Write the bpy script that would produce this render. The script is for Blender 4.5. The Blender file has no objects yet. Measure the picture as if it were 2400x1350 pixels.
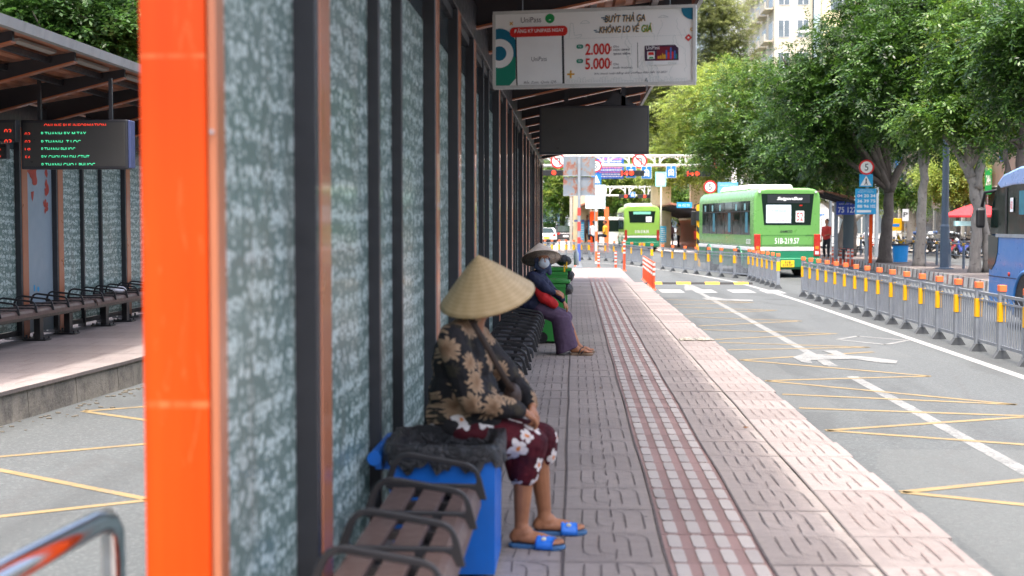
import bpy, math, random
import numpy as np
from mathutils import Vector, Matrix
random.seed(7); rng=np.random.default_rng(7)
SC=bpy.context.scene; COL=SC.collection
RAD=math.radians
# ---------------------------------------------------------------- camera, sky, sun, exposure
F=3100.; CH=1.5; FOCUS=17.0; FSTOP=2.6
PIT=math.atan(151/F); YAW=math.atan(145*math.cos(PIT)/F)
cd=bpy.data.cameras.new('camera'); cam=bpy.data.objects.new('camera',cd); COL.objects.link(cam)
cam.location=(0,0,CH); cam.rotation_euler=(math.pi/2-PIT,0,YAW)
cd.sensor_width=36; cd.lens=F/2400*36; cd.clip_start=.05; cd.clip_end=2000
cd.dof.use_dof=True; cd.dof.focus_distance=FOCUS; cd.dof.aperture_fstop=FSTOP
SC.camera=cam
SUN_EL=77; SUN_AZ=-178      # azimuth of the sun measured from +Y towards +X
w=bpy.data.worlds.new('World'); SC.world=w; w.use_nodes=True
nt=w.node_tree; bg=nt.nodes['Background']; sk=nt.nodes.new('ShaderNodeTexSky')
sk.sky_type='NISHITA'; sk.sun_disc=False; sk.sun_elevation=RAD(SUN_EL); sk.sun_rotation=RAD(SUN_AZ)
sk.dust_density=8; sk.air_density=1.0; sk.ozone_density=1
nt.links.new(sk.outputs[0],bg.inputs[0]); bg.inputs[1].default_value=.15
ld=bpy.data.lights.new('sun','SUN'); ld.energy=1.6; ld.angle=RAD(2.5); ld.color=(1,.955,.88)
sun=bpy.data.objects.new('sun',ld); COL.objects.link(sun)
sdir=Vector((math.sin(RAD(SUN_AZ))*math.cos(RAD(SUN_EL)),math.cos(RAD(SUN_AZ))*math.cos(RAD(SUN_EL)),math.sin(RAD(SUN_EL))))
sun.rotation_euler=sdir.to_track_quat('Z','Y').to_euler(); sun.location=(0,0,60)
SC.view_settings.view_transform='Standard'; SC.view_settings.look='None'; SC.view_settings.exposure=2.05; SC.view_settings.gamma=1
SC.render.engine='CYCLES'
try:
    SC.cycles.max_bounces=7; SC.cycles.use_denoising=True; SC.cycles.transparent_max_bounces=8; SC.cycles.caustics_reflective=False
except Exception: pass
# ---------------------------------------------------------------- surveying helpers (pixel of the 2400x1350 photo -> point on a plane)
cR=Vector((math.cos(YAW),math.sin(YAW),0)); cF=Vector((-math.sin(YAW)*math.cos(PIT),math.cos(YAW)*math.cos(PIT),-math.sin(PIT))); cU=cR.cross(cF)
def ray(u,v): return cR*((u-1200)/F)+cU*((675-v)/F)+cF
def G(u,v,z=0.):
    r=ray(u,v); return Vector((0,0,CH))+r*((z-CH)/r.z)
def PY(u,v,Y):
    r=ray(u,v); return Vector((0,0,CH))+r*(Y/r.y)
def s2l(c): return c/12.92 if c<=.04045 else ((c+.055)/1.055)**2.4
def hx(h,k=1.):
    h=h.lstrip('#'); return tuple(min(1,s2l(int(h[i:i+2],16)/255)*k) for i in (0,2,4))
# ---------------------------------------------------------------- materials
MATS={}
class NT:
    def __init__(s,name):
        s.m=bpy.data.materials.new(name); s.m.use_nodes=True; s.t=s.m.node_tree; s.b=s.t.nodes['Principled BSDF']; s.o=s.t.nodes['Material Output']
    def n(s,typ,**k):
        x=s.t.nodes.new('ShaderNode'+typ)
        for a,b in k.items(): setattr(x,a,b)
        return x
    def l(s,a,b): s.t.links.new(a,b)
    def v(s,x,i,val):
        if hasattr(val,'is_output') or isinstance(val,bpy.types.NodeSocket): s.l(val,x.inputs[i])
        else: x.inputs[i].default_value=val
    def math(s,op,a,b=None,c=None,clamp=False):
        x=s.n('Math',operation=op); x.use_clamp=clamp; s.v(x,0,a)
        if b is not None: s.v(x,1,b)
        if c is not None: s.v(x,2,c)
        return x.outputs[0]
    def co(s,kind='Object'): return s.n('TexCoord').outputs[kind]
    def map(s,vec,scale=(1,1,1),loc=(0,0,0),rot=(0,0,0)):
        x=s.n('Mapping'); s.l(vec,x.inputs[0]); x.inputs[1].default_value=loc; x.inputs[2].default_value=rot; x.inputs[3].default_value=scale; return x.outputs[0]
    def noise(s,vec,scale,detail=4,rough=.55,dist=0):
        x=s.n('TexNoise'); s.l(vec,x.inputs['Vector']); x.inputs['Scale'].default_value=scale; x.inputs['Detail'].default_value=detail; x.inputs['Roughness'].default_value=rough; x.inputs['Distortion'].default_value=dist; return x.outputs[0]
    def vor(s,vec,scale,feature='F1',rnd=1.,dim='3D'):
        x=s.n('TexVoronoi',feature=feature,voronoi_dimensions=dim); s.l(vec,x.inputs['Vector']); x.inputs['Scale'].default_value=scale; x.inputs['Randomness'].default_value=rnd; return x
    def ramp(s,fac,stops,interp='LINEAR'):
        x=s.n('ValToRGB'); x.color_ramp.interpolation=interp; e=x.color_ramp.elements
        while len(e)<len(stops): e.new(.5)
        for q,(p,c) in zip(e,stops):
            q.position=p; q.color=(c,c,c,1) if isinstance(c,(int,float)) else (*c,1)
        s.l(fac,x.inputs[0]); return x.outputs[0]
    def mix(s,fac,a,b,mode='MIX'):
        x=s.n('Mix',data_type='RGBA',blend_type=mode)
        for i,val in ((0,fac),(6,a),(7,b)):
            if isinstance(val,bpy.types.NodeSocket): s.l(val,x.inputs[i])
            elif i==0: x.inputs[0].default_value=val
            else: x.inputs[i].default_value=(*val,1)
        return x.outputs[2]
    def base(s,c): s.l(c,s.b.inputs['Base Color'])
    def bump(s,h,strength=.3,dist=.01):
        x=s.n('Bump'); x.inputs['Strength'].default_value=strength; x.inputs['Distance'].default_value=dist; s.l(h,x.inputs['Height']); s.l(x.outputs[0],s.b.inputs['Normal'])
def M(name,col,rough=.6,metal=0,var=.12,scale=6,bump=0,spec=None,coat=0,dirt=0,emit=0):
    if name in MATS: return MATS[name]
    if isinstance(col,str): col=hx(col)
    k=NT(name); b=k.b
    b.inputs['Roughness'].default_value=rough; b.inputs['Metallic'].default_value=metal
    if spec is not None: b.inputs['Specular IOR Level'].default_value=spec
    if coat: b.inputs['Coat Weight'].default_value=coat; b.inputs['Coat Roughness'].default_value=.08
    v=k.co()
    if var:
        nz=k.noise(v,scale,5); a=tuple(c*(1-var) for c in col); d=tuple(min(1,c*(1+var)) for c in col)
        cc=k.ramp(nz,[(.3,a),(.7,d)])
        if dirt:
            n2=k.noise(k.map(v,(1,1,.25)),scale*2.3,6,.65)
            cc=k.mix(k.ramp(n2,[(.5,0.),(.75,dirt)]),cc,(.05,.045,.04))
        k.base(cc)
        rr=k.ramp(k.noise(v,scale*3,3),[(.3,max(0,rough-.08)),(.7,min(1,rough+.1))]); k.l(rr,b.inputs['Roughness'])
        if bump: k.bump(k.noise(v,scale*8,4),bump,.01)
    else: b.inputs['Base Color'].default_value=(*col,1)
    if emit:
        b.inputs['Emission Color'].default_value=(*col,1); b.inputs['Emission Strength'].default_value=emit
    MATS[name]=k.m; return k.m
# ---------------------------------------------------------------- mesh builder
class MB:
    def __init__(s): s.v=[]; s.f=[]
    def add(s,vs,fs):
        n=len(s.v); s.v.extend([tuple(p) for p in vs]); s.f.extend([tuple(i+n for i in f) for f in fs]); return s
    def box(s,x0,x1,y0,y1,z0,z1):
        return s.add([(x0,y0,z0),(x1,y0,z0),(x1,y1,z0),(x0,y1,z0),(x0,y0,z1),(x1,y0,z1),(x1,y1,z1),(x0,y1,z1)],[(0,3,2,1),(4,5,6,7),(0,1,5,4),(1,2,6,5),(2,3,7,6),(3,0,4,7)])
    def bar(s,p,q,wd,ht,up=(0,0,1)):
        p=Vector(p);q=Vector(q);d=(q-p).normalized();u=Vector(up)
        if abs(d.dot(u))>.99: u=Vector((0,1,0))
        r=d.cross(u).normalized();u=r.cross(d)
        vs=[]
        for c in (p,q):
            for a,b in ((-1,-1),(1,-1),(1,1),(-1,1)): vs.append(c+r*(a*wd/2)+u*(b*ht/2))
        return s.add(vs,[(0,1,2,3),(7,6,5,4),(0,4,5,1),(1,5,6,2),(2,6,7,3),(3,7,4,0)])
    def prism(s,poly,axis,a,b):
        n=len(poly)
        def P(t,c): return {'x':(c,t[0],t[1]),'y':(t[0],c,t[1]),'z':(t[0],t[1],c)}[axis]
        return s.add([P(t,a) for t in poly]+[P(t,b) for t in poly],[tuple(range(n))[::-1],tuple(range(n,2*n))]+[(i,(i+1)%n,n+(i+1)%n,n+i) for i in range(n)])
    def tube(s,pts,r,seg=10,cap=True,closed=False,flat=1.,up=None):
        pts=[Vector(p) for p in pts]; n=len(pts)
        if isinstance(r,(int,float)): r=[r]*n
        rings=[];pu=None
        for i,p in enumerate(pts):
            if closed: d=pts[(i+1)%n]-pts[i-1]
            else: d=pts[min(i+1,n-1)]-pts[max(i-1,0)]
            d.normalize()
            if pu is None:
                u=Vector(up) if up else (Vector((0,0,1)) if abs(d.z)<.9 else Vector((1,0,0)))
            else: u=pu
            a=d.cross(u).normalized(); u=a.cross(d).normalized(); pu=u
            rings.append([p+a*(math.cos(t)*r[i])+u*(math.sin(t)*r[i]*flat) for t in [2*math.pi*j/seg for j in range(seg)]])
        vs=[q for g in rings for q in g]; fs=[]
        for i in range(n if closed else n-1):
            k=(i+1)%n
            for j in range(seg): fs.append((i*seg+j,i*seg+(j+1)%seg,k*seg+(j+1)%seg,k*seg+j))
        if cap and not closed: fs.append(tuple(range(seg))[::-1]); fs.append(tuple((n-1)*seg+j for j in range(seg)))
        return s.add(vs,fs)
    def cyl(s,p,q,r,seg=16): return s.tube([p,q],r,seg)
    def lathe(s,prof,c=(0,0,0),seg=24,rot=None):
        vs=[];n=len(prof);fs=[];c=Vector(c)
        for (r,z) in prof:
            for j in range(seg):
                t=2*math.pi*j/seg;p=Vector((r*math.cos(t),r*math.sin(t),z))
                if rot is not None: p=rot@p
                vs.append(p+c)
        for i in range(n-1):
            for j in range(seg): fs.append((i*seg+j,i*seg+(j+1)%seg,(i+1)*seg+(j+1)%seg,(i+1)*seg+j))
        if prof[0][0]>1e-4: fs.append(tuple(range(seg))[::-1])
        if prof[-1][0]>1e-4: fs.append(tuple((n-1)*seg+j for j in range(seg)))
        return s.add(vs,fs)
    def ell(s,c,r,seg=14,rings=9,rot=None):
        prof=[(math.cos(a),math.sin(a)) for a in [-math.pi/2+math.pi*i/(rings-1) for i in range(rings)]]
        vs=[];fs=[];c=Vector(c)
        for (a,z) in prof:
            for j in range(seg):
                t=2*math.pi*j/seg;p=Vector((max(a,.001)*math.cos(t)*r[0],max(a,.001)*math.sin(t)*r[1],z*r[2]))
                if rot is not None: p=rot@p
                vs.append(p+c)
        for i in range(rings-1):
            for j in range(seg): fs.append((i*seg+j,i*seg+(j+1)%seg,(i+1)*seg+(j+1)%seg,(i+1)*seg+j))
        fs.append(tuple(range(seg))[::-1]); fs.append(tuple((rings-1)*seg+j for j in range(seg)))
        return s.add(vs,fs)
    def cap(s,p,q,r0,r1,seg=12,flat=1.,up=None):   # tapered capsule
        p=Vector(p);q=Vector(q);d=(q-p).normalized();pts=[];rs=[]
        for a in (80,55,30): pts.append(p-d*r0*math.sin(RAD(a)));rs.append(r0*math.cos(RAD(a)))
        pts+=[p,q];rs+=[r0,r1]
        for a in (30,55,80): pts.append(q+d*r1*math.sin(RAD(a)));rs.append(r1*math.cos(RAD(a)))
        return s.tube(pts,rs,seg,flat=flat,up=up)
    def xf(s,m):
        s.v=[tuple(m@Vector(p)) for p in s.v]; return s
    def build(s,name,mat,parent=None,smooth=False,bev=0,W=False,remesh=0,sub=0,disp=None,auto=None):
        me=bpy.data.meshes.new(name)
        vs=s.v
        if W and parent is not None:
            im=rootmat(parent).inverted(); vs=[tuple(im@Vector(p)) for p in vs]
        me.from_pydata(vs,[],s.f); me.validate(); me.update()
        if smooth: me.polygons.foreach_set('use_smooth',[True]*len(me.polygons))
        if mat is not None: me.materials.append(mat)
        o=bpy.data.objects.new(name,me); COL.objects.link(o)
        if parent is not None: o.parent=parent
        if remesh:
            r=o.modifiers.new('r','REMESH'); r.mode='VOXEL'; r.voxel_size=remesh; r.use_smooth_shade=True
            q=o.modifiers.new('s','SMOOTH'); q.factor=.6; q.iterations=4
        if sub:
            q=o.modifiers.new('u','SUBSURF'); q.levels=q.render_levels=sub
        if bev:
            q=o.modifiers.new('b','BEVEL'); q.width=bev; q.segments=3 if bev>.02 else 2; q.limit_method='ANGLE'; q.angle_limit=RAD(40)
            if bev>.02: me.polygons.foreach_set('use_smooth',[True]*len(me.polygons)); q.harden_normals=True
        if disp:
            tx=bpy.data.textures.new('wrinkle','CLOUDS'); tx.noise_scale=disp[1]; tx.noise_depth=2
            q=o.modifiers.new('d','DISPLACE'); q.texture=tx; q.strength=disp[0]; q.mid_level=.5
        return o
def rootmat(o):
    m=Matrix.LocRotScale(o.location,o.rotation_euler,o.scale)
    return rootmat(o.parent)@m if o.parent else m
def tag(o,label,cat,group=None,kind=None):
    o['label']=label; o['category']=cat
    if group: o['group']=group
    if kind: o['kind']=kind
    return o
def thing(name,label,cat,loc=(0,0,0),rz=0,group=None):
    o=bpy.data.objects.new(name,None); COL.objects.link(o); o.location=loc; o.rotation_euler=(0,0,rz); o.empty_display_size=.2
    return tag(o,label,cat,group)
def struct(o): o['kind']='structure'; return o
def dup(root,loc,rz=None,label=None):
    def cp(o,par):
        c=o.copy(); COL.objects.link(c)
        if par is not None: c.parent=par
        for ch in o.children: cp(ch,c)
        return c
    r=cp(root,None); r.location=loc
    if rz is not None: r.rotation_euler=(0,0,rz)
    if label: r['label']=label
    return r
def frame(o,x,n=(0,-1,0),up=(0,0,1)):
    """matrix taking text/flat x,y,z(out) to world: x right, y up, z toward viewer n"""
    n=Vector(n).normalized(); x=Vector(x).normalized(); u=n.cross(x)
    return Matrix(((x.x,u.x,n.x,o[0]),(x.y,u.y,n.y,o[1]),(x.z,u.z,n.z,o[2]),(0,0,0,1)))
def T(txt,fr,x,y,wd,ht,mat,parent,name='lettering',bold=0,shear=0,z=.003,W=True,ext=.0008,sp=1.):
    """text fitted into the rectangle x..x+wd, y..y+ht of frame fr"""
    c=bpy.data.curves.new('t','FONT'); c.body=txt; c.size=1; c.offset=bold; c.shear=shear; c.resolution_u=3; c.space_character=sp; c.extrude=.0
    o=bpy.data.objects.new('t',c); COL.objects.link(o)
    dg=bpy.context.evaluated_depsgraph_get(); me=bpy.data.meshes.new_from_object(o.evaluated_get(dg)); bpy.data.objects.remove(o); bpy.data.curves.remove(c)
    n=len(me.vertices)
    if n==0: return None
    a=np.empty(n*3); me.vertices.foreach_get('co',a); a=a.reshape(-1,3)
    mn=a.min(0);mx=a.max(0); sc=[(wd/(mx[0]-mn[0])),(ht/(mx[1]-mn[1]))]
    a[:,0]=(a[:,0]-mn[0])*sc[0]+x; a[:,1]=(a[:,1]-mn[1])*sc[1]+y; a[:,2]=z
    m=fr
    if W and parent is not None: m=rootmat(parent).inverted()@fr
    m=np.array(m); a=a@m[:3,:3].T+m[:3,3]
    me.vertices.foreach_set('co',a.ravel()); me.update(); me.materials.clear(); me.materials.append(mat); me.name=name
    o=bpy.data.objects.new(name,me); COL.objects.link(o)
    if parent is not None: o.parent=parent
    return o
def flat(mb,fr,poly,z=.002,th=.0):
    """flat polygon in frame coordinates added to mb (world)"""
    pts=[fr@Vector((p[0],p[1],z)) for p in poly]
    mb.add(pts,[tuple(range(len(pts)))]); return mb
def rect(x0,y0,x1,y1): return [(x0,y0),(x1,y0),(x1,y1),(x0,y1)]
def circ(cx,cy,r,n=28,a0=0,a1=360): return [(cx+r*math.cos(RAD(a0+(a1-a0)*i/n)),cy+r*math.sin(RAD(a0+(a1-a0)*i/n))) for i in range(n+(0 if a1-a0==360 else 1))]
def ring(mb,fr,cx,cy,r0,r1,z=.002,n=32,a0=0,a1=360):
    for i in range(n):
        t0=RAD(a0+(a1-a0)*i/n);t1=RAD(a0+(a1-a0)*(i+1)/n)
        flat(mb,fr,[(cx+r0*math.cos(t0),cy+r0*math.sin(t0)),(cx+r1*math.cos(t0),cy+r1*math.sin(t0)),(cx+r1*math.cos(t1),cy+r1*math.sin(t1)),(cx+r0*math.cos(t1),cy+r0*math.sin(t1))],z)
# ---------------------------------------------------------------- common materials
DARK=M('dark_metal',hx('#303136',.9),.42,0,.1,5,coat=.15)
BROWN=M('copper_brown_metal',hx('#b4704f',.95),.34,.15,.07,1.5,coat=.3)
STEELG=M('grey_paint_metal',hx('#8d959b',1),.45,0,.12,5,dirt=.25)
WHITE=M('white_paint','#e6e6e2',.5,0,.05,3,dirt=.12)
BLACK=M('black_plastic','#1b1b1d',.45,0,.1,9)
RUBBER=M('rubber','#141414',.8,0,.1,9)
ORANGECAP=M('orange_plastic',hx('#f0703a',1),.5,0,.1,8)
YELREF=M('yellow_reflector',hx('#f0b400',.95),.5,0,.08,8)
REDP=M('red_paint',hx('#d8262a',1),.45,0,.05,5)
WHITEP=M('sign_white','#e9ebea',.45,0,.04,5)
BLUEP=M('sign_blue',hx('#1577c8',1),.45,0,.08,5)
LBLUE=M('sign_light_blue',hx('#2c9fd4',1),.45,0,.08,5)
BLACKP=M('sign_black','#20242a',.5,0,0)
BUSG=M('bus_window_glass',(.003,.014,.010),.1,0,.5,.9,spec=.3)
GLASSD=M('dark_tinted_glass',(.008,.018,.014),.12,0,0,spec=.35)
SKIN=M('skin',hx('#a8714f',.85),.55,0,.12,14)
# ================================================================ ground
def asphalt():
    k=NT('asphalt'); v=k.co()
    big=k.noise(k.map(v,(1,.18,1)),.9,5,.6); mid=k.noise(v,3.,6,.65); fine=k.noise(v,160,3,.7); spk=k.vor(v,90).outputs['Distance']
    c=k.ramp(big,[(.3,(.041,.048,.051)),(.7,(.055,.064,.067))])
    c=k.mix(k.ramp(mid,[(.42,0.),(.7,.45)]),c,(.045,.05,.052))
    c=k.mix(k.ramp(fine,[(.35,.0),(.75,.5)]),c,(.12,.127,.127))
    agg=k.vor(v,26.); c=k.mix(k.ramp(agg.outputs['Distance'],[(.12,.55),(.42,0.)]),c,(.13,.137,.138)); c=k.mix(k.ramp(k.noise(v,17,5,.75),[(.5,0.),(.66,.6)]),c,(.036,.04,.042))
    rp=k.noise(k.map(v,(.5,.16,1)),1.1,4,.6,.6); c=k.mix(k.ramp(rp,[(.54,0.),(.6,.5)]),c,(.04,.044,.045))
    c=k.mix(k.ramp(spk,[(.0,.5),(.28,0.)]),c,(.028,.029,.031))
    cr=k.vor(k.map(v,(1,.6,1)),.55,'DISTANCE_TO_EDGE').outputs['Distance']
    c=k.mix(k.ramp(k.math('ADD',cr,k.math('MULTIPLY',k.noise(v,9,4),.03)),[(.018,.35),(.026,0.)]),c,(.05,.05,.05))
    tr=k.n('SeparateXYZ'); k.l(v,tr.inputs[0]); tx=k.math('SINE',k.math('MULTIPLY',k.math('ADD',tr.outputs[0],k.math('MULTIPLY',k.noise(k.map(v,(1,.1,1)),1.,2),.5)),3.6))
    c=k.mix(k.math('MULTIPLY',k.ramp(tx,[(.35,0.),(.95,.55)]),k.ramp(k.noise(k.map(v,(2,.12,1)),1.3,4),[(.35,.1),(.7,1.)])),c,(.032,.035,.036))
    oil=k.vor(v,.42); c=k.mix(k.ramp(k.math('ADD',oil.outputs['Distance'],k.math('MULTIPLY',k.noise(v,5,5),.16)),[(.12,.7),(.24,0.)]),c,(.025,.026,.027))
    pt=k.n('TexVoronoi',feature='F1',distance='CHEBYCHEV'); k.l(k.map(v,(.55,.16,1)),pt.inputs['Vector']); pt.inputs['Scale'].default_value=1.; ps=k.n('SeparateXYZ'); k.l(pt.outputs['Color'],ps.inputs[0]); c=k.mix(k.ramp(ps.outputs[0],[(.72,0.),(.73,.4)],'CONSTANT'),c,(.082,.088,.088))
    k.base(c); k.b.inputs['Roughness'].default_value=.8; k.bump(k.math('ADD',fine,spk),.5,.004); return k.m
ASPH=asphalt()
gm=MB(); N=24
xs=[-400,-60,-20,20,60,400]; ys=[-40,0,60,140,300,900]
for a in range(5):
    for b in range(5): gm.add([(xs[a],ys[b],-.3),(xs[a+1],ys[b],-.3),(xs[a+1],ys[b+1],-.3),(xs[a],ys[b+1],-.3)],[(0,1,2,3)])
struct(gm.build('road',ASPH))
def paint(name,col,wear=.45):
    k=NT(name); v=k.co(); c=k.ramp(k.noise(v,5,5),[(.3,tuple(x*.75 for x in col)),(.7,col)])
    wn=k.noise(v,38,6,.75); wn2=k.noise(v,4,4,.6)
    t=k.math('ADD',wn,k.math('MULTIPLY',wn2,.5))
    c=k.mix(k.ramp(t,[(.95-wear*.4,0.),(1.06-wear*.4,.85)]),c,(.08,.085,.086)); k.base(c); k.b.inputs['Roughness'].default_value=.7; return k.m
WL=paint('worn_white_paint',(.20,.205,.2),.6); WL2=paint('white_road_paint',(.28,.285,.28),.42); YL=paint('worn_yellow_paint',(.215,.155,.068),.35)
def strip(mb,pts,wd,z):
    for (x0,y0),(x1,y1) in zip(pts,pts[1:]):
        d=Vector((x1-x0,y1-y0)).normalized(); n=Vector((-d.y,d.x))*wd/2
        mb.add([(x0+n.x,y0+n.y,z),(x0-n.x,y0-n.y,z),(x1-n.x,y1-n.y,z),(x1+n.x,y1+n.y,z)],[(3,2,1,0)])
# lane lines
m=MB(); strip(m,[(3.28,3),(3.28,15.7)],.13,-.2985); strip(m,[(3.28,16.8),(3.29,39.5)],.13,-.2985); struct(m.build('lane_line',WL))
m=MB(); strip(m,[(5.27,6),(5.27,30),(5.2,36),(5.0,41),(4.4,46),(3.4,52),(2.2,58),(1.0,61),(-3,62)],.14,-.2985); struct(m.build('edge_line',WL2))
m=MB()
for y0,x0,x1 in ((34.6,2.3,2.9),(34.6,3.2,3.75),(34.6,4.15,4.75),(34.4,5.0,5.5)): m.add([(x0,y0,-.2965),(x1,y0,-.2965),(x1,y0+1.6,-.2965),(x0,y0+1.6,-.2965)],[(0,1,2,3)])
struct(m.build('road_marking',WL2))
def zig(L,R,y0,n,p,ph,z):
    m=MB(); pts=[]
    for i in range(n): pts+=[(L,y0+i*p),(R,y0+i*p+p/2)]
    strip(m,pts,.075,z); return m
zz_=MB()
for p_ in (((2.2,3.6),(4.5,4.9)),((2.2,6.25),(4.5,4.9)),((2.2,6.25),(4.6,7.6)),((2.2,8.9),(4.6,7.6)),((2.2,8.9),(4.55,10.05)),((2.2,11.55),(4.5,10.5)),((2.2,11.55),(4.3,12.5)),((2.2,12.95),(4.3,12.5)),((2.2,14.),(4.4,13.3)),((2.2,15.2),(4.4,13.3)),((2.2,15.2),(4.2,15.75)),((2.2,17.5),(4.2,15.75)),((2.2,17.5),(4.2,18.7)),((2.2,18.9),(4.3,19.4)),((2.2,20.1),(4.3,19.4)),((2.2,20.6),(4.3,21.8)),((2.2,22.5),(4.2,21.8)),((2.2,23.3),(4.2,24.6)),((2.2,25.6),(4.2,24.6)),((2.2,26.3),(4.2,27.6)),((2.2,28.6),(4.2,27.6)),((2.2,29.4),(4.1,30.4)),((2.2,31.4),(4.1,30.4))):
    strip(zz_,p_,.085,-.2965)
struct(zz_.build('zigzag_line',YL))
struct(zig(-2.75,-4.7,3.1,16,2.66,0,-.2965).build('zigzag_line',YL))
# turn arrow on the road
def arrow(ox,oy,s,fl=1):
    m=MB(); z=-.2945
    P=lambda q:[(ox+fl*a*s,oy+b*s,z) for a,b in q]
    m.add(P([(-.1,-1.6),(.1,-1.6),(.12,.6),(-.12,.6)]),[(0,1,2,3)])
    m.add(P([(-.42,.6),(.42,.6),(0,1.9)]),[(0,1,2)])
    m.add(P([(-.12,-.7),(-.12,-.3),(-.7,.0),(-.7,-.35)]),[(0,1,2,3)]); m.add(P([(-.6,.35),(-.6,-.65),(-1.1,-.3)]),[(0,1,2)])
    return m
def gp(mb,pts,z=-.2945):
    mb.add([tuple(G(u,v,-.3).xy)+(z,) for u,v in pts],[tuple(range(len(pts)))]); return mb
m=MB(); gp(m,[(1858,838),(1893,826),(1908,830),(1900,846),(1905,853),(1880,850)]); gp(m,[(1896,831),(1962,832),(2040,838),(2104,846),(2100,853),(2065,851),(2000,842),(1896,845)],-.2940); gp(m,[(1925,822),(1960,822),(1984,833),(1962,834)],-.2935); gp(m,[(1915,846),(1945,846),(1952,856),(1932,858)],-.2935); struct(m.build('arrow_marking',WL))
m=MB(); gp(m,[(1603,672),(1622,668),(1648,679),(1640,686),(1622,680),(1606,682)]); gp(m,[(1645,699),(1672,696),(1700,701),(1765,703),(1764,706),(1700,705),(1655,703)]); struct(m.build('arrow_marking',WL))
m=MB(); q4=[tuple(G(u,v,-.3).xy) for u,v in ((1963,796),(2010,788),(2128,798),(2075,808),(1963,796))]; strip(m,q4,.09,-.2965); struct(m.build('road_marking',WL))
# low speed bump with yellow blocks
sb=thing('speed_bump','black rubber speed bump with yellow blocks across the bus lane','speed bump',(3.9,39.6,-.3))
MB().prism([(-.2,0),(.2,0),(.1,.05),(-.1,.05)],'x',1.9,5.3).build('body',RUBBER,sb).location=(-3.9,0,0)
for i in range(4):
    b=MB().prism([(-.205,.004),(.205,.004),(.105,.056),(-.105,.056)],'x',2.2+i*.85,2.62+i*.85).build('yellow_block',YELREF,sb); b.location=(-3.9,0,0)
# ================================================================ platforms
def paver(name,cA,cB,grain=1.):
    k=NT(name); v=k.co()
    c=k.ramp(k.noise(v,2.2,6,.6),[(.3,cA),(.72,cB)]); isl_=k.n('NewGeometry').outputs['Random Per Island']; c=k.mix(k.ramp(isl_,[(0.,.32),(.5,0.),(1.,0.)]),c,tuple(x*.55 for x in cA)); c=k.mix(k.ramp(isl_,[(.6,0.),(1.,.3)]),c,tuple(min(1,x*1.35) for x in cB))
    g=k.noise(k.map(v,(6,75,1)),1.6,3,.6,1.2); c=k.mix(k.ramp(g,[(.42,.42*grain),(.52,0.)]),c,tuple(x*.5 for x in cA))
    sp=k.noise(v,220,2,.7); c=k.mix(k.ramp(sp,[(.3,.3),(.6,0.)]),c,tuple(x*1.5 for x in cB))
    st=k.noise(v,1.1,7,.7); c=k.mix(k.ramp(st,[(.5,0.),(.8,.45)]),c,(.09,.08,.08))
    dt=k.vor(v,2.3); c=k.mix(k.ramp(k.math('ADD',dt.outputs['Distance'],k.math('MULTIPLY',k.noise(v,30,3),.03)),[(.035,.8),(.05,0.)]),c,(.05,.045,.045))
    k.base(c); k.b.inputs['Roughness'].default_value=.78; k.bump(k.math('ADD',g,sp),.35,.004); return k.m
PG=paver('grey_paver',(.235,.203,.188),(.31,.272,.253)); PP=paver('pink_paver',(.178,.15,.143),(.235,.203,.194)); PT=paver('tactile_base',(.215,.135,.122),(.27,.178,.165),.35)
PB=paver('tactile_bar',(.33,.302,.285),(.40,.37,.35),.3)
GRV=M('joint_dark',(.095,.08,.078),.9,0,.3,20); GRVR=M('joint_red',(.16,.115,.105),.9,0,.3,20)
def stained(name,a,b,dark=.5):
    k=NT(name); v=k.co(); c=k.ramp(k.noise(v,3,6,.6),[(.3,a),(.7,b)])
    d=k.noise(k.map(v,(1,.9,.6)),3.2,7,.72,1.4); c=k.mix(k.ramp(d,[(.46,0.),(.62,dark)]),c,(.05,.05,.055))
    c=k.mix(k.ramp(k.noise(v,60,3),[(.4,0.),(.8,.35)]),c,(.45,.43,.4)); k.base(c); k.b.inputs['Roughness'].default_value=.85; k.bump(k.noise(v,25,6,.7),.6,.02); return k.m
KERB=stained('kerb_concrete',(.2,.185,.155),(.3,.275,.235),.6)
YA,YB=-3.,34.
pf=thing('platform','red and grey paved bus platform with a tactile strip','platform',(0,0,0)); pf['kind']='structure'; del pf['category']; del pf['label']
MB().box(-1.15,1.775,YA,YB,-.34,-.035).build('kerb',KERB,pf)
SL=[(-1.15,-.965),(-.965,-.505),(-.505,-.042),(-.042,.42),(.87,1.335),(1.335,1.8)]
g=MB();pk=MB();gr=MB();grr=MB();rr=random.Random(3)
y=YA;py=.55
def jit(a): return (rr.random()-.5)*a
i=0
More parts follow.
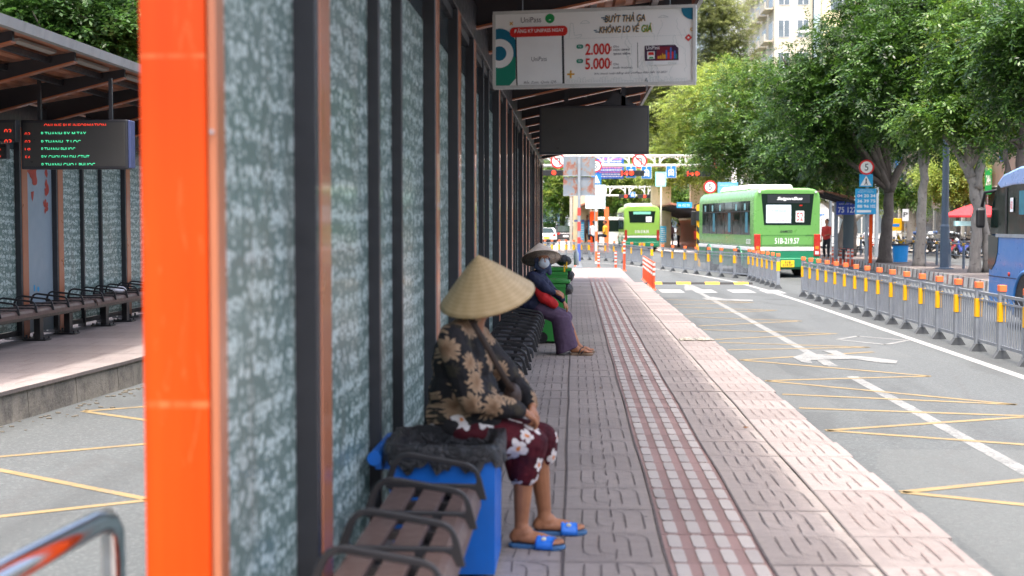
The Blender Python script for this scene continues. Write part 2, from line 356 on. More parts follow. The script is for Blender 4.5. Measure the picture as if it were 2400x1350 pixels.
while y<YB-.01:
    y1=min(y+py,YB)
    for k,(a,b) in enumerate(SL):
        tgt=pk if k==5 else g; gg=grr if k==5 else gr
        h0=jit(.003)
        xe=b+(jit(.03) if k==5 else 0)
        tgt.add([(a+.004,y+.001,h0),(xe-.004,y+.001,h0+jit(.004)),(xe-.004,y1-.001,h0+jit(.004)),(a+.004,y1-.001,h0),(xe-.004,y+.001,-.05),(xe-.004,y1-.001,-.05),(a+.004,y+.001,-.05),(a+.004,y1-.001,-.05)],[(0,1,2,3),(1,4,5,2),(0,6,4,1),(3,2,5,7),(0,3,7,6)])
        if k==0 or y>26: continue
        W_=b-a; z=.006
        for r in range(1):
            hh=(y1-y)
            def seg(pts,wd=.0065):
                strip(gg,[(a+W_*p[0],y+hh*p[1]) for p in pts],wd,z)
            lean=.0
            seg([(.2,.92),(.19,.46)]); seg([(.19,.46),(.2,.3),(.26,.21),(.40,.17)],.0045); seg([(.36,.9),(.35,.46)]); seg([(.35,.46),(.37,.33),(.42,.27),(.5,.25)],.0045)
            seg([(.51,.97),(.52,.66)],.006); seg([(.53,.42),(.51,.1)],.006); seg([(.03,.52),(.25,.54),(.5,.5)],.002); seg([(.5,.5),(.75,.47),(.97,.53)],.002); seg([(.03,.02),(.97,.02)],.0025)
            seg([(.51,.9),(.6,.87),(.65,.8),(.66,.7)],.0045); seg([(.66,.7),(.66,.2)]); seg([(.66,.97),(.79,.92),(.85,.83),(.86,.72)],.0045); seg([(.86,.72),(.86,.18)])
            if rr.random()<.5: seg([(.05,.98),(.95,.99)],.003)
    y=y1;i+=1
for x_ in (-.965,-.505,-.042,.421,.869,1.335): strip(gr,[(x_+.006*math.sin(i_*1.9),YA+i_) for i_ in range(38)],.011,.0075)
g.build('grey_slabs',PG,pf); pk.build('pink_slabs',PP,pf); gr.build('groove_pattern',GRV,pf); grr.build('red_groove_pattern',GRVR,pf)
tb=MB();tt=MB();y=YA;k=0
while y<YB-.01:
    y1=min(y+.275,YB); h0=jit(.004)
    tb.box(.424,.868,y+.002,y1-.002,-.05,h0)
    for q in range(4):
        cx=.477+q*.1125;hw=.03;c=.011;a,b=y+.02,y1-.018
        tt.prism([(cx-hw+c,a),(cx+hw-c,a),(cx+hw,a+c*1.6),(cx+hw,b-c*1.6),(cx+hw-c,b),(cx-hw+c,b),(cx-hw,b-c*1.6),(cx-hw,a+c*1.6)],'z',h0-.002,h0+.0055)
    y=y1
tb.build('tactile_tiles',PT,pf); tt.build('tactile_bars',PB,pf)
# broken chunk by the kerb
bm=MB()
for q in range(26):
    x=1.38+rr.random()*.4;yy=16.95+rr.random()*.22; s=.015+rr.random()*.035; bm.ell((x,yy,.0+s*.3),(s*1.2,s,s*.6),7,5)
bm.build('broken_edge_rubble',KERB,pf)
# second platform stretch
p2=thing('ramp','pink paved end of the platform in full sun','platform'); p2['kind']='structure'; del p2['category']; del p2['label']
MB().box(-1.15,1.55,34.0,45.2,-.34,-.06).build('kerb',KERB,p2)
PP2=paver('sunlit_pink_paver',(.17,.137,.132),(.22,.185,.178),.2); m=MB(); m.box(-1.17,1.57,34.002,45.22,-.06,-.012); m.build('pink_slabs',PP2,p2)
m=MB()
for q in range(4): 
    yy=34.
    m.box(.477+q*.1125-.03,.477+q*.1125+.03,34.1,45,-.012,-.007)
m.build('tactile_bars',PT,p2)
m=MB()
for x in (-.04,.42,.87,1.335,-.5): strip(m,[(x,34.05),(x,45.2)],.012,-.009)
for q in range(20): strip(m,[(-1.15,34.3+q*.55),(1.55,34.3+q*.55)],.008,-.009)
m.build('groove_pattern',GRVR,p2)
# left platform
p3=thing('pavement','pink paved platform across the bus lane','platform'); p3['kind']='structure'; del p3['category']; del p3['label']
def lx(y): return -5.95+ .075*min(y,14.7) if y<14.7 else -4.85
kb=MB();tp=MB();gg=MB(); Y=[2+1.0*i for i in range(34)]
for a,b in zip(Y,Y[1:]):
    j0=jit(.01)
    xa,xb=lx(a),lx(b)
    kb.add([(xa,a+.01,-.32),(xb,b-.01,-.32),(xb-.02,b-.01,-.03),(xa-.02,a+.01,-.03),(xa-.3,a+.01,-.32),(xa-.3,a+.01,-.03)],[(0,1,2,3),(0,3,5,4)])
    tp.add([(-8.6,a,-.004+j0*.2),(xa,a,j0*.3),(xb,b,j0*.3),(-8.6,b,-.004+j0*.2),(xa,a,-.035),(xb,b,-.035)],[(0,1,2,3),(1,4,5,2)])
    for t in (0,.5): strip(gg,[(-8.5,a+t),(xa-.02,a+t)],.009,.006)
    for q in range(9): strip(gg,[(-5.2-q*.4+jit(.05),a+.08),(-5.2-q*.4,a+.42)],.01,.006); strip(gg,[(-5.4-q*.4,a+.55),(-5.4-q*.4+jit(.05),a+.93)],.01,.006)
kb.build('kerb',KERB,p3); tp.build('pink_slabs',PP,p3); gg.build('groove_pattern',GRVR,p3)
# dirt and litter along the left kerb
dm=MB()
for q in range(90):
    yy=9+rr.random()*6; xx=lx(yy)+.03+abs(rr.gauss(0,.18)); s=.006+rr.random()*.016; dm.ell((xx,yy,-.3+s*.3),(s*1.5,s,s*.5),6,4)
o=dm.build('gravel',M('grit','#5c574e',.9,0,.3,30)); o['kind']='stuff'; o['label']='grit and pebbles at the foot of the far platform kerb'
# dead leaves on the platform and road, each scrap its own thing
LEAFM=M('dry_leaf','#6b4a2c',.8,0,.3,30)
lt=MB(); lt.add([(0,0,0),(.02,.012,.006),(.05,.004,.004),(.022,-.014,.0)],[(0,1,2,3)]); 
for q,(u,v,z) in enumerate(((1740,1004,0),(1406,912,0),(1362,672,0),(1507,882,0))):
    p=G(u,v,z); o=bpy.data.objects.new('dry_leaf',None) if 0 else lt.build('dry_leaf',LEAFM); o.location=(p.x,p.y,z+.009); o.rotation_euler=(.2,.1,q*1.3)
    tag(o,'small brown dry leaf fallen on the grey platform slabs','leaf','dry leaves on the platform')
# ================================================================ island with striped kerb and far pavement
isl=thing('median','raised paved island with a striped kerb'  ,'island'); isl['kind']='structure'; del isl['category']; del isl['label']
IX=[(8,9.6),(20,10.2),(30,10.75),(36.3,11.02),(46,11.45),(56.5,11.8),(72,12.3),(85,12.6)]
def ix(y):
    for (a,b),(c,d) in zip(IX,IX[1:]):
        if a<=y<=c: return b+(d-b)*(y-a)/(c-a)
    return IX[-1][1]
tp=MB();kw=MB();kd=MB();kr=MB();y=8.;i=0
while y<85:
    y1=y+.42; a,b=ix(y),ix(y1)
    q=kw if i%2==0 else (kd if (i//2)%3 else kr)
    q.add([(a,y,-.32),(a,y1,-.32),(a+.02,y1,-.02),(a+.02,y,-.02),(a+.2,y1,-.02),(a+.2,y,-.02)],[(3,2,1,0),(2,3,5,4)][::1])
    tp.add([(a+.19,y,-.024),(a+2.6,y,-.024),(a+2.6,y1,-.024),(a+.19,y1,-.024)],[(0,1,2,3)]); y=y1 if i%2 else y1-.22; i+=1
ISLP=stained('island_paving',(.2,.165,.155),(.27,.23,.215),.4)
kw.build('white_kerb_blocks',stained('kerb_white',(.4,.39,.37),(.55,.54,.5),.55),isl); kd.build('dark_kerb_blocks',stained('kerb_dark',(.06,.05,.05),(.12,.1,.09),.4),isl); kr.build('red_kerb_blocks',stained('kerb_red',(.16,.06,.05),(.25,.1,.08),.4),isl); tp.build('paving',ISLP,isl)
m=MB(); m.box(20,80,30,160,-.33,-.12); struct(m.build('sidewalk',stained('far_sidewalk',(.3,.27,.235),(.4,.36,.32),.2)))
m=MB(); m.box(5.2,12.5,78,130,-.33,-.15); struct(m.build('sidewalk',stained('far_platform_paving',(.36,.3,.28),(.45,.38,.36),.2)))
m=MB(); m.box(-1.5,2.4,82,130,-.33,-.15); struct(m.build('sidewalk',MATS.get('x') or bpy.data.materials['far_platform_paving']))
# ================================================================ shelters
def etched(name,lit=1.):
    k=NT(name); v=k.co()
    wob=k.noise(k.map(v,(1,2,2)),1.5,3); 
    sep=k.n('SeparateXYZ'); k.l(v,sep.inputs[0]); z=sep.outputs[2]; y=sep.outputs[1]
    zz=k.math('ADD',z,k.math('MULTIPLY',k.math('SINE',k.math('MULTIPLY',y,9.)),.012))
    row=k.math('SINE',k.math('MULTIPLY',k.math('ADD',zz,k.math('MULTIPLY',wob,.03)),56.))
    nz=k.math('MULTIPLY',k.noise(k.map(v,(1,30,45)),1.,2),.25)
    a=k.math('ADD',k.vor(k.map(v,(.01,14,25)),1.,rnd=.6).outputs['Distance'],nz); b=k.math('ADD',k.vor(k.map(v,(.01,23,18),(3,3,3)),1.,rnd=.7).outputs['Distance'],nz)
    ra=k.math('ABSOLUTE',k.math('SUBTRACT',a,.47)); rb=k.math('ABSOLUTE',k.math('SUBTRACT',b,.42))
    mk=k.ramp(k.math('ADD',k.math('MINIMUM',ra,k.math('ADD',rb,.03)),k.math('MULTIPLY',row,.06)),[(.05,1.),(.15,0.)])
    c=k.mix(mk,hx('#7a8f8a',1.1*lit),hx('#c4d0ce',1.2*lit)); 
    c=k.mix(k.ramp(k.noise(k.map(v,(1,3,.9)),1.1,3),[(.55,0.),(.75,.35)]),c,hx('#b0aba0',.7*lit)); k.base(c)
    k.b.inputs['Roughness'].default_value=.38; k.b.inputs['Coat Weight'].default_value=.35; k.b.inputs['Coat Roughness'].default_value=.1
    tr=k.n('BsdfTranslucent'); k.l(c,tr.inputs[0]); mx=k.n('MixShader'); mx.inputs[0].default_value=.35; k.l(k.b.outputs[0],mx.inputs[1]); k.l(tr.outputs[0],mx.inputs[2]); k.l(mx.outputs[0],k.o.inputs[0]); return k.m
ETCH=etched('etched_glass')
CLEAR=M('smoky_glass',hx('#56646a',.6),.1,0,.05,2,coat=.3)
ROOFU=M('roof_underside',hx('#a06a52',1.1),.55,0,.15,3); ROOFG=M('roof_rib_highlight',hx('#9a9690',1),.5,0,.1,3); FASC=M('eave_grey',hx('#8f9292',1),.5,.1,.1,3,dirt=.3)
ORANGE=None
def orange():
    k=NT('orange_enamel'); v=k.co()
    c=k.ramp(k.noise(k.map(v,(14,14,.5)),1.2,3),[(.3,(.55,.046,.001)),(.7,(.62,.062,.003))])
    zq=k.n('SeparateXYZ'); k.l(v,zq.inputs[0])
    for zz_,ww in ((1.063,.005),(1.9,.003),(.62,.002)):
        ln_=k.ramp(k.math('ABSOLUTE',k.math('SUBTRACT',zq.outputs[2],zz_)),[(ww,.3),(ww*2.2,0.)]); c=k.mix(k.math('MULTIPLY',ln_,k.ramp(k.noise(k.map(v,(30,30,4)),1.,3),[(.35,.2),(.6,1.)])),c,(.8,.3,.12))
    c=k.mix(k.ramp(k.noise(v,38,5,.75),[(.66,0.),(.74,.5)]),c,(.25,.06,.02))
    c=k.mix(k.ramp(k.noise(k.map(v,(9,9,1.4)),2.2,2,.5,2.),[(.64,0.),(.67,.12),(.7,0.)]),c,hx('#ff9a60')); k.base(c)
    k.b.inputs['Roughness'].default_value=.38; k.b.inputs['Specular IOR Level'].default_value=.25; return k.m
ORANGE=orange()
def shelter(label,xw,y0,y1,posts,mulls,ex,ez,rafs,poster=None,wz=3.0,glass_w=2.7,name='bus_shelter',orange_end=True,floor_z=0.,gap=.0):
    r=thing(name,label,'bus shelter',(xw,y0,floor_z))
    def B(n,mb,mat,**k): return mb.build(n,mat,r,W=True,**k)
    lim=[y0+.12 if orange_end else y0]
    edges=sorted([(p,.24,'post') for p in posts]+[(q,.035,'mullion') for q in mulls])
    prev=y0+(.12 if orange_end else 0)
    for (p,wd,kd) in edges+[(y1,0,'end')]:
        if p-prev>.1 and p<y1+.01:
            mt=ETCH
            if poster and abs((p+prev)/2-poster)<.6:
                B('poster_panel',MB().box(xw-.055,xw-.04,prev,p,.05,glass_w),M('poster_pale','#8fa0ab',.4,0,.06,2)); 
                m=MB(); rq=random.Random(5); fr=frame((xw-.038,prev,0),(0,1,0),(1,0,0))
                for q in range(34):
                    cx,cz,s=[(.3,2.3,.14),(.35,2.1,.07),(.8,2.0,.07),(.75,1.75,.05),(.05,2.1,.03)][q%5]; cx+=rq.gauss(0,.03); cz+=rq.gauss(0,.07); 
                    flat(m,fr,[(cx+s*(.4+.6*rq.random())*math.cos(t*.9),cz+s*(.4+rq.random())*math.sin(t*.9)) for t in range(7)],.001+q*.00006)
                B('red_splash_print',m,M('red_ink',hx('#b8412e',.8),.5,0,.2,20))
                m=MB(); flat(m,fr,circ(.45,.62,.035),.001); flat(m,fr,rect(.3,.6,.34,.68),.001); flat(m,fr,rect(.12,.38,.2,.44),.001); B('blue_logo_print',m,LBLUE)
            else:
                B('glass_panel',MB().box(xw-.055,xw-.045,prev,p,.12,glass_w),ETCH); B('upper_pane',MB().box(xw-.055,xw-.045,prev,p,glass_w+.001,wz-.02),CLEAR)
                B('bottom_rail',MB().box(xw-.075,xw-.02,prev,p,.05,.115),DARK)
        if kd=='post':
            B('post_frame',MB().box(xw-.12,xw+.026,p,p+.06,0,wz+.02),DARK,bev=.004)
            B('post',MB().box(xw-.10,xw+.03,p+.062,p+wd,0,wz+.02),BROWN,bev=.006)
            m=MB().box(xw-.2,xw+.12,p-.03,p+wd+.06,-.002,.018)
            for a,b in ((-.16,0),(.08,0),(-.16,wd),(.08,wd)): m.cyl((xw+a,p+b,.01),(xw+a,p+b,.06),.014,6)
            B('base_plate',m,DARK)
        elif kd=='mullion': B('mullion',MB().box(xw-.1,xw+.005,p,p+.05,0,wz+.02),DARK,bev=.004)
        prev=p+wd
    B('top_beam',MB().box(xw-.12,xw+.028,y0,y1,wz+.022,wz+.33),DARK,bev=.006)
    B('transom',MB().box(xw-.08,xw-.01,y0+.13,y1,wz-.05,wz+.018),DARK)
    if orange_end:
        m=MB().box(xw-.19,xw-.03,y0,y0+.1,0,wz+.3); B('orange_end_panel',m,ORANGE,bev=.006)
        B('corner_trim',MB().box(xw-.028,xw-.006,y0+.01,y0+.09,0,wz+.3),BROWN,bev=.004)
        m=MB(); m.cyl((xw-.017,y0+.012,1.72),(xw-.017,y0+.004,1.72),.005,8); B('rivet',m,STEELG)
    # roof: corrugated sheet, ribs along the street
    ox=xw-1.1; s=1 if ex>xw else -1
    zl=wz+.42; slope=(ez-zl)/(ex-xw)
    prof=[];nrib=15;a0=xw-.95;a1=ex
    for i in range(nrib):
        for t,h in ((0,0),(.42,0),(.5,.05),(.86,.05),(.94,0)):
            x=a0+(a1-a0)*(i+t)/nrib; prof.append((x,zl+(x-xw)*slope+h*.0+h))
    prof.append((a1,ez))
    m=MB(); mg=MB(); n=len(prof)
    vs=[(p[0],y0-.4,p[1]) for p in prof]+[(p[0],y1+.2,p[1]) for p in prof]+[(p[0],y0-.4,p[1]+.012) for p in prof]+[(p[0],y1+.2,p[1]+.012) for p in prof]
    fs=[];
    for i in range(n-1): fs+=[(i,i+1,n+i+1,n+i),(2*n+i,3*n+i,3*n+i+1,2*n+i+1),(i,2*n+i,2*n+i+1,i+1),(n+i+1,3*n+i+1,3*n+i,n+i)]
    fs+=[(0,n,3*n,2*n),(n-1,3*n-1,4*n-1,2*n-1)]
    m.add(vs,fs); B('roof',m,ROOFU)
    ux=a1-a0
    y=y0-.3
    while y<y1:
        for i,(t0,t1) in enumerate(((.905,.935),)):
            x0=a0+ux*t0;x1=a0+ux*t1; z0=zl+(x0-xw)*slope;z1=zl+(x1-xw)*slope
            m=MB(); m.add([(x0,y+.28,z0-.05),(x1,y+.28,z1-.05),(x1,y+1.25,z1-.05),(x0,y+1.25,z0-.05),(x0,y+.28,z0-.02),(x1,y+.28,z1-.02),(x1,y+1.25,z1-.02),(x0,y+1.25,z0-.02)],[(0,3,2,1),(4,5,6,7),(0,1,5,4),(1,2,6,5),(2,3,7,6),(3,0,4,7)]); B('eave_rib_highlight',m,ROOFG)  # pale strips stand for roof ribs catching light; the brightness is in the colour
        y+=1.62
    B('eave_fascia',MB().prism([(ex-.005,ez-.06),(ex+.045,ez-.05),(ex+.06,ez+.05),(ex-.005,ez+.055)],'y',y0-.42,y1+.22),FASC)
    for y in rafs:
        z0=zl-.02;z1=ez-.03
        m=MB(); m.add([(xw-.05,y,z0-.26),(ex-.08,y,z1-.1),(ex-.08,y,z1),(xw-.05,y,z0)]+[(xw-.05,y+.05,z0-.26),(ex-.08,y+.05,z1-.1),(ex-.08,y+.05,z1),(xw-.05,y+.05,z0)],[(0,1,2,3),(7,6,5,4),(0,4,5,1),(1,5,6,2),(2,6,7,3),(3,7,4,0)])
        o=B('rafter',m,DARK)
        m=MB(); m.bar((xw-.05,y+.025,z0-.27),(ex-.08,y+.025,z1-.11),.11,.018); c=m.build('flange',BROWN,r,W=True); c.parent=o
    m=MB()
    for t in (.5,.78): 
        x=xw+(ex-xw)*t; z=zl+(x-xw)*slope-.06; m.box(x-.03,x+.03,y0-.3,y1,z-.03,z+.03)
    B('purlins',m,DARK)
    return r
S1=shelter('long shelter with etched glass, copper posts and a bright orange end panel nearest the camera',-.85,3.14,36.,[4.21+6.7*k+d for k in range(5) for d in (0,3.65,5.2) if 4.21+6.7*k+d<35.8],[4.21+6.7*k+d for k in range(5) for d in (1.52,2.28) if 4.21+6.7*k+d<35.8],1.2,3.70,[3.1+1.62*k for k in range(20)])
S2=shelter('shelter across the bus lane at left with etched glass and a pale red splashed poster',-7.15,11.6,30.,[13.2,16.75,17.95,20.75,22.,25.5,28.5],[14.,14.8,19.0,19.75,23.2,24.1],-5.42,3.42,[11.2+1.62*k for k in range(12)],poster=17.4,wz=2.72,glass_w=2.45,orange_end=False)
# ================================================================ benches
SLATB=M('brown_slat',hx('#6a5650',.75),.5,0,.12,6,coat=.1); SLATG=M('charcoal_slat',hx('#3a3b40',.9),.5,0,.12,6); FRB=M('bench_frame',hx('#343438',.55),.38,.1,.1,6,coat=.2)
def bench(label,xb,xf,y0,y1,arms,slat,legs,cols=3,feet=None):
    r=thing('bench',label,'bench',(xb,y0,0)); wd=xf-xb
    B=lambda n,mb,mat,**k: mb.build(n,mat,r,W=True,**k)
    n=cols; sw=wd/n
    for i in range(n):
        a=xb+i*sw+.018; b=xb+(i+1)*sw-.018
        if i<n-1: 
            y=y0
            m=MB().box(a,b,y0,y1,.425,.45)
        else: m=MB().prism([(a,.425),(a,.45),(b-.03,.45),(b-.005,.44),(b+.01,.41),(b+.012,.36),(b-.002,.36),(b-.01,.405),(b-.03,.425)],'y',y0,y1)
        B('slat',m,slat,bev=.003)
    m=MB(); ycr=[y0+.06]; 
    y=y0+.03
    while y<y1: m.box(xb+.01,xf-.03,y,y+.05,.395,.424); y+=.24
    B('cross_bars',m,FRB)
    B('beam',MB().box(xb+wd*.4,xb+wd*.4+.1,y0,y1,.29,.394),FRB,bev=.004)
    for y in arms:
        # hoop plate: outer and inner outline with rounded corners
        def rr_(pts,rad,k=5):
            out=[];L=len(pts)
            for i in range(L):
                p=Vector(pts[i]);a=(Vector(pts[i-1])-p);b=(Vector(pts[(i+1)%L])-p); q=min(rad[i],a.length*.45,b.length*.45)
                p0=p+a.normalized()*q;p1=p+b.normalized()*q
                for j in range(k+1):
                    t=j/k; out.append((p0*(1-t)**2+p*2*t*(1-t)+p1*t*t)[:])
            return out
        o=rr_([(xb-.03,.44),(xb+.03,.60),(xf-.015,.545),(xf+.022,.40)],[.05,.09,.06,.01]); inn=rr_([(xb+.012,.468),(xb+.045,.572),(xf-.03,.523),(xf-.018,.465)],[.02,.05,.035,.012])
        L=len(o); t=.016
        vs=[(p[0],y,p[1]) for p in o]+[(p[0],y,p[1]) for p in inn]+[(p[0],y+t,p[1]) for p in o]+[(p[0],y+t,p[1]) for p in inn]; fs=[]
        for i in range(L):
            j=(i+1)%L; fs+=[(i,j,L+j,L+i),(2*L+i,3*L+i,3*L+j,2*L+j),(i,2*L+i,2*L+j,j),(L+i,L+j,3*L+j,3*L+i)]
        B('armrest',MB().add(vs,fs),FRB,bev=.004)
    for y in legs:
        m=MB().box(xb+wd*.4+.01,xb+wd*.4+.09,y,y+.12,.02,.289); m.box(xb+wd*.15,xb+wd*.75,y-.04,y+.16,.002,.02)
        for a in (.2,.7):
            for b in (-.02,.14): m.cyl((xb+wd*a,y+b,.02),(xb+wd*a,y+b,.05),.012,6)
        B('leg',m,FRB,bev=.004)
    return r
bench('brown slatted bench with dark hooped armrests in front of the blue bin, nearest the camera',-.735,-.365,2.6,5.28,[2.75,3.22,3.68,4.17,4.69,5.2],SLATB,[3.0,4.8])
bench('dark bench with hooped armrests between the two seated women',-.735,-.35,5.95,10.9,[6.42+.0,7.3,7.75,8.2,8.65,9.1,9.55,10.,10.45],SLATG,[6.8,8.6,10.4])
bench('dark bench with closely set armrests that the woman in the navy jacket sits on',-.735,-.33,11.15,16.1,[11.25,11.7,12.15,12.6,13.05,13.5,13.95,14.4,15.9],SLATG,[11.6,13.5,15.6])
LY=[]
bench('dark bench in front of the pale poster on the far platform',-7.12,-6.62,13.6,18.0,[13.9+.52*k for k in range(8)],SLATB,[14.2,16.6,17.6])
bench('dark bench with a crumpled plastic bag on its seat on the far platform',-7.12,-6.62,18.12,21.2,[18.3+.5*k for k in range(6)],SLATB,[19.0,19.9])
bench('dark bench half hidden by the orange panel at the far end of the opposite platform',-7.12,-6.62,21.35,26.,[21.6+.5*k for k in range(9)],SLATB,[21.8,23.8])
p=PY(190,685,19.4); m=MB().ell((0,0,0),(.12,.2,.05),14,9); b=m.build('plastic_bag',M('thin_plastic','#cfd2da',.3,0,.1,10),None,smooth=True,disp=(.09,.05)); b.location=(-6.85,19.55,.5); tag(b,'crumpled clear plastic bag lying on the bench across the lane','plastic bag')
# ================================================================ hanging signs
def hanger(r,pts):
    for p in pts: MB().box(p[0]-.03,p[0]+.03,p[1]-.03,p[1]+.03,p[2],p[3]).build('hanger',DARK,r,W=True)
def screen(label,c0,c1,Y,dep=.16,rz=0.,name='display_screen'):
    # c0=top left px, c1=bottom right px
    a=PY(*c0,Y);b=PY(*c1,Y); r=thing(name,label,'display',((a.x+b.x)/2,Y,b.z),rz)
    W_=b.x-a.x;H_=a.z-b.z
    MB().box(-W_/2,W_/2,0,dep,0,H_).build('casing',DARK,r,bev=.012)
    sc=MB().box(-W_/2+.03,W_/2-.03,-.004,.0,.035,H_-.035).build('screen',M('screen_face',hx('#4b4a48',.75),.35,0,.08,3),r)
    return r,W_,H_
r,W_,H_=screen('blank dark grey display hanging under the shelter roof behind the bus fare banner',(1264,248),(1521,361),19.0)
for x in (-.4,.42): MB().box(x-.03,x+.03,.05,.11,H_,H_+.45).build('hanger',DARK,r)
MB().prism([(.1,H_),(.6,H_),(.45,H_+.12),(.3,H_+.2)],'y',.05,.12).build('bracket',DARK,r)
r,W_,H_=screen('display board with green and red lettering hanging under the roof across the lane',(48,281),(300,396),15.6,.16)
for x in (-.45,.42): MB().box(x-.02,x+.02,.07,.11,H_,H_+.5).build('hanger',DARK,r)
MB().box(W_/2+.001,W_/2+.035,.01,.17,.01,H_-.01).build('blue_side_panel',M('blue_side',hx('#4a5580',.8),.4),r,bev=.008)
LG=M('led_green',(.1,.95,.45),.5,0,0,emit=.22); LR=M('led_red',(1.,.06,.03),.5,0,0,emit=.22)
def half(o,keep=.52):
    import bmesh
    bm=bmesh.new(); bm.from_mesh(o.data); zs=[v.co.z for v in bm.verts]; z=min(zs)+(max(zs)-min(zs))*(1-keep)
    bmesh.ops.bisect_plane(bm,geom=bm.verts[:]+bm.edges[:]+bm.faces[:],plane_co=(0,0,z),plane_no=(0,0,1),clear_inner=True); bm.to_mesh(o.data); bm.free()
fr=frame((-W_/2,-.006,0),(1,0,0))
sx=W_/252; 
def led(t,x0,x1,yt,mat,h=11):
    o=T(t,fr,(x0-48)*sx,H_-(yt-281+h)*sx,(x1-x0)*sx,h*sx*.9,mat,r,W=False,bold=.0); half(o)
led('ONLINE BUS INFORMATION',104,250,289,LR)
for t,x1,yt in (('B.THANH BX M.TAY',203,308),('B.THANH  T.LOC',190,327),('B.THANH PHUOC',177,344),('BX CHOLON DH CTHT',210,362),('B.THANH CHO L.PHUOC',223,380)): led(t,97,x1,yt,LG)
for t,yt in (('03',309),('03',327),('18',345),('56',363)): led(t,58,71,yt,LR)
r,W_,H_=screen('dark display cut off by the left edge of the picture beside the lit board',(-150,281),(38,332),15.3,.12)
fr=frame((-W_/2,-.006,0),(1,0,0)); 
for yy in (.08,.2): o=T('03',fr,W_-.14,H_-.1-yy,.09,.07,LR,r,W=False,bold=.012); half(o)
r,W_,H_=screen('small display at the left edge of the picture with two red line numbers',(-60,338),(16,372),15.9,.1)
fr=frame((-W_/2,-.006,0),(1,0,0)); 
for yy in (.02,.1): o=T('93',fr,W_-.2,H_-.09-yy,.13,.06,LR,r,W=False,bold=.012); half(o)
a=PY(18,338,17.6); r=thing('notice','small white no entry notice stuck on the glass across the lane','sign',(a.x,17.6,a.z)); MB().box(0,.1,0,.01,-.19,0).build('plate',WHITEP,r); fr=frame((0,-.002,-.19),(1,0,0)); m=MB(); ring(m,fr,.035,.1,.02,.03,.002); m.build('red_ring',REDP,r)
for q in range(3): m=MB(); flat(m,fr,rect(.06,.05+q*.04,.095,.065+q*.04),.002); m.build('red_line',REDP,r)
# ---------------------------------------------------------------- the fare banner
A=PY(1156,29,9.97); Bp=PY(1631,15,9.69); A2=PY(1158,208,9.97)
vx=Vector((Bp.x-A.x,Bp.y-A.y,0)); SW=vx.length; SH=A.z-A2.z; vx.normalize(); nn=Vector((vx.y,-vx.x,0))
O=Vector((A.x,A.y,A2.z)); fr=frame(O,vx,nn)
r=thing('banner','white bus fare banner with teal ring and large red prices hanging above the platform','banner',O,math.atan2(vx.y,vx.x))
fl=frame((0,0,0),(1,0,0)) # local frame
MB().box(0,SW,.002,.05,0,SH).build('board',M('banner_white','#ecece8',.45,0,.03,2),r)
m=MB(); e=.02
for a in ((0,SW,-.012,.06,-.003,e),(0,SW,-.012,.06,SH-e,SH+.003),(-.003,e,-.0115,.0595,e,SH-e),(SW-e,SW+.003,-.0115,.0595,e,SH-e)): m.box(*a)
m.build('frame',M('alu_frame','#c9cac6',.4,.1,.06,4,dirt=.2),r)
def sx_(zx): return (zx-15)/1892*SW
def sy_(zx,zy): 
    t=(zx-15)/1892; top=103-45*t; bot=828-42*t; return (bot-zy)/(bot-top)*SH
def P2(pts): return [(sx_(a),sy_(a,b)) for a,b in pts]
TEAL=M('ink_teal',hx('#128a72',.9),.5,0,0); TEAL2=M('ink_blue_teal',hx('#10728f',.9),.5,0,0); INKR=M('ink_red',hx('#d62a22',.9),.5,0,0); INKY=M('ink_yellow',hx('#d9a12a',.95),.5,0,0); INKB=M('ink_dark',hx('#2b2c36',1),.5,0,0); INKG=M('ink_green',hx('#1f9a52',.9),.5,0,0); INKF=M('ink_faint',hx('#b8c6c4',.95),.5,0,0); INKP=M('ink_phone',hx('#232429',1),.5,0,0); INKN=M('ink_navy',hx('#262348',.9),.5,0,0)
def pl(name,pts,mat,z,px=True):
    m=MB(); flat(m,fl,P2(pts) if px else pts,z); return m.build(name,mat,r)
c=(sx_(75),sy_(75,494)); R_=sx_(210)-sx_(75)
x0=e
def clipx(pts,lo=x0): return [(max(lo,a),b) for a,b in pts]
# teal shapes at left
pl('teal_corner',[(40,800),(40,520),(232,520),(232,730),(172,798)],TEAL,.0005)
m=MB(); pts=clipx([(c[0]+R_*1.33*math.cos(RAD(t)),c[1]+R_*1.72*math.sin(RAD(t))) for t in range(-10,120,5)]+[(x0,c[1]-.01)]); flat(m,fl,pts,.001); m.build('blue_arc',TEAL2,r)
m=MB(); flat(m,fl,clipx(circ(c[0],c[1],R_,40)),.0015); m.build('white_ring',WHITEP,r)
m=MB(); flat(m,fl,clipx(circ(c[0],c[1],R_*.5,30)),.002); m.build('inner_disc',TEAL2,r)
pl('phone',[(228,335),(690,318),(698,780),(240,797)],INKP,.0022); pl('phone_screen',[(240,340),(670,325),(678,782),(250,795)],WHITEP,.0027)
# (the code on the phone screen is left out)
T('UniPass',fl,sx_(384),sy_(384,570),sx_(530)-sx_(384),.032,INKB,r,W=False,z=.0032,bold=-.005)
T('Bắt Zalo, Quét QR',fl,sx_(310),sy_(310,786),sx_(618)-sx_(310),.028,INKB,r,W=False,z=.0032,shear=.25,bold=-.008)
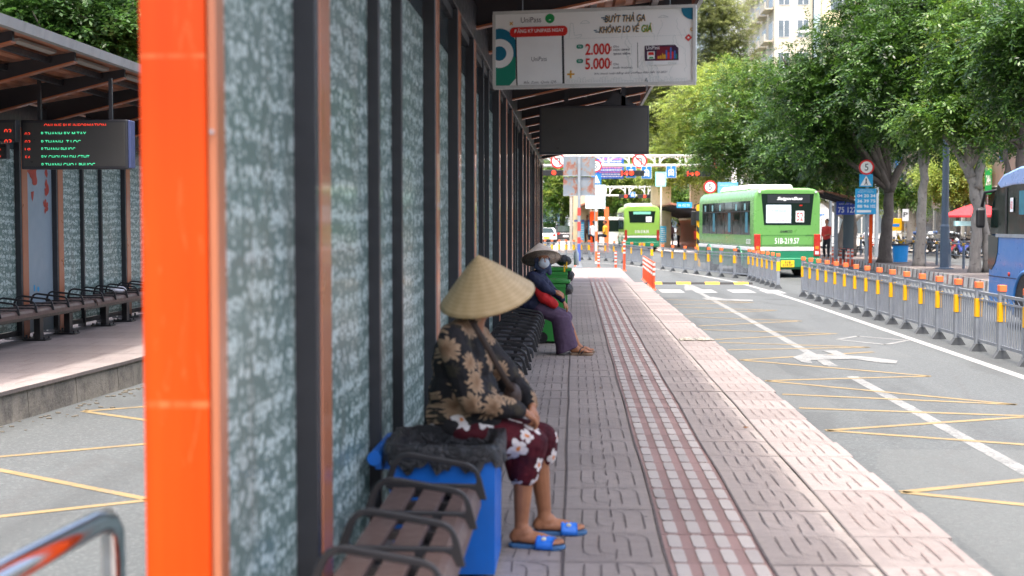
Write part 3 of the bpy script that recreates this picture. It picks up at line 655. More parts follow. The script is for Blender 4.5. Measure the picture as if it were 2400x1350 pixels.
# red button
def pill(x0,x1,yc,h,mat,z,name):
    m=MB(); rd=h*.42; cx=[(x1-rd,yc-h/2+rd,-90),(x1-rd,yc+h/2-rd,0),(x0+rd,yc+h/2-rd,90),(x0+rd,yc-h/2+rd,180)]; pts=[]
    for a,b,t in cx: pts+=[(a+rd*math.cos(RAD(t+q)),b+rd*math.sin(RAD(t+q))) for q in (0,22,45,67,90)]
    flat(m,fl,pts,z); return m.build(name,mat,r)
pill(sx_(178),sx_(725),sy_(450,290),.073,INKR,.0035,'red_button')
T('ĐĂNG KÝ UNIPASS NGAY',fl,sx_(218),sy_(218,303),sx_(692)-sx_(218),.035,WHITEP,r,W=False,z=.0042,bold=.012)
T('UniPass',fl,sx_(282),sy_(282,206),sx_(475)-sx_(282),.04,INKB,r,W=False,z=.002,bold=-.004)
m=MB(); flat(m,fl,circ(sx_(558),sy_(558,168),.035),.002); m.build('green_disc',INKG,r); m=MB(); ring(m,fl,sx_(558),sy_(558,186),.004,.008,.003,10,0,180); m.build('white_mark',WHITEP,r)
m=MB()
for s_ in (1,-1): flat(m,fl,[(sx_(190)-.014,sy_(190,212)-s_*.009),(sx_(190)-.009,sy_(190,212)-s_*.014),(sx_(190)+.014,sy_(190,212)+s_*.009),(sx_(190)+.009,sy_(190,212)+s_*.014)][::s_],.002+.0002*s_)
m.build('yellow_cross',INKY,r)
X,Y_=sx_(757),sy_(757,693); m=MB(); flat(m,fl,rect(X-.028,Y_-.006,X+.028,Y_+.006),.002); flat(m,fl,rect(X-.006,Y_-.028,X+.006,Y_+.028),.0023); m.build('yellow_plus',INKY,r)
m=MB(); q=[(SW-e,SH-e)]+[(SW-e-.085*math.cos(RAD(t)),SH-e-.085*math.sin(RAD(t))) for t in range(0,91,9)]; flat(m,fl,q[::-1],.002); m.build('teal_quarter',TEAL2,r)
X,Y_=sx_(1842),sy_(1842,360); m=MB(); flat(m,fl,[(X,Y_-.027),(X+.027,Y_),(X,Y_+.027),(X-.027,Y_)],.002); m.build('red_diamond',INKR,r); m=MB(); flat(m,fl,[(X,Y_-.01),(X+.01,Y_),(X,Y_+.01),(X-.01,Y_)],.0025); m.build('diamond_hole',WHITEP,r)
m=MB(); ring(m,fl,sx_(1872),sy_(1872,284),.007,.0125,.002,20); m.build('yellow_ring',INKY,r)
def duo(t,a,b,yb,h,**k):
    T(t,fl,sx_(a)+.004,sy_(a,yb)-.004,sx_(b)-sx_(a),h,INKY,r,W=False,z=.002,shear=.2,bold=.01)
    n=len(t)
    return T(t,fl,sx_(a),sy_(a,yb),sx_(b)-sx_(a),h,k.get('m',TEAL2),r,W=False,z=.0028,shear=.2,bold=.012)
INKT=M('ink_petrol',hx('#1b5f7c',.9),.5,0,0)
duo('BUÝT THẢ GA',1072,1445,210,.068,m=INKT); duo('KHÔNG LO VỀ',1020,1392,309,.075,m=INKT); duo('GIÁ',1412,1505,303,.065,m=INKG)
m=MB()
for a,b,yy in ((1040,1078,168),(1058,1095,184),(972,1000,285),(985,1030,300)): flat(m,fl,P2([(a,yy+4),(b,yy+4),(b,yy-4),(a,yy-4)]),.002)
m.build('speed_dashes',INKT,r)
for yy,t,ls in ((515,'2.000',('Cho','HỌC SINH/','SINH VIÊN')),(650,'5.000',('Cho','PHỔ THÔNG'))):
    o=T(t,fl,sx_(893),sy_(893,yy),sx_(1125)-sx_(893),.083,INKR,r,W=False,z=.002,bold=.02)
    T('đ',fl,sx_(1122),sy_(1122,yy-40),.014,.03,INKR,r,W=False,z=.0026,bold=.01)
    pill(sx_(810),sx_(873),sy_(840,yy-80),.03,TEAL,.002,'ticket_tag'); T('Vé',fl,sx_(826),sy_(826,yy-72),.024,.016,WHITEP,r,W=False,z=.003)
    for i,q in enumerate(ls): T(q,fl,sx_(1155),sy_(1155,yy-(68 if len(ls)==3 else 40)+i*34),(.04 if i==0 else (.122 if q!='PHỔ THÔNG' else .142)),.017 if i else .015,INKN,r,W=False,z=.002,bold=.0 if i==0 else .012,shear=0 if i else .15)
pl('divider',[(1380,635),(1384,635),(1380,400),(1376,400)],INKB,.002)
T('Khi thanh toán bằng thẻ UniPass đến hết 12.2021',fl,sx_(978),sy_(978,703),sx_(1652)-sx_(978),.022,INKN,r,W=False,z=.002,shear=.25)
# card
pl('card',[(1446,610),(1755,604),(1752,455),(1720,424),(1444,432)],WHITEP,.002); pl('card_face',[(1446,573),(1754,567),(1752,455),(1720,424),(1444,432)],M('ink_plum',hx('#3a1c3e',.9),.5,0,0),.0025)
pl('card_glow',[(1545,572),(1700,569),(1690,440),(1560,440)],M('ink_maroon',hx('#7a1a30',.9),.5,0,0),.0027)
T('UniPass',fl,sx_(1458),sy_(1458,468),sx_(1580)-sx_(1458),.026,WHITEP,r,W=False,z=.0032)
pl('card_photo',[(1468,556),(1536,554),(1536,484),(1468,486)],WHITEP,.003); pl('card_mark',[(1475,520),(1530,518),(1525,490),(1478,492)],INKR,.0034); pl('card_mark',[(1480,552),(1528,551),(1520,536),(1488,537)],INKG,.0036)
bl=M('ink_sky',hx('#3b6fc0',.9),.5,0,0)
for a,b,h,mt in ((1562,1580,20,INKY),(1582,1600,26,INKY),(1604,1612,45,INKY),(1614,1640,34,INKY),(1636,1650,75,bl),(1652,1672,55,INKR),(1676,1690,100,bl),(1692,1708,60,INKR),(1712,1726,70,bl),(1728,1740,40,TEAL)): pl('card_skyline',[(a,553),(b,553),(b,553-h),((a+b)/2,553-h-8),(a,553-h)],mt,.0031)
for yy in (583,597):
    for a,b in ((1470,1520),(1656,1735)): pl('card_line',[(a,yy+5),(b,yy+4),(b,yy),(a,yy+1)],INKF,.003)
# faint line drawings
m=MB(); rq=random.Random(11)
def ln(pts,wd=.0022):
    for p_,q_ in zip(pts,pts[1:]):
        a_=Vector(p_);b_=Vector(q_);d=(b_-a_); 
        if d.length<1e-5: continue
        n=Vector((-d.y,d.x)).normalized()*wd/2; flat(m,fl,[tuple(a_+n)[:2],tuple(a_-n)[:2],tuple(b_-n)[:2],tuple(b_+n)[:2]][::-1],.0012)
ln(P2([(740,355),(752,215),(775,215),(790,330),(860,320),(850,345),(800,350)])); ln(P2([(845,218),(870,195),(900,190),(935,215),(845,218)]));ln(P2([(1565,170),(1610,150),(1660,168),(1565,172)]))
for q in range(26):
    x=1200+rq.random()*640; y=180+rq.random()*500; pts=[(x,y)]
    for j in range(7): x+=rq.gauss(0,16); y+=18+rq.random()*16; pts.append((x,min(y,760)))
    ln(P2(pts),.0016)
for x in range(720,1840,26):
    h=rq.random()*40+15; ln(P2([(x,770),(x,770-h),(x+18,770-h),(x+18,770)]),.0014)
ln(P2([(700,362),(1810,335)]),.0014); m.build('faint_line_drawing',INKF,r)
for x in (.18,1.28): MB().box(x,x+.04,.01,.05,SH,SH+.75).build('hanger',DARK,r)
m=MB(); m.tube([(SW*.76,-.002,.03),(SW*.765,-.02,.05),(SW*.77,-.002,.02),(SW*.765,.0,-.04)],.004,6); m.build('wire_loop',STEELG,r)
# ================================================================ stainless rail in the near left corner
CH_=M('stainless',hx('#b9bcc0',1),.13,1,.04,3)
r=thing('handrail','polished stainless hoop rail in the bottom left corner, cut off by the frame','handrail',(-1.19,3.3,0))
a=G(262,1205,.745)
MB().tube([(-1.27,1.6,.755),(-1.185,3.2,.755),(-1.181,3.27,.748),(-1.18,3.305,.715),(-1.18,3.31,.64),(-1.18,3.31,0)],.03,20).build('hoop',CH_,r,W=True,smooth=True)
MB().tube([(-1.27,1.6,.0),(-1.27,1.6,.755)],.028,16).build('post',CH_,r,W=True,smooth=True)
# ================================================================ bins
BLUEB=M('blue_bin_plastic',hx('#0f6fd2',.85),.42,0,.08,5,dirt=.12); GREENB=M('green_bin_plastic',hx('#2f8a3a',.9),.42,0,.08,5)
def bagm():
    k=NT('bin_bag'); v=k.co(); k.b.inputs['Base Color'].default_value=(.03,.03,.033,1); k.b.inputs['Roughness'].default_value=.33; k.bump(k.noise(v,16,4,.6,1.5),1.,.06); return k.m
BAG=bagm()
def bbin(label,x0,x1,y0,y1,h,mat,lid=None,group=None,bag=True):
    cx,cy=(x0+x1)/2,(y0+y1)/2; r=thing('wheelie_bin',label,'bin',(cx,cy,0),0,group); a,b=(x1-x0)/2,(y1-y0)/2
    def ringat(s,z): x=a*.985-(1-s)*a*.12; return [(-a*s,-b*s,z),(x,-b*s,z),(x,b*s,z),(-a*s,b*s,z)]
    vs=ringat(.86,.03)+ringat(.97,h-.03)+ringat(.93,h-.03)+ringat(.82,.06)
    fs=[(3,2,1,0),(12,13,14,15)]
    for k in range(4):
        j=(k+1)%4; fs+=[(k,j,4+j,4+k),(8+k,8+j,12+j,12+k),(4+k,4+j,8+j,8+k)]
    fs[-1]=fs[-1]
    MB().add(vs,fs).build('body',mat,r,bev=.02)
    # rim lip
    m=MB()
    for q in ((-a,a,-b,-b+.025),(-a,a,b-.025,b),(-a,-a+.025,-b+.025,b-.025),(a-.025,a,-b+.025,b-.025)): m.box(q[0],q[1],q[2],q[3],h-.05,h)
    m.build('rim',mat,r,bev=.006)
    m=MB(); 
    for s in (-1,1): m.box(-a-.05,-a+.02,s*b*.75-.02,s*b*.75+.02,h-.08,h-.02)
    m.cyl((-a-.05,-b*.95,h-.03),(-a-.05,b*.95,h-.03),.03,12); m.build('handle',mat,r,smooth=False)
    for s in (-1,1): MB().lathe([(0,-.02),(.07,-.02),(.075,0),(.07,.02),(0,.02)],(-a*.8,s*b*.9,.075),16,Matrix.Rotation(math.pi/2,3,'X')).build('wheel',RUBBER,r)
    return r,a,b
bb,a_,b_=bbin('blue open bin lined with a black bag beside the woman in the floral shirt',-.78,-.32,5.43,5.96,.55,BLUEB)
# black bag: crumpled skirt folded over the rim, and an inner surface
rq=random.Random(4); vs=[];fs=[];n=96;rows=[(1.0,.575,0),(1.05,.58,.3),(1.09,.565,.6),(1.105,.54,.8),(1.1,.51,1.2),(1.085,.485,1.8)]
ins=[(.94,.58,.1),(.87,.54,.3),(.84,.44,.5),(.76,.25,1),(.5,.18,1),(.05,.17,.3)]
allr=[(s,z,w_) for s,z,w_ in ins[::-1]]+rows
for (s,z,w_) in allr:
    for j in range(n):
        t=2*math.pi*j/n; c_,s2=math.cos(t),math.sin(t); k=(abs(c_)**8+abs(s2)**8)**(-1/8)
        f1=math.sin(t*23+z*30)*.5+math.sin(t*37+1)*.35+math.sin(t*9)*.4
        vs.append((a_*c_*k*s*(1+0.008*w_*f1),b_*s2*k*s*(1+.008*w_*f1),z+.012*w_*math.sin(t*13)+.008*w_*math.sin(t*29+2)))
for i in range(len(allr)-1):
    for j in range(n): fs.append((i*n+j,i*n+(j+1)%n,(i+1)*n+(j+1)%n,(i+1)*n+j))
bgt=thing('bin_bag','black plastic bag folded over the rim of the blue bin','bin bag',bb.location)
MB().add(vs,fs).build('sheet',BAG,bgt,smooth=True,disp=(.012,.05))
m=MB().ell((a_*1.08,-b_*.5,.515),(.022,.04,.03),12,8); m.build('knot',BAG,bgt,smooth=True,disp=(.02,.03))
for nm,y0,dx,lb in (('a',16.45,-.07,'green wheelie bin with a black bag, right behind the woman in navy'),('b',17.7,-.05,'farther green wheelie bin with a black bag and clear bottle on top')):
    hb_=.75 if nm=='a' else .86
    g_,a2,b2=bbin(lb,-.36+dx,-.03+dx,y0,y0+.55,hb_,GREENB,group='green bins on the platform')
    MB().prism([(-a2-.02,hb_+.005),(a2+.05,hb_+.005),(a2+.06,hb_+.03),(a2-.05,hb_+.05),(-a2+.05,hb_+.055),(-a2-.02,hb_+.035)],'y',-b2-.01,b2+.01).build('lid',GREENB,g_,bev=.01)
    MB().box(a2*.86,a2*.97,-b2-.02,-b2+.0,.9,.99).build('lid_clip',YELREF,g_)
    s=thing('bin_bag','bulging black bag hanging over the front of the %s green bin'%('nearer' if nm=='a' else 'farther'),'bin bag',(g_.location.x,g_.location.y,0))
    MB().ell((a2*1.05,0,hb_-.07),(.08,.2,.08),14,10).build('bulge',BAG,s,smooth=True,disp=(.06,.06))
    if nm=='b':
        MB().ell((a2*.6,0,1.0),(.12,.17,.07),14,10).build('bulge',BAG,s,smooth=True,disp=(.05,.06))
        MB().lathe([(.0,0),(.032,0),(.035,.15),(.012,.2),(.012,.22),(0,.22)],(0,0,0),14).build('bottle',M('pet_bottle','#c8d6da',.12,0,0),None,smooth=True)
        o=bpy.data.objects['bottle']; o.location=(g_.location.x+.28,g_.location.y-.1,.94); tag(o,'small clear plastic bottle standing on the farther green bin','bottle')
# ================================================================ people
def flower_mat(name,bg_,petal,center,sc,rad,pet,spike,leafcol=None,rough=.8,rnd=.85,wob_=.55):
    k=NT(name); v=k.co(); s=k.n('SeparateXYZ'); k.l(v,s.inputs[0])
    cx=k.math('ADD',s.outputs[0],k.math('MULTIPLY',s.outputs[1],.75)); cb=k.n('CombineXYZ'); k.l(cx,cb.inputs[0]); k.l(k.math('ADD',s.outputs[2],k.math('MULTIPLY',s.outputs[1],.2)),cb.inputs[1])
    def layer(scale,off,rad,pet,spike,rn):
        vec=k.map(cb.outputs[0],(1,1,1),off)
        vo=k.vor(vec,scale,'F1',rn,'2D')
        # distort
        nz=k.n('TexNoise'); k.l(vec,nz.inputs['Vector']); nz.inputs['Scale'].default_value=scale*3.2; nz.inputs['Detail'].default_value=4
        sub=k.n('VectorMath',operation='SUBTRACT'); k.l(vec,sub.inputs[0]); k.l(vo.outputs['Position'],sub.inputs[1])
        n2=k.n('VectorMath',operation='SUBTRACT'); k.l(nz.outputs['Color'],n2.inputs[0]); n2.inputs[1].default_value=(.5,.5,.5)
        n3=k.n('VectorMath',operation='SCALE'); k.l(n2.outputs[0],n3.inputs[0]); n3.inputs['Scale'].default_value=rad*wob_
        ad=k.n('VectorMath',operation='ADD'); k.l(sub.outputs[0],ad.inputs[0]); k.l(n3.outputs[0],ad.inputs[1])
        q=k.n('SeparateXYZ'); k.l(ad.outputs[0],q.inputs[0])
        ang=k.math('ARCTAN2',q.outputs[1],q.outputs[0]); r2=k.math('SQRT',k.math('ADD',k.math('MULTIPLY',q.outputs[0],q.outputs[0]),k.math('MULTIPLY',q.outputs[1],q.outputs[1])))
        sep=k.n('SeparateXYZ'); k.l(vo.outputs['Color'],sep.inputs[0])
        pr_=k.math('ABSOLUTE',k.math('SINE',k.math('ADD',k.math('MULTIPLY',ang,pet/2),k.math('MULTIPLY',sep.outputs[0],6.))))
        lim=k.math('MULTIPLY',k.math('ADD',k.math('MULTIPLY',pr_,spike),1-spike),k.math('MULTIPLY',k.math('ADD',k.math('MULTIPLY',sep.outputs[1],.5),.7),rad))
        rel=k.math('DIVIDE',r2,lim)
        return rel,r2,pr_
    rel,r2,pr_=layer(sc,(0,0,0),rad,pet,spike,rnd)
    base=k.ramp(k.noise(v,9,4),[(.35,bg_[0]),(.6,bg_[1])])
    if leafcol:
        rel2,_,_=layer(sc*1.15,(3.3,1.7,0),rad*.7,pet,.6,1.); base=k.mix(k.ramp(rel2,[(.8,.75),(1.05,0.)]),base,leafcol)
    pc=k.mix(k.ramp(rel,[(.1,0.),(.9,1.)]),petal[0],petal[1]); pc=k.mix(k.ramp(pr_,[(.0,.5),(.35,0.)]),pc,petal[2])
    c=k.mix(k.ramp(rel,[(.88,1.),(1.02,0.)]),base,pc)
    if center is not None: c=k.mix(k.ramp(k.math('DIVIDE',r2,rad),[(.16,1.),(.26,0.)]),c,center)
    k.base(c); k.b.inputs['Roughness'].default_value=rough; k.b.inputs['Specular IOR Level'].default_value=.25
    k.bump(k.noise(v,14,4,.6,.8),.35,.03); return k.m
SHIRT=flower_mat('floral_shirt',((.012,.012,.014),(.022,.02,.022)),((.20,.115,.065),(.38,.26,.165),(.10,.06,.035)),None,7.6,.06,11,.5,(.05,.042,.028),rnd=.85,wob_=1.0)
SKIRTM=flower_mat('floral_skirt',((.035,.004,.009),(.085,.008,.014)),((.62,.55,.52),(.7,.66,.64),(.4,.33,.32)),(.6,.2,.05),8.2,.047,5,.42,None,rnd=.75)
def hatmat():
    k=NT('palm_leaf_hat'); v=k.co(); s=k.n('SeparateXYZ'); k.l(v,s.inputs[0])
    ang=k.math('ARCTAN2',s.outputs[1],s.outputs[0]); 
    st=k.math('SINE',k.math('MULTIPLY',ang,110.)); s2=k.math('SINE',k.math('MULTIPLY',ang,17.)); rg=k.math('SINE',k.math('MULTIPLY',s.outputs[2],460.))
    t=k.math('ADD',k.math('MULTIPLY',st,.16),k.math('ADD',k.math('MULTIPLY',s2,.1),k.math('MULTIPLY',rg,.13))); t=k.math('ADD',t,k.noise(v,22,4))
    c=k.ramp(t,[(.2,(.50,.345,.165)),(.5,(.57,.405,.205)),(.85,(.64,.475,.255))]); k.base(c); k.b.inputs['Roughness'].default_value=.5
    k.bump(k.math('ADD',k.math('MULTIPLY',rg,.5),k.math('MULTIPLY',st,.4)),.18,.002); return k.m
HAT=hatmat()
def hat(parent,cw,axis,R_,h,mat,under=None):
    q=Vector(axis).normalized().to_track_quat('Z','Y'); rt=q.to_matrix()
    prof=[(R_-.004,-.006),(R_,0)]+[(R_*(1-t)+.0,h*t*(1+.06*math.sin(math.pi*t))) for t in [i/14 for i in range(1,14)]]+[(.0,h)]
    prof[-1]=(.001,h)
    o=MB().lathe(prof[1:],(0,0,0),72).build('conical_hat',mat,parent,smooth=True)
    o.matrix_local=rootmat(parent).inverted()@Matrix.Translation(cw)@q.to_matrix().to_4x4()
    un=MB().lathe([(R_-.001,.0),(R_-.012,.004),(.001,h-.015)],(0,0,0),60).build('hat_lining',under or mat,o,smooth=True)
    m=MB()
    for t in (0,.12,.26,.42,.6): m.tube([((R_*(1-t)-.006)*math.cos(a),(R_*(1-t)-.006)*math.sin(a),h*t-(.0 if t==0 else .004)) for a in [2*math.pi*i/40 for i in range(40)]],.0035,6,closed=True)
    m.build('hoops',under or mat,o,smooth=True)
    return o
def hand(mb,w_,d,nrm,s=1.,curl=.6,side=1):
    """w_: wrist, d: pointing direction, nrm: palm normal, side: thumb side"""
    w_=Vector(w_);d=Vector(d).normalized();n=Vector(nrm);n=(n-d*n.dot(d)).normalized();t=d.cross(n)*side
    mb.cap(w_-d*.02,w_+d*.04*s,.021*s,.026*s,flat=.62,up=n)
    for i in range(4):
        o=(i-1.5)*.0175*s; L=[.030,.034,.032,.025][i]*s
        a=w_+d*.062*s+t*(-o); mb.cap(w_+d*.03*s+t*(-o*.75),a,.0125*s,.0105*s)
        d1=(d*math.cos(curl*.6)+n*math.sin(curl*.6)); b=a+d1*L; mb.cap(a,b,.0095*s,.0088*s)
        d2=(d*math.cos(curl*1.5)+n*math.sin(curl*1.5)); c=b+d2*L*.75; mb.cap(b,c,.0088*s,.0078*s)
        d3=(d*math.cos(curl*2.2)+n*math.sin(curl*2.2)); mb.cap(c,c+d3*L*.55,.0078*s,.007*s)
    a=w_+d*.02*s+t*.024*s; b=a+(d*.75+t*.6+n*.25).normalized()*.035*s; mb.cap(a,b,.0125*s,.0105*s); mb.cap(b,b+(d*.9+n*.45+t*.05).normalized()*.03*s,.0103*s,.0085*s)
def head(mb,c,f,up=(0,0,1),s=1.):
    c=Vector(c);f=Vector(f).normalized();u=Vector(up);u=(u-f*u.dot(f)).normalized();r=f.cross(u)
    rt=Matrix((r,f,u)).transposed()
    P_=lambda x,y,z: c+r*x*s+f*y*s+u*z*s
    mb.ell(P_(0,-.012,.03),(.074*s,.092*s,.088*s),18,12,rt)
    mb.ell(P_(0,.018,-.035),(.056*s,.068*s,.072*s),16,10,rt)
    mb.ell(P_(0,.05,-.088),(.026*s,.028*s,.022*s),10,7,rt)
    mb.cap(P_(0,.083,.01),P_(0,.1,-.025),.008*s,.014*s); mb.ell(P_(0,.094,-.03),(.017*s,.012*s,.01*s),8,6,rt)
    mb.ell(P_(0,.083,-.058),(.023*s,.012*s,.006*s),8,6,rt); mb.ell(P_(0,.081,-.068),(.02*s,.012*s,.007*s),8,6,rt)
    for e in (-1,1):
        mb.ell(P_(e*.075,-.005,-.01),(.009*s,.02*s,.032*s),10,7,rt); mb.ell(P_(e*.03,.074,.028),(.02*s,.012*s,.007*s),8,6,rt)
        mb.ell(P_(e*.042,.055,-.02),(.022*s,.02*s,.02*s),8,6,rt)
    return P_
def eyes(P_,par,s=1.):
    m=MB();d=MB()
    for e in (-1,1): m.ell(P_(e*.03,.079,.012),(.012*s,)*3,10,7); d.ell(P_(e*.03,.0885,.012),(.0052*s,)*3,8,6)
    m.build('eyes',M('eye_white','#cfc8c0',.3,0,0),par,smooth=True,W=True); d.build('irises',BLACKP,par,smooth=True,W=True)
def foot(mb,heel,toe,anklez,s=1.,hz=0.02,side=1):
    heel=Vector(heel);toe=Vector(toe);d=(toe-heel);L=d.length;d.normalize();t=Vector((0,0,1)).cross(d)*side
    q=lambda a,b,z: heel+d*L*a+t*b+Vector((0,0,hz+z))
    mb.ell(q(.08,0,.028),(.032,.03,.03),12,8)
    mb.cap(q(.12,0,.04),q(.28,0,.05),.032,.033); mb.cap(q(.12,0,.04),q(.62,.008,.024),.031,.024); mb.cap(q(.2,-.01,.024),q(.68,-.02,.017),.022,.017); mb.cap(q(.2,.01,.024),q(.7,.024,.019),.02,.02)
    for i,(o,r_,l) in enumerate(((.028,.0135,.97),(.010,.0095,.96),(-.004,.009,.92),(-.017,.0085,.87),(-.029,.008,.82))): mb.cap(q(.7,o*.9,.014),q(l-.03,o,.009),r_*.95,r_)
def slipper(par_label,heel,toe,side,mat,base,cat='slipper',name='slipper',th=.02,kind='slide',group=None,parent=None):
    heel=Vector(heel);toe=Vector(toe);d=(toe-heel).normalized();L=(toe-heel).length+.022;t=Vector((0,0,1)).cross(d)*side; o=heel-d*.014
    if parent is not None: r=bpy.data.objects.new(name,None); COL.objects.link(r); r.parent=parent; r.matrix_local=rootmat(parent).inverted()@Matrix.Translation((o.x,o.y,base))
    out=[(0,.0),(.02,.026),(.12,.036),(.3,.034),(.5,.036),(.68,.046),(.85,.047),(.95,.035),(1,.012),(.99,-.015),(.93,-.033),(.8,-.044),(.62,-.042),(.45,-.032),(.25,-.032),(.1,-.034),(.02,-.024)]
    vs=[];n=len(out)
    for zf,z in ((.94,base),(1.,base+th*.4),(1.,base+th*.85),(.96,base+th)):
        for a,b in out:
            p=o+d*(L*(.5+(a-.5)*zf))+t*b*zf; vs.append((p.x,p.y,z))
    fs=[tuple(range(n))[::-1],tuple(3*n+i for i in range(n))]
    for k in range(3):
        for i in range(n): fs.append((k*n+i,k*n+(i+1)%n,(k+1)*n+(i+1)%n,(k+1)*n+i))
    sole=MB().add(vs,fs).build('sole',mat[0],r,W=True)
    m=MB()
    if kind=='slide':
        K=9;J=14;vs=[];fs=[]
        for lay in (0,.006):
            for i in range(K):
                a=.52+.30*i/(K-1)
                for j in range(J):
                    th_=math.pi*j/(J-1); w2=.049+lay-.002*abs(i-4)/4; hh=.05-.012*(i/(K-1))+lay
                    rib=.0035*(1 if i%2 else 0) if lay else 0
                    p=o+d*L*a+t*(math.cos(th_)*w2+.003); vs.append((p.x,p.y,base+th*.4+(max(0,math.sin(th_))**.75)*(hh+rib)+.0))
        for lay in range(2):
            for i in range(K-1):
                for j in range(J-1):
                    b=lay*K*J+i*J+j; f=(b,b+1,b+J+1,b+J); fs.append(f if lay else f[::-1])
        for i in range(K-1): 
            for j in (0,J-1): b=i*J+j; fs.append((b,b+J,K*J+b+J,K*J+b))
        for j in range(J-1):
            for i in (0,K-1): b=i*J+j; fs.append((b,b+1,K*J+b+1,K*J+b))
        m.add(vs,fs); m.build('strap',mat[1],r,W=True,smooth=True)
        p=o+d*L*.66-t*.036*1; MB().ell((p.x,p.y,base+.053),(.012,.005,.009),12,8).build('badge',M('badge','#d8d0b0',.4),r,W=True)
    else:
        q=lambda a,b,z:o+d*L*a+t*b+Vector((0,0,base+z)); m.tube([q(.55,.045,.02),q(.62,.03,.055),q(.75,.01,.045),q(.82,.012,.025)],[.012,.014,.01,.005],8,flat=.5); m.tube([q(.5,-.042,.02),q(.6,-.025,.055),q(.75,.005,.045)],[.012,.014,.01],8,flat=.5)
        m.tube([q(.3,.035,.02),q(.42,.03,.07),q(.5,.0,.085),q(.45,-.03,.06),q(.4,-.035,.02)],[.01,.012,.013,.012,.01],8,flat=.5)
        m.build('strap',mat[1],r,W=True,smooth=True); m=MB(); m.ell(q(.62,.0,.062),(.016,.014,.008),8,6); m.build('buckle',M('pale_buckle','#c9c0b2',.3,.5),r,W=True)
    return r
# ---- woman in the floral shirt
lab='seated woman in straw conical hat, black floral shirt and maroon flowered skirt'
r=thing('person',lab,'person',(-.42,6.12,0)); 
q=lambda u,v,Y:PY(u,v,Y)
nA=G(1222,1268); 
heel1=Vector((-.285,6.08,0)); toe1=Vector((-.045,6.02,0)); heel2=Vector((-.185,6.32,0)); toe2=Vector((.06,6.33,0))
hipn=q(1080,1002,6.02);hipf=q(1085,995,6.24);kn=q(1246,1040,6.02);kf=q(1272,1026,6.24)
ank1=heel1+Vector((.045,-.0,.095)); ank2=heel2+Vector((.045,0,.095))
b=MB()
b.cap(hipn,kn,.08,.058); b.cap(hipf,kf,.08,.058)
for k_,a in ((kn,ank1),(kf,ank2)):
    mid=k_.lerp(a,.35)+Vector((-.02,0,0)); b.cap(k_,mid,.052,.05); b.cap(mid,a+Vector((0,0,.03)),.05,.034); b.cap(a+Vector((0,0,.04)),a+Vector((.0,0,-.02)),.034,.033)
foot(b,heel1,toe1,0,hz=.022,side=1); foot(b,heel2,toe2,0,hz=.022,side=1)
pel=q(1068,985,6.13);che=q(1080,850,6.13);nk=q(1112,752,6.15);hd=q(1150,680,6.16)
b.cap(pel,che,.1,.1,flat=1); b.cap(che,nk,.09,.05); b.cap(nk+Vector((-.01,0,-.02)),hd+Vector((-.03,0,-.05)),.048,.047)
P_=head(b,hd,(1,.18,-.25))
b.ell(q(1140,722,6.12),(.06,.055,.045)); w1=q(1224,963,5.99);w2=q(1246,952,6.2)
sh1=q(1062,800,5.96);el1=q(1108,938,5.9);sh2=q(1115,795,6.31);el2=q(1200,895,6.37)
b.cap(sh1,el1,.045,.036);b.cap(el1,w1,.035,.024);b.cap(sh2,el2,.045,.036);b.cap(el2,w2,.035,.024)
hand(b,w1,(.8,.35,-.5),(-.1,.3,-1),1.,.75,1); hand(b,w2,(.35,-.55,-.75),(-.6,-.1,-.6),1.,.8,-1)
body=b.build('body',SKIN,r,W=True,remesh=.0048)
eyes(P_,r)
b=MB()
b.ell(pel+Vector((.02,0,.02)),(.165,.2,.12)); b.ell(pel.lerp(che,.5)+Vector((.025,0,0)),(.165,.19,.16)); b.ell(che+Vector((.01,0,.01)),(.148,.185,.165))
b.ell(q(1078,790,6.13),(.098,.165,.072),rot=Matrix.Rotation(.35,3,'Y')); b.cap(q(1092,770,6.14),q(1110,748,6.15),.07,.056)
for s_,e_,w_,k_ in ((sh1,el1,w1,.9),(sh2,el2,w2,.86)):
    b.cap(s_,e_,.076,.068); b.cap(e_,e_.lerp(w_,k_),.066,.048)
b.cap(sh1+Vector((0,0,.015)),q(1085,782,6.13),.065,.08);b.cap(sh2,q(1090,782,6.13),.062,.08)
b.ell(q(1120,960,6.08),(.13,.17,.06)); b.cap(q(1060,1000,5.98),q(1150,985,5.98),.06,.045)
b.build('shirt',SHIRT,r,W=True,remesh=.006,disp=(.022,.09))
b=MB()
b.ell(q(1070,1005,6.13),(.15,.2,.09)); hem1=q(1231,1105,6.03);hem2=q(1280,1066,6.26)
b.cap(hipn,kn+Vector((-.0,0,.0)),.105,.078); b.cap(hipf,kf,.1,.072); b.cap(kn,hem1,.076,.07); b.cap(kf,hem2,.07,.052); b.cap(hipn.lerp(hipf,.5),kn.lerp(kf,.5)+Vector((-.03,0,0)),.1,.07)
b.cap(q(1205,1075,6.05),q(1215,1118,6.05),.05,.045)
b.build('skirt',SKIRTM,r,W=True,remesh=.006,disp=(.012,.07))
BLUES=(M('blue_sole',hx('#3d6b98',.9),.6,0,.1,20),M('blue_strap',hx('#2e7fe8',.9),.42,0,.08,20))
slipper('',heel1,toe1,1,BLUES,.001,parent=r); slipper('',heel2,toe2,1,BLUES,.001,parent=r)
hb=q(1142,696,6.12); ax=(q(1118,588,6.04)-q(1142,693,6.12))
hat(r,hb,ax,.226,.215,HAT)
b=MB(); b.ell(P_(0,-.045,.0),(.085,.08,.1),14,10,None); b.cap(P_(0,-.09,-.02),P_(0,-.075,-.1),.04,.03); b.build('hair',M('black_hair','#1a1513',.5,0,.2,40),r,W=True,remesh=.008)
b=MB(); b.ell(q(1172,714,6.08),(.045,.06,.035),16,10); b.build('face_mask',M('teal_mask','#2d4a5a',.7,0,.35,40),r,W=True,smooth=True)
STR=M('bag_strap','#33261f',.6,0,.15,20)
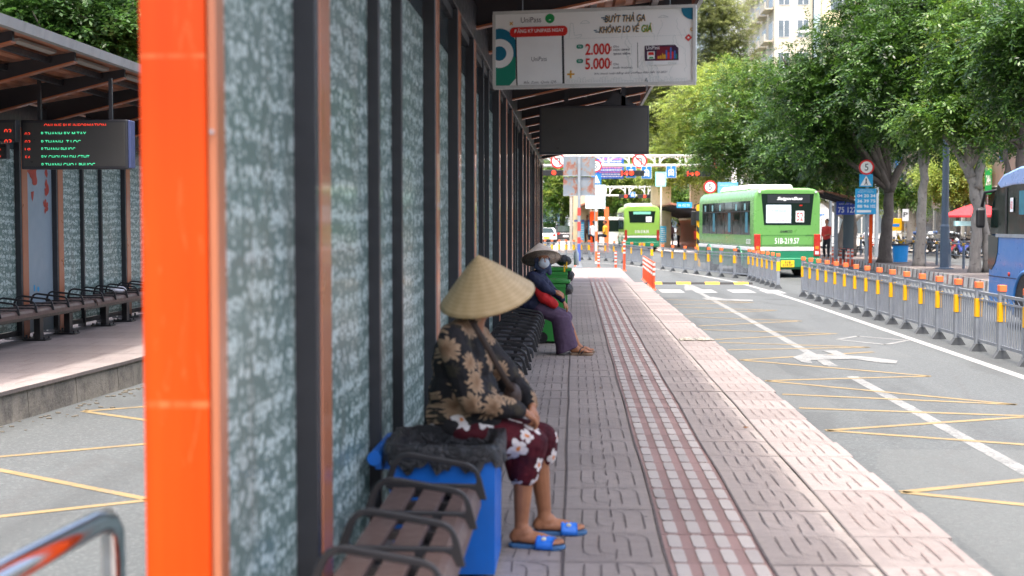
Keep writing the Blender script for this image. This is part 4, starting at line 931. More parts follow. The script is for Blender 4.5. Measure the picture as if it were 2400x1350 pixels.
b=MB(); b.tube([q(1098,745,6.0)+Vector((0,0,.02)),q(1112,762,5.96),q(1135,800,5.955),q(1162,850,5.965),q(1188,895,5.98),q(1202,918,6.0)],[.014]*6,10,flat=.3,up=(0,1,.0)); b.build('bag_strap',STR,r,W=True,smooth=True)
bg_=thing('handbag','small dark brown shoulder bag held on the lap of the woman in the floral shirt','bag',q(1200,945,6.05)); MB().ell((0,.05,.03),(.045,.04,.06),14,10).build('pouch',M('bag_leather','#3a2a24',.5,0,.2,20),bg_,remesh=.01)
# ---- woman in the navy jacket
r=thing('person','seated woman in conical hat, white mask, navy and red jacket and wide purple trousers','person',(-.45,15.2,0))
Y0=15.2
heel1=G(1343,832)+Vector((-.0,0,0)); heel1=Vector((-.03,15.05,0)); toe1=Vector((.215,15.0,0)); heel2=Vector((-.0,15.28,0)); toe2=Vector((.24,15.28,0))
hipn=q(1265,722,15.1);hipf=q(1268,720,15.3);kn=q(1322,748,15.08);kf=q(1325,744,15.3)
b=MB(); b.cap(hipn,kn,.08,.058);b.cap(hipf,kf,.08,.058)
for k_,h_ in ((kn,heel1),(kf,heel2)):
    a=h_+Vector((.045,0,.1)); b.cap(k_,k_.lerp(a,.4),.052,.048); b.cap(k_.lerp(a,.4),a,.048,.034); b.cap(a,a+Vector((0,0,-.04)),.034,.034)
foot(b,heel1,toe1,0,hz=.032); foot(b,heel2,toe2,0,hz=.032)
pel=q(1250,712,15.2);che=q(1258,668,15.2);nk=q(1265,634,15.2);hd=q(1272,606,15.12)
b.cap(pel,che,.1,.1);b.cap(che,nk,.08,.05);b.cap(nk,hd+Vector((0,.02,-.05)),.048,.047)
P_=head(b,hd,(.28,-.95,-.12))
sh1=q(1248,648,15.03);el1=q(1277,676,14.98);w1=q(1300,684,14.98);sh2=q(1262,645,15.38);el2=q(1296,682,15.36);w2=q(1320,706,15.2)
b.cap(sh1,el1,.045,.036);b.cap(el1,w1,.035,.024);b.cap(sh2,el2,.045,.036);b.cap(el2,w2,.035,.024)
hand(b,w1,(.95,0,-.3),(-.1,.6,-.8),1.05,.6,1); hand(b,w2,(.6,0,-.8),(-.7,.2,-.5),1.05,.5,-1)
b.build('body',SKIN,r,W=True,remesh=.006)
eyes(P_,r)
NAVY=M('navy_cloth',hx('#1c2444',.8),.75,0,.2,6,bump=.2); REDC=M('red_cloth',hx('#c8161c',.85),.7,0,.12,6); PURP=M('purple_cloth',hx('#54405a',.8),.8,0,.14,8,bump=.2)
b=MB(); b.ell(pel,(.175,.2,.1)); b.ell(pel.lerp(che,.5),(.165,.195,.16)); b.ell(che+Vector((0,0,.02)),(.145,.19,.16)); b.ell(q(1259,646,15.2),(.1,.17,.07)); b.cap(q(1258,650,15.2),nk+Vector((0,0,-.01)),.075,.056)
b.cap(sh1,el1,.072,.062);b.cap(el1,w1+Vector((-.03,0,0)),.06,.047);b.cap(sh2,el2,.068,.058);b.cap(el2,w2+Vector((-.015,0,.02)),.055,.042); b.cap(q(1240,700,15.2),q(1232,716,15.2),.14,.12)
b.build('jacket',NAVY,r,W=True,remesh=.009,disp=(.03,.12))
b=MB(); b.cap(q(1250,668,15.02),q(1274,696,14.99),.035,.07); b.cap(q(1274,696,14.99),q(1298,712,15.02),.072,.055)
b.build('red_panel',REDC,r,W=True,remesh=.009,disp=(.015,.08))
# trousers: wide leg sheets
b=MB()
b.ell(q(1262,722,15.2),(.14,.19,.07))
def leg(k_,hx0,hx1,hv0,hv1,Y,r0):
    top=k_; 
    R0=[];n=18
    rows=[(0,.0),(.25,.0),(.5,.0),(.75,0),(1,0)]
    vs=[]
    for i in range(7):
        t=i/6
        xa=q(1290+(hx0-1290)*t,740+(hv0-740)*t,Y).x; xb=q(1337+(hx1-1337)*t,742+(hv1-742)*t,Y).x
        z0=q(0,735+(hv0-735)*t,Y).z; z1=q(0,738+(hv1-738)*t,Y).z
        for j in range(n):
            a=2*math.pi*j/n; c_=math.cos(a); x=(xa+xb)/2+(xb-xa)/2*c_; z=(z0+z1)/2+(z1-z0)/2*c_; yy=Y+math.sin(a)*(.08+.03*t)*(1+.12*math.sin(3*a+t*2)*t)
            vs.append((x,yy,z))
    fs=[(i*n+j,i*n+(j+1)%n,(i+1)*n+(j+1)%n,(i+1)*n+j) for i in range(6) for j in range(n)]+[tuple(range(n))[::-1],tuple(6*n+j for j in range(n))]
    b.add(vs,fs)
leg(kn,1304,1356,825,806,15.06,0); leg(kf,1312,1358,812,800,15.3,0)
b.cap(hipn,kn,.1,.088); b.cap(hipf,kf,.1,.085); b.cap(kn+Vector((-.02,0,0)),kn+Vector((0,0,-.12)),.088,.085)
b.build('trousers',PURP,r,W=True,remesh=.009,disp=(.015,.1))
SD=(M('tan_sole','#8a7460',.6,0,.1,20),M('dark_strap','#2f3038',.5,0,.1,20))
slipper('',heel1,toe1,1,SD,.001,th=.03,kind='sandal',name='sandal',parent=r); slipper('',heel2,toe2,1,SD,.001,th=.03,kind='sandal',name='sandal',parent=r)
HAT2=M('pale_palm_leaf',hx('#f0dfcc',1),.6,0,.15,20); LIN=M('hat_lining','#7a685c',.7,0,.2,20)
hat(r,q(1268,606,15.12),(-.1,.42,.9),.232,.2,HAT2,LIN)
b=MB(); P0=P_; b.ell(P_(0,.062,-.042),(.064,.05,.06),18,12); b.build('face_mask',M('pale_mask','#c3ccd4',.7,0,.08,30),r,W=True,smooth=True)
b=MB(); b.ell(P_(0,-.03,-.0),(.095,.09,.115)); b.cap(P_(-.05,0,-.09),P_(.05,0,-.09),.05,.05); b.cap(P_(0,.0,-.11),P_(0,-.02,-.13),.045,.065); b.cap(P_(-.07,-.02,-.08),P_(-.09,-.02,-.17),.04,.03)
b.build('head_scarf',M('blue_grey_scarf','#3d4a66',.8,0,.2,30),r,W=True,remesh=.009)
MB().tube([w1+Vector((-.02+0*i,.03*math.cos(i*.7),.03*math.sin(i*.7))) for i in range(9)],.004,6,closed=True).build('bracelet',CH_,r,W=True)
# ---- generic far figure
def person(label,loc,rz,top,bot,pose='stand',hairc='#191614',h=1.62,group=None,cap=None,skirt=False):
    r=thing('person',label,'person',loc,rz,group); s=h/1.62; b=MB(); V=lambda x,y,z:Vector((x*s,y*s,z*s))
    if pose=='stand':
        hp=.84; leg=[((-.085,0,.84),(-.09,.0,.45),(-.1,-.0,.07)),((.085,0,.84),(.1,.05,.45),(.11,-.02,.07))]; sh=1.34; dz=0
    else:
        hp=.48; leg=[((-.09,0,.5),(-.11,.4,.48),(-.12,.38,.08)),((.09,0,.5),(.12,.42,.48),(.14,.44,.08))]; sh=.98; dz=-.36
    for a,k_,c_ in leg: b.cap(V(*a),V(*k_),.075*s,.055*s); b.cap(V(*k_),V(*c_),.05*s,.035*s); b.cap(V(c_[0],c_[1]-.02,.035),V(c_[0],c_[1]+.15,.03),.032*s,.028*s)
    b.cap(V(0,0,hp+.02),V(0,0,sh-.06),.115*s,.12*s,flat=1.25,up=(1,0,0)); b.cap(V(0,0,sh),V(0,.01,sh+.13),.05*s,.045*s)
    P_=head(b,V(0,.01,sh+.23),(0,1,-.05),s=s)
    arms=[((-.17,0,sh-.03),(-.22,.03,sh-.3),(-.15,.22,sh-.33)),((.17,0,sh-.03),(.22,.0,sh-.3),(.2,.1,sh-.52))]
    for a,e,w_ in arms:
        b.cap(V(*a),V(*e),.045*s,.036*s);b.cap(V(*e),V(*w_),.034*s,.024*s); d=(V(*w_)-V(*e)); hand(b,V(*w_),d,(0,.3,-1),1.,.5)
    b.build('body',SKIN,r,remesh=.012)
    t=MB(); t.cap(V(0,0,hp+.03),V(0,0,sh-.08),.135*s,.138*s,flat=1.3,up=(1,0,0)); t.cap(V(-.13,0,sh-.04),V(.13,0,sh-.04),.07*s,.07*s)
    for a,e,w_ in arms: t.cap(V(*a),V(*e).lerp(V(*w_),.25),.062*s,.05*s)
    t.build('shirt',top,r,remesh=.016)
    t=MB(); t.cap(V(-.03,0,hp),V(.03,0,hp),.12*s,.12*s)
    for a,k_,c_ in leg: t.cap(V(*a),V(*k_),.095*s,.07*s); t.cap(V(*k_),V(*c_)+Vector((0,0,.04)),.068*s,.055*s)
    t.build('trousers',bot,r,remesh=.016)
    t=MB(); t.ell(P_(0,-.025,.045),(.083*s,.09*s,.082*s)); t.cap(P_(0,-.07,0),P_(0,-.07,-.06),.045*s,.035*s)
    t.build('cap' if cap else 'hair',cap or M('black_hair','#1a1513',.5,0,.2,40),r,smooth=True)
    return r
C_=lambda n,h:M('cloth_'+n,hx(h,.85),.8,0,.15,8)
def at(u,v,z=-.3): p=G(u,v,z); return (p.x,p.y,z)
person('standing person in a cream shirt and black trousers by the far shelter',PY(1590,581,92)-Vector((0,0,.0)),1.2,C_('cream','#e6cdb4'),C_('black','#22222a'),h=1.68)
person('standing person in a mauve top just left of the one in cream',PY(1573,578,95),-.6,C_('mauve','#a08088'),C_('grey','#5a4a50'),h=1.65)
person('person in red seated under the far shelter behind the striped post',PY(1632,578,84),-.9,C_('red','#c83a30'),C_('black','#22222a'),'sit')
person('person in a yellow top seated at the copper far shelter',PY(1418,572,74),1.6,C_('yellow','#e2a51e'),C_('black','#22222a'),'sit')
person('dark haired person in white seated left of the one in yellow',PY(1391,571,76),.3,C_('white','#dcdce0'),C_('black','#22222a'),'sit')
person('person in dark clothes standing between the light blue posters',PY(1376,569,80),2.6,C_('taupe','#6d5d58'),C_('brown','#5a4038'),h=1.6)
person('person in red shirt and black trousers beside the right rear of the green bus',PY(1937,606,54.5),2.4,C_('red','#c83a30'),C_('black','#22222a'),h=1.55)
# ================================================================ road barriers
BG=M('barrier_grey',hx('#858b92',.95),.5,.0,.1,5,dirt=.2)
FOOTM=M('barrier_foot','#4c4f52',.7,0,.2,8)
def barrier(label,pts,h=.95):
    o=Vector((pts[0][0],pts[0][1],-.3)); r=thing('road_barrier',label,'barrier',o)
    for i,(x,y) in enumerate(pts):
        if i+1<len(pts): d=Vector((pts[i+1][0]-x,pts[i+1][1]-y,0))
        else: d=Vector((x-pts[i-1][0],y-pts[i-1][1],0))
        L=d.length;d.normalize();n=Vector((-d.y,d.x,0)); P0=Vector((x,y,-.3)); R4=Matrix(((d.x,n.x,0,x),(d.y,n.y,0,y),(0,0,1,-.3),(0,0,0,1)))
        B=lambda nm,mb,mt,par=None,**k:(mb.xf(R4).build(nm,mt,par or r,W=True,**k))
        pw=min(.075,L*.24)
        po=B('post',MB().box(-pw*.5,pw*.5,-.045,.045,.03,h-.06),BG,bev=.004)
        c=B('cap',MB().box(-pw*.5-.015,pw*.5+.015,-.048,.048,h-.055,h+.03),ORANGECAP,bev=.004); 
        m=MB().box(-pw*.5-.004,pw*.5+.004,-.05,.05,h-.46,h-.2); y_=B('yellow_band',m,YELREF)
        f=B('foot',MB().prism([(-.11,0),(.11,0),(.04,.11),(-.04,.11)],'x',-pw*.8,pw*.8),FOOTM)
        if i+1<len(pts):
            m=MB().box(pw*.52,L-pw*.52,-.014,.014,h-.14,h-.10); m.box(pw*.52,L-pw*.52,-.014,.014,.14,.18); m.box(pw*.52,L-pw*.52,-.012,.012,h-.23,h-.205)
            k=max(2,int(L/.1)) 
            for j in range(1,k): m.box(L*j/k-.009,L*j/k+.009,-.009,.009,.181,h-.231)
            for j in range(1,k,2):
                a=L*j/k; m.bar((a,0,h-.205),(min(a+L/k,L-pw),0,h-.14),.012,.012)
            B('panel',m,BG)
    return r
nearp=[(5.72-.0035*i,13.9+1.0*i) for i in range(20)]
barrier('longest straight run of grey railing with orange caps, at the right near the camera',nearp)
barrier('middle run of grey railing with orange caps in front of the green bus',[(5.65,36.9+1.0*i) for i in range(7)]+[(5.32,44.),(4.98,45.),(4.66,46.),(4.35,47.3),(4.05,48.5),(3.72,50),(3.47,52)])
barrier('curved far run of grey railing with orange caps crossing behind the striped sign pole',[(3.18,54.2),(2.87,56.),(2.55,58.5),(2.24,60.5),(1.9,62.4),(1.53,63.8),(1.14,64.8),(.76,65.5),(.37,66),(-.0,66.4),(-.38,66.7),(-.74,66.9),(-1.1,67.),(-1.46,67.1),(-1.9,67.2)])
# ================================================================ flexible posts
FLX=M('flex_post_red',hx('#d2502c',.95),.55,0,.1,8); FLW=M('flex_post_white','#c9c8c4',.5,0,.06,8)
def flex(label,loc,h,bands,group=None,rad=.04):
    r=thing('flexible_post',label,'post',loc,0,group); MB().lathe([(rad*1.9,0),(rad*1.9,.012),(rad*1.1,.04),(rad,.05),(rad,h-.01),(rad*.85,h)],(0,0,0),16).build('tube',FLX,r,smooth=False)
    for z in bands: MB().lathe([(rad+.002,z),(rad+.002,z+.07)],(0,0,0),16).build('white_band',FLW,r)
    return r
f0=None
for i in range(8):
    y=35.9+i*.95; p=(2.16+.012*i,y,-.3)
    if f0 is None: f0=flex('red flexible post with white bands in the row along the platform kerb',p,.76,(.4,.53,.66),'row of red flexible posts at the platform kerb')
    else: dup(f0,p)
for (u,v,h,lb) in ((1463,635,1.2,'tallest red flexible post with white bands, standing alone left of the row'),(1443,630,.7,'short red and white banded post just left of the tallest one'),(1403,628,.65,'short red and white banded post between the sign pole and the railing bend'),(1350,624,.62,'short red and white banded post half hidden by the striped sign pole')):
    p=G(u,v,-.3); flex(lb,p,h,[h*.25,h*.45,h*.65,h*.85] if h<1 else [h*.55,h*.68,h*.82,h*.92],rad=.05)
f1=None
for i in range(6):
    p=G(1952+i*9.,612+i*1.,-.15); p=(p.x,p.y,-.28)
    if f1 is None: f1=flex('dark red and white banded post in the cluster by the island tip',p,.72,(.3,.48,.62),'dark red posts by the island tip',rad=.05)
    else: dup(f1,p)
# ================================================================ round and square traffic signs
def pole(r,x,y,z0,z1,rad,mat,bands=()):
    MB().cyl((x,y,z0),(x,y,z1),rad,14).build('pole',mat,r,W=True)
    for a,b,mt in bands: MB().lathe([(rad+.003,a),(rad+.003,b)],(x,y,0),14).build('band',mt,r,W=True)
def rsign(r,c,rad,txt=None,nm='round_sign',rz=0,arrow=None):
    n=(math.sin(rz)*1.,-math.cos(rz),0); fr=frame(c,(math.cos(rz),math.sin(rz),0),n)
    m=MB(); pts=[fr@Vector((rad*math.cos(t),rad*math.sin(t),z)) for z in (-.012,.0) for t in [2*math.pi*i/32 for i in range(32)]]
    m.add(pts,[tuple(range(32,64)),tuple(range(32))[::-1]]+[(i,(i+1)%32,32+(i+1)%32,32+i) for i in range(32)]); o=m.build(nm,WHITEP,r,W=True)
    m=MB(); ring(m,fr,0,0,rad*.78,rad,.004,36); e=m.build('red_rim',REDP,r,W=True); 
    if txt: T(txt,fr,-rad*.24,-rad*.45,rad*.48,rad*.9,BLACKP,r,z=.004)
    if arrow:
        m=MB(); flat(m,fr,rect(rad*.15,-rad*.55,rad*.3,rad*.35),.004); flat(m,fr,rect(-rad*.25,rad*.22,rad*.3,rad*.36),.0045); flat(m,fr,[(-rad*.25,rad*.08),(-rad*.25,rad*.5),(-rad*.52,rad*.29)][::-1],.0045); m.build('black_arrow',BLACKP,r,W=True)
        m=MB(); flat(m,fr,[(-rad*.6,rad*.5),(-rad*.5,rad*.6),(rad*.6,-rad*.5),(rad*.5,-rad*.6)][::-1],.006); m.build('red_slash',REDP,r,W=True)
    return fr
def plate(r,c,w_,h,mat,nm='plate',rz=0,border=None,th=.02):
    """c = lower left corner of plate seen from the camera side"""
    x=Vector((math.cos(rz),math.sin(rz),0)); n=Vector((math.sin(rz),-math.cos(rz),0)); fr=frame(c,x,n)
    pts=[fr@Vector(p) for p in ((0,0,-th),(w_,0,-th),(w_,h,-th),(0,h,-th),(0,0,0),(w_,0,0),(w_,h,0),(0,h,0))]
    MB().add(pts,[(3,2,1,0),(4,5,6,7),(0,1,5,4),(1,2,6,5),(2,3,7,6),(3,0,4,7)]).build(nm,mat,r,W=True)
    return fr
def PS(u0,v0,u1,v1,Y): a=PY(u0,v1,Y);b=PY(u1,v0,Y); return a,b.x-a.x,b.z-a.z
def rustback():
    k=NT('rusty_sign_back'); v=k.co(); c=k.ramp(k.noise(v,3,3),[(.3,hx('#78828a',.8)),(.7,hx('#8c969e',.8))])
    return k,v,c
k,v,c=rustback(); m1=k.noise(k.map(v,(1.6,1,1.)),2.1,5,.65,.4); c=k.mix(k.ramp(m1,[(.5,0.),(.57,.85)]),c,hx('#a0583a',.7)); c=k.mix(k.ramp(m1,[(.5,0.),(.52,.4),(.56,0.)]),c,hx('#b08a58',.8)); k.base(c); k.b.inputs['Roughness'].default_value=.7; RUSTB=k.m
# sign pole on the platform end
b0=G(1357,628); r=thing('sign_pole','red and blue banded grey pole carrying four rusty sign backs at the platform end','sign pole',b0)
zt=PY(1357,366,b0.y).z; RBAND=M('band_red',hx('#d84a40',.9),.5,0,.1,6); BBAND=M('band_blue',hx('#4a5fa8',.9),.5,0,.1,6)
MB().cyl((b0.x,b0.y,.1),(b0.x,b0.y,zt),.055,14).build('pole',STEELG,r,W=True)
zz=lambda v:PY(1357,v,b0.y).z
for a,b_,mt in ((505,487,RBAND),(541,520,RBAND),(570,556,RBAND),(612,572,BBAND)): MB().lathe([(.058,zz(a)),(.058,zz(b_))],(b0.x,b0.y,0),14).build('band',mt,r,W=True)
MB().prism([(-.12,0),(.12,0),(.06,.2),(-.06,.2)],'y',-.1,.1).build('foot',STEELG,r)
for (u0,u1,v0,v1) in ((1320,1355,366,413),(1360,1395,366,413),(1320,1355,415,459),(1360,1395,415,459)):
    c,w_,h=PS(u0,v0,u1,v1,b0.y+.08); plate(r,c,w_,h,RUSTB,'sign_back'); 
    m=MB(); m.box(c.x-.003,c.x+w_+.003,c.y-.03,c.y-.001,c.z-.003,c.z+.03); m.build('stiffener',STEELG,r,W=True)
# speed limit sign with crossing plate on the island
b0=Vector((PY(2030,608,51.5).x,51.5,-.02)); r=thing('bus_stop_sign','post with a red rimmed 5 sign, blue crossing sign and light blue route board','sign post',b0)
pole(r,b0.x,b0.y,-.02,PY(2031,385,51.5).z,.06,STEELG)
MB().box(b0.x+.1,b0.x+.22,b0.y-.03,b0.y+.03,-.02,PY(0,500,51.5).z).build('orange_panel',ORANGE,r,W=True)
rsign(r,PY(2031,392,51.4),PY(2049,0,51.4).x-PY(2031,0,51.4).x,'5')
c,w_,h=PS(2014,408,2046,438,51.4); fr=plate(r,c,w_,h,LBLUE,'crossing_sign'); m=MB(); flat(m,fr,[(w_*.08,h*.1),(w_*.92,h*.1),(w_*.5,h*.88)],.004); m.build('white_triangle',WHITEP,r,W=True)
m=MB(); flat(m,fr,circ(w_*.5,h*.6,h*.06,12),.007); flat(m,fr,rect(w_*.46,h*.34,w_*.54,h*.55),.007)
for a,b_ in ((.36,.62),(.56,.42)): flat(m,fr,[(w_*a,h*.16),(w_*a+w_*.06,h*.16),(w_*.54,h*.36),(w_*.47,h*.36)],.0075)
m.build('walker',BLACKP,r,W=True)
c,w_,h=PS(2004,442,2054,502,51.38); fr=plate(r,c,w_,h,LBLUE,'route_board'); 
m=MB(); flat(m,fr,rect(w_*.08,h*.64,w_*.32,h*.8),.003); m.build('blue_cell',BLUEP,r,W=True)
T('ĐIỂM DỪNG',fr,w_*.2,h*.92,w_*.6,h*.05,WHITEP,r,z=.004); T('XE BUÝT NỘI ĐÔ',fr,w_*.12,h*.84,w_*.76,h*.06,WHITEP,r,z=.004)
for j,row in enumerate((('04','20','34'),('36','39','75'),('88','96','102'))):
    for i,t in enumerate(row): T(t,fr,w_*(.1+.31*i),h*(.66-.205*j),w_*.24,h*.12,WHITEP,r,z=.005,bold=.02)
m=MB(); flat(m,fr,rect(w_*.08,h*.07,w_*.76,h*.16),.004); m.build('white_bar',WHITEP,r,W=True)
# second speed sign left of the bus
b0=PY(1664,600,62); b0.z=-.3; r=thing('road_sign','post with red rimmed 5 sign over a blue plate behind the green bus front','sign post',b0)
pole(r,b0.x,b0.y,-.3,PY(1664,425,62).z,.05,STEELG); rsign(r,PY(1664.5,438,61.9),PY(1680,0,61.9).x-PY(1664.5,0,61.9).x,'5'); c,w_,h=PS(1651,456,1690,486,61.95); plate(r,c,w_,h,BLUEP,'blue_plate')
c,w_,h=PS(1682,427,1730,458,66); r=thing('route_board','light blue board with faded white lettering just above the green bus roof','sign',(c.x,66,-.3)); fr=plate(r,c,w_,h,M('faded_blue','#6fb6d6',.5,0,.1,6)); pole(r,c.x+w_/2,66.05,-.3,c.z,.05,STEELG)
T('ĐIỂM DỪNG XE BUÝT',fr,w_*.12,h*.72,w_*.76,h*.12,WHITEP,r,z=.006); 
# striped height post left of green bus
b0=PY(1641,587,56.); b0.z=-.3; r=thing('striped_post','yellow and black diagonally striped post at the left front of the green bus','post',b0)
m=MB(); yb=MB(); a=PY(1636,0,56).x;b_=PY(1645.5,0,56).x; zt=PY(0,478,56).z
MB().box(a,b_,55.95,56.05,-.3,zt).build('post',YELREF,r,W=True)
fr=frame((a,55.948,-.3),(1,0,0)); w_=b_-a
for i in range(5): 
    z=.25+i*.52; 
    if z+.45<zt+.3: flat(yb,fr,[(0,z+.2),(w_,z),(w_,z+.26),(0,z+.46)],.002)
yb.build('black_stripe',BLACKP,r,W=True); MB().box(a-.02,b_+.06,55.9,56.06,PY(0,517,56).z,PY(0,495,56).z).build('black_box',BLACKP,r,W=True)
# ================================================================ overhead gantries
def gantry(label,Y,u0,u1,v1,v2,tube,legs,arch=True):
    a=PY(u0,v1,Y);b_=PY(u1,v1,Y);c=PY(u0,v2,Y); r=thing('gantry',label,'gantry',(a.x,Y,-.3)); 
    m=MB(); 
    for yy in (Y,Y+.6): m.cyl((a.x,yy,a.z),(b_.x,yy,a.z),tube,10); m.cyl((a.x,yy,c.z),(b_.x,yy,c.z),tube,10)
    m.build('chords',WHITE,r,W=True,smooth=True)
    m=MB(); n=max(2,int((b_.x-a.x)/1.5)); w_=(b_.x-a.x)/n; hh=a.z-c.z
    for i in range(n):
        x=a.x+i*w_; m.cyl((x+w_*.9,Y,c.z),(x+w_*.9,Y,a.z),tube*.6,8); m.cyl((x+w_*.1,Y,c.z),(x+w_*.1,Y,a.z),tube*.6,8)
        m.tube([(x+w_/2+w_*.42*math.cos(t),Y,c.z+hh*.9*math.sin(t)) for t in [math.pi*j/10 for j in range(11)]],tube*.6,8)
    m.build('lattice',WHITE,r,W=True,smooth=True)
    for u in legs:
        p=PY(u,v2,Y); MB().tube([(p.x,Y+.3,-.3),(p.x,Y+.3,c.z+.3)],.16,12).build('leg',WHITE,r,W=True,smooth=True)
    return r
GY=84.
g1=gantry('nearer white lattice gantry with round signs and blue bus lane signs',GY,1240,1722,366,388,.08,(1722,1200))
for i,(u,lb) in enumerate(((1499,'round no left turn sign in the middle of the near gantry'),(1308,'round no left turn sign cut by the end of the shelter roof'))):
    c=PY(u,377,GY-.3); rad=.48; r=thing('no_left_turn_sign',lb,'road sign',(c.x,c.y,c.z-rad)); rsign(r,c,rad,arrow=True)
c=PY(1690,380,GY-.3); r=thing('round_sign','round red rimmed sign half hidden by leaves at the right end of the near gantry','road sign',(c.x,c.y,c.z-.48)); rsign(r,c,.48)
c=PY(1396,389,GY-20); r=thing('speed_sign','red rimmed speed sign over a blue crossing sign just right of the rusty sign backs','road sign',(c.x,c.y,-.3)); rsign(r,c,PY(1412,0,GY-20).x-c.x,'5'); cc,w_,h=PS(1386,407,1409,432,GY-20); fr=plate(r,cc,w_,h,BLUEP,'crossing_sign'); m=MB(); flat(m,fr,[(w_*.1,h*.12),(w_*.9,h*.12),(w_*.5,h*.9)],.004); m.build('white_triangle',WHITEP,r,W=True); pole(r,c.x,GY-19.9,-.3,c.z,.05,STEELG)
cc,w_,h=PS(1398,368,1462,419,GY+.9); r=thing('rules_board','large blue board with rows of white and pink lines on the near gantry','road sign',(cc.x,cc.y,cc.z)); fr=plate(r,cc,w_,h,M('board_blue',hx('#2b62c8',1),.5,0,.06,3)); m=MB();pk_=MB(); rq=random.Random(2)
for j in range(9):
    y=h*(.08+.1*j); x=w_*.1
    while x<w_*.9: l=w_*(.03+rq.random()*.08); flat(pk_ if j in(2,4,8) else m,fr,rect(x,y,min(x+l,w_*.94),y+h*.05),.01); x+=l+w_*.02
m.build('white_lines',WHITEP,r,W=True); pk_.build('pink_lines',M('ink_pink','#e88aa8',.5,0,0),r,W=True)
def bussign(u0,v0,u1,v1,lb,Y=GY-.35):
    cc,w_,h=PS(u0,v0,u1,v1,Y); r=thing('bus_lane_sign',lb,'road sign',(cc.x,cc.y,cc.z)); plate(r,cc,w_,h,WHITEP,'white_border'); 
    fr=plate(r,cc+Vector((w_*.04,-.015,h*.04)),w_*.92,h*.92,BLUEP,'blue_face',th=.012); w_*=.92;h*=.92; m=MB(); 
    flat(m,fr,[(w_*.2,h*.12),(w_*.8,h*.12),(w_*.8,h*.62),(w_*.68,h*.74),(w_*.32,h*.74),(w_*.2,h*.62)],.004); flat(m,fr,rect(w_*.45,h*.82,w_*.55,h*.97),.004); m.build('bus_pictogram',WHITEP,r,W=True)
    m=MB(); flat(m,fr,rect(w_*.28,h*.46,w_*.44,h*.6),.008); flat(m,fr,rect(w_*.56,h*.46,w_*.72,h*.6),.008); flat(m,fr,rect(w_*.3,h*.11,w_*.7,h*.2),.008); m.build('pictogram_windows',BLUEP,r,W=True)
bussign(1467,389,1491,417,'blue bus lane sign just left of the middle round no left turn sign')
bussign(1503,389,1527,419,'blue bus lane sign just right of the round no left turn sign')
bussign(1561,388,1585,417,'blue bus lane sign at the right of the near gantry beside the traffic light')
TLB=M('signal_housing','#1d2022',.5,0,.1,5); RL=M('signal_red_lamp',(1,.035,.01),.5,0,0,emit=.6)
def tlight(u,v,lb,Y,s=1.,cnt='14'):
    c=PY(u,v,Y); r=thing('traffic_light',lb,'traffic light',(c.x,Y,c.z-.2)); 
    m=MB().box(-.75*s,.75*s,0,.2,0,.36*s); m.build('housing',TLB,r,bev=.02); fr=frame((0,-.002,.18*s),(1,0,0))
    for i in range(3):
        m=MB(); flat(m,fr,circ((-.05+.33*i)*s,0,.135*s,20),.006); m.build('red_lamp' if i==0 else 'unlit_lamp',RL if i==0 else M('unlit','#2b2f30',.2),r)
        m=MB(); m.tube([((-.05+.33*i)*s+.15*s*math.cos(t),-.1,.18*s+.15*s*math.sin(t)) for t in [math.pi*j/8 for j in range(9)]],.012,6); m.build('visor',TLB,r)
    if cnt: T(cnt,fr,-.68*s,-.14*s,.42*s,.28*s,RL,r,W=False,z=.006,bold=.03)
tlight(1482,405,'lit red traffic light with a red 14 countdown in the middle of the near gantry',GY-.8); tlight(1636,406,'lit red traffic light with red 14 countdown on the right of the near gantry',GY-.8); tlight(1300,404,'lit red traffic light left of the rusty sign backs',GY-.8,cnt=None)
g2=gantry('second smaller white gantry with red lights farther down the street',118,1380,1560,438,458,.07,(1560,1380))
tlight(1468,459,'far red traffic light left of the small blue sign on the second gantry',117,.9,None); tlight(1512,459,'far red traffic light right of the small blue sign on the second gantry',117,.9,None); bussign(1476,450,1489,463,'small blue sign between the two far red lights',117)
for (u0,v0,u1,v1,Y,col,lb,txt) in ((1536,403,1561,437,88,'#8fd3e6','pale turquoise advertising board above the cream pillar',0),(1372,433,1419,489,60,'#d9e8ea','overexposed white route board on an orange and white banded pole',1),(1357,520,1369,564,78,'#56c4e4','turquoise poster left of the person in dark clothes',0),(1379,520,1391,564,78,'#56c4e4','turquoise poster right of the person in dark clothes',0),(1547,530,1562,568,88,'#4bb4de','turquoise poster right of the farther green bus',0)):
    cc,w_,h=PS(u0,v0,u1,v1,Y); r=thing('board' if txt is not None else 'b',lb,'sign board',(cc.x,Y,-.3)); fr=plate(r,cc,w_,h,M('pl'+col,hx(col,1),.5,0,.08,4)); m=MB(); rq=random.Random(int(u0))
    for j in range(7):
        x=w_*.12; y=h*(.1+.12*j)
        while x<w_*.8: l=w_*(.06+.14*rq.random()); flat(m,fr,rect(x,y,min(x+l,w_*.9),y+h*.05),.005); x+=l+w_*.05
    m.build('faded_lines',WHITEP if not txt else M('pale_ink','#a7c3cf',.5,0,0),r,W=True)
    if cc.z>0:
        MB().cyl((cc.x+w_*.55,Y+.05,-.3),(cc.x+w_*.55,Y+.05,cc.z+.1),.05,12).build('pole',WHITE,r,W=True)
        if txt:
            for z0 in (.1,1.0,1.9): MB().lathe([(.055,z0),(.055,z0+.45)],(cc.x+w_*.55,Y+.05,-.3),12).build('orange_band',ORANGECAP,r,W=True)
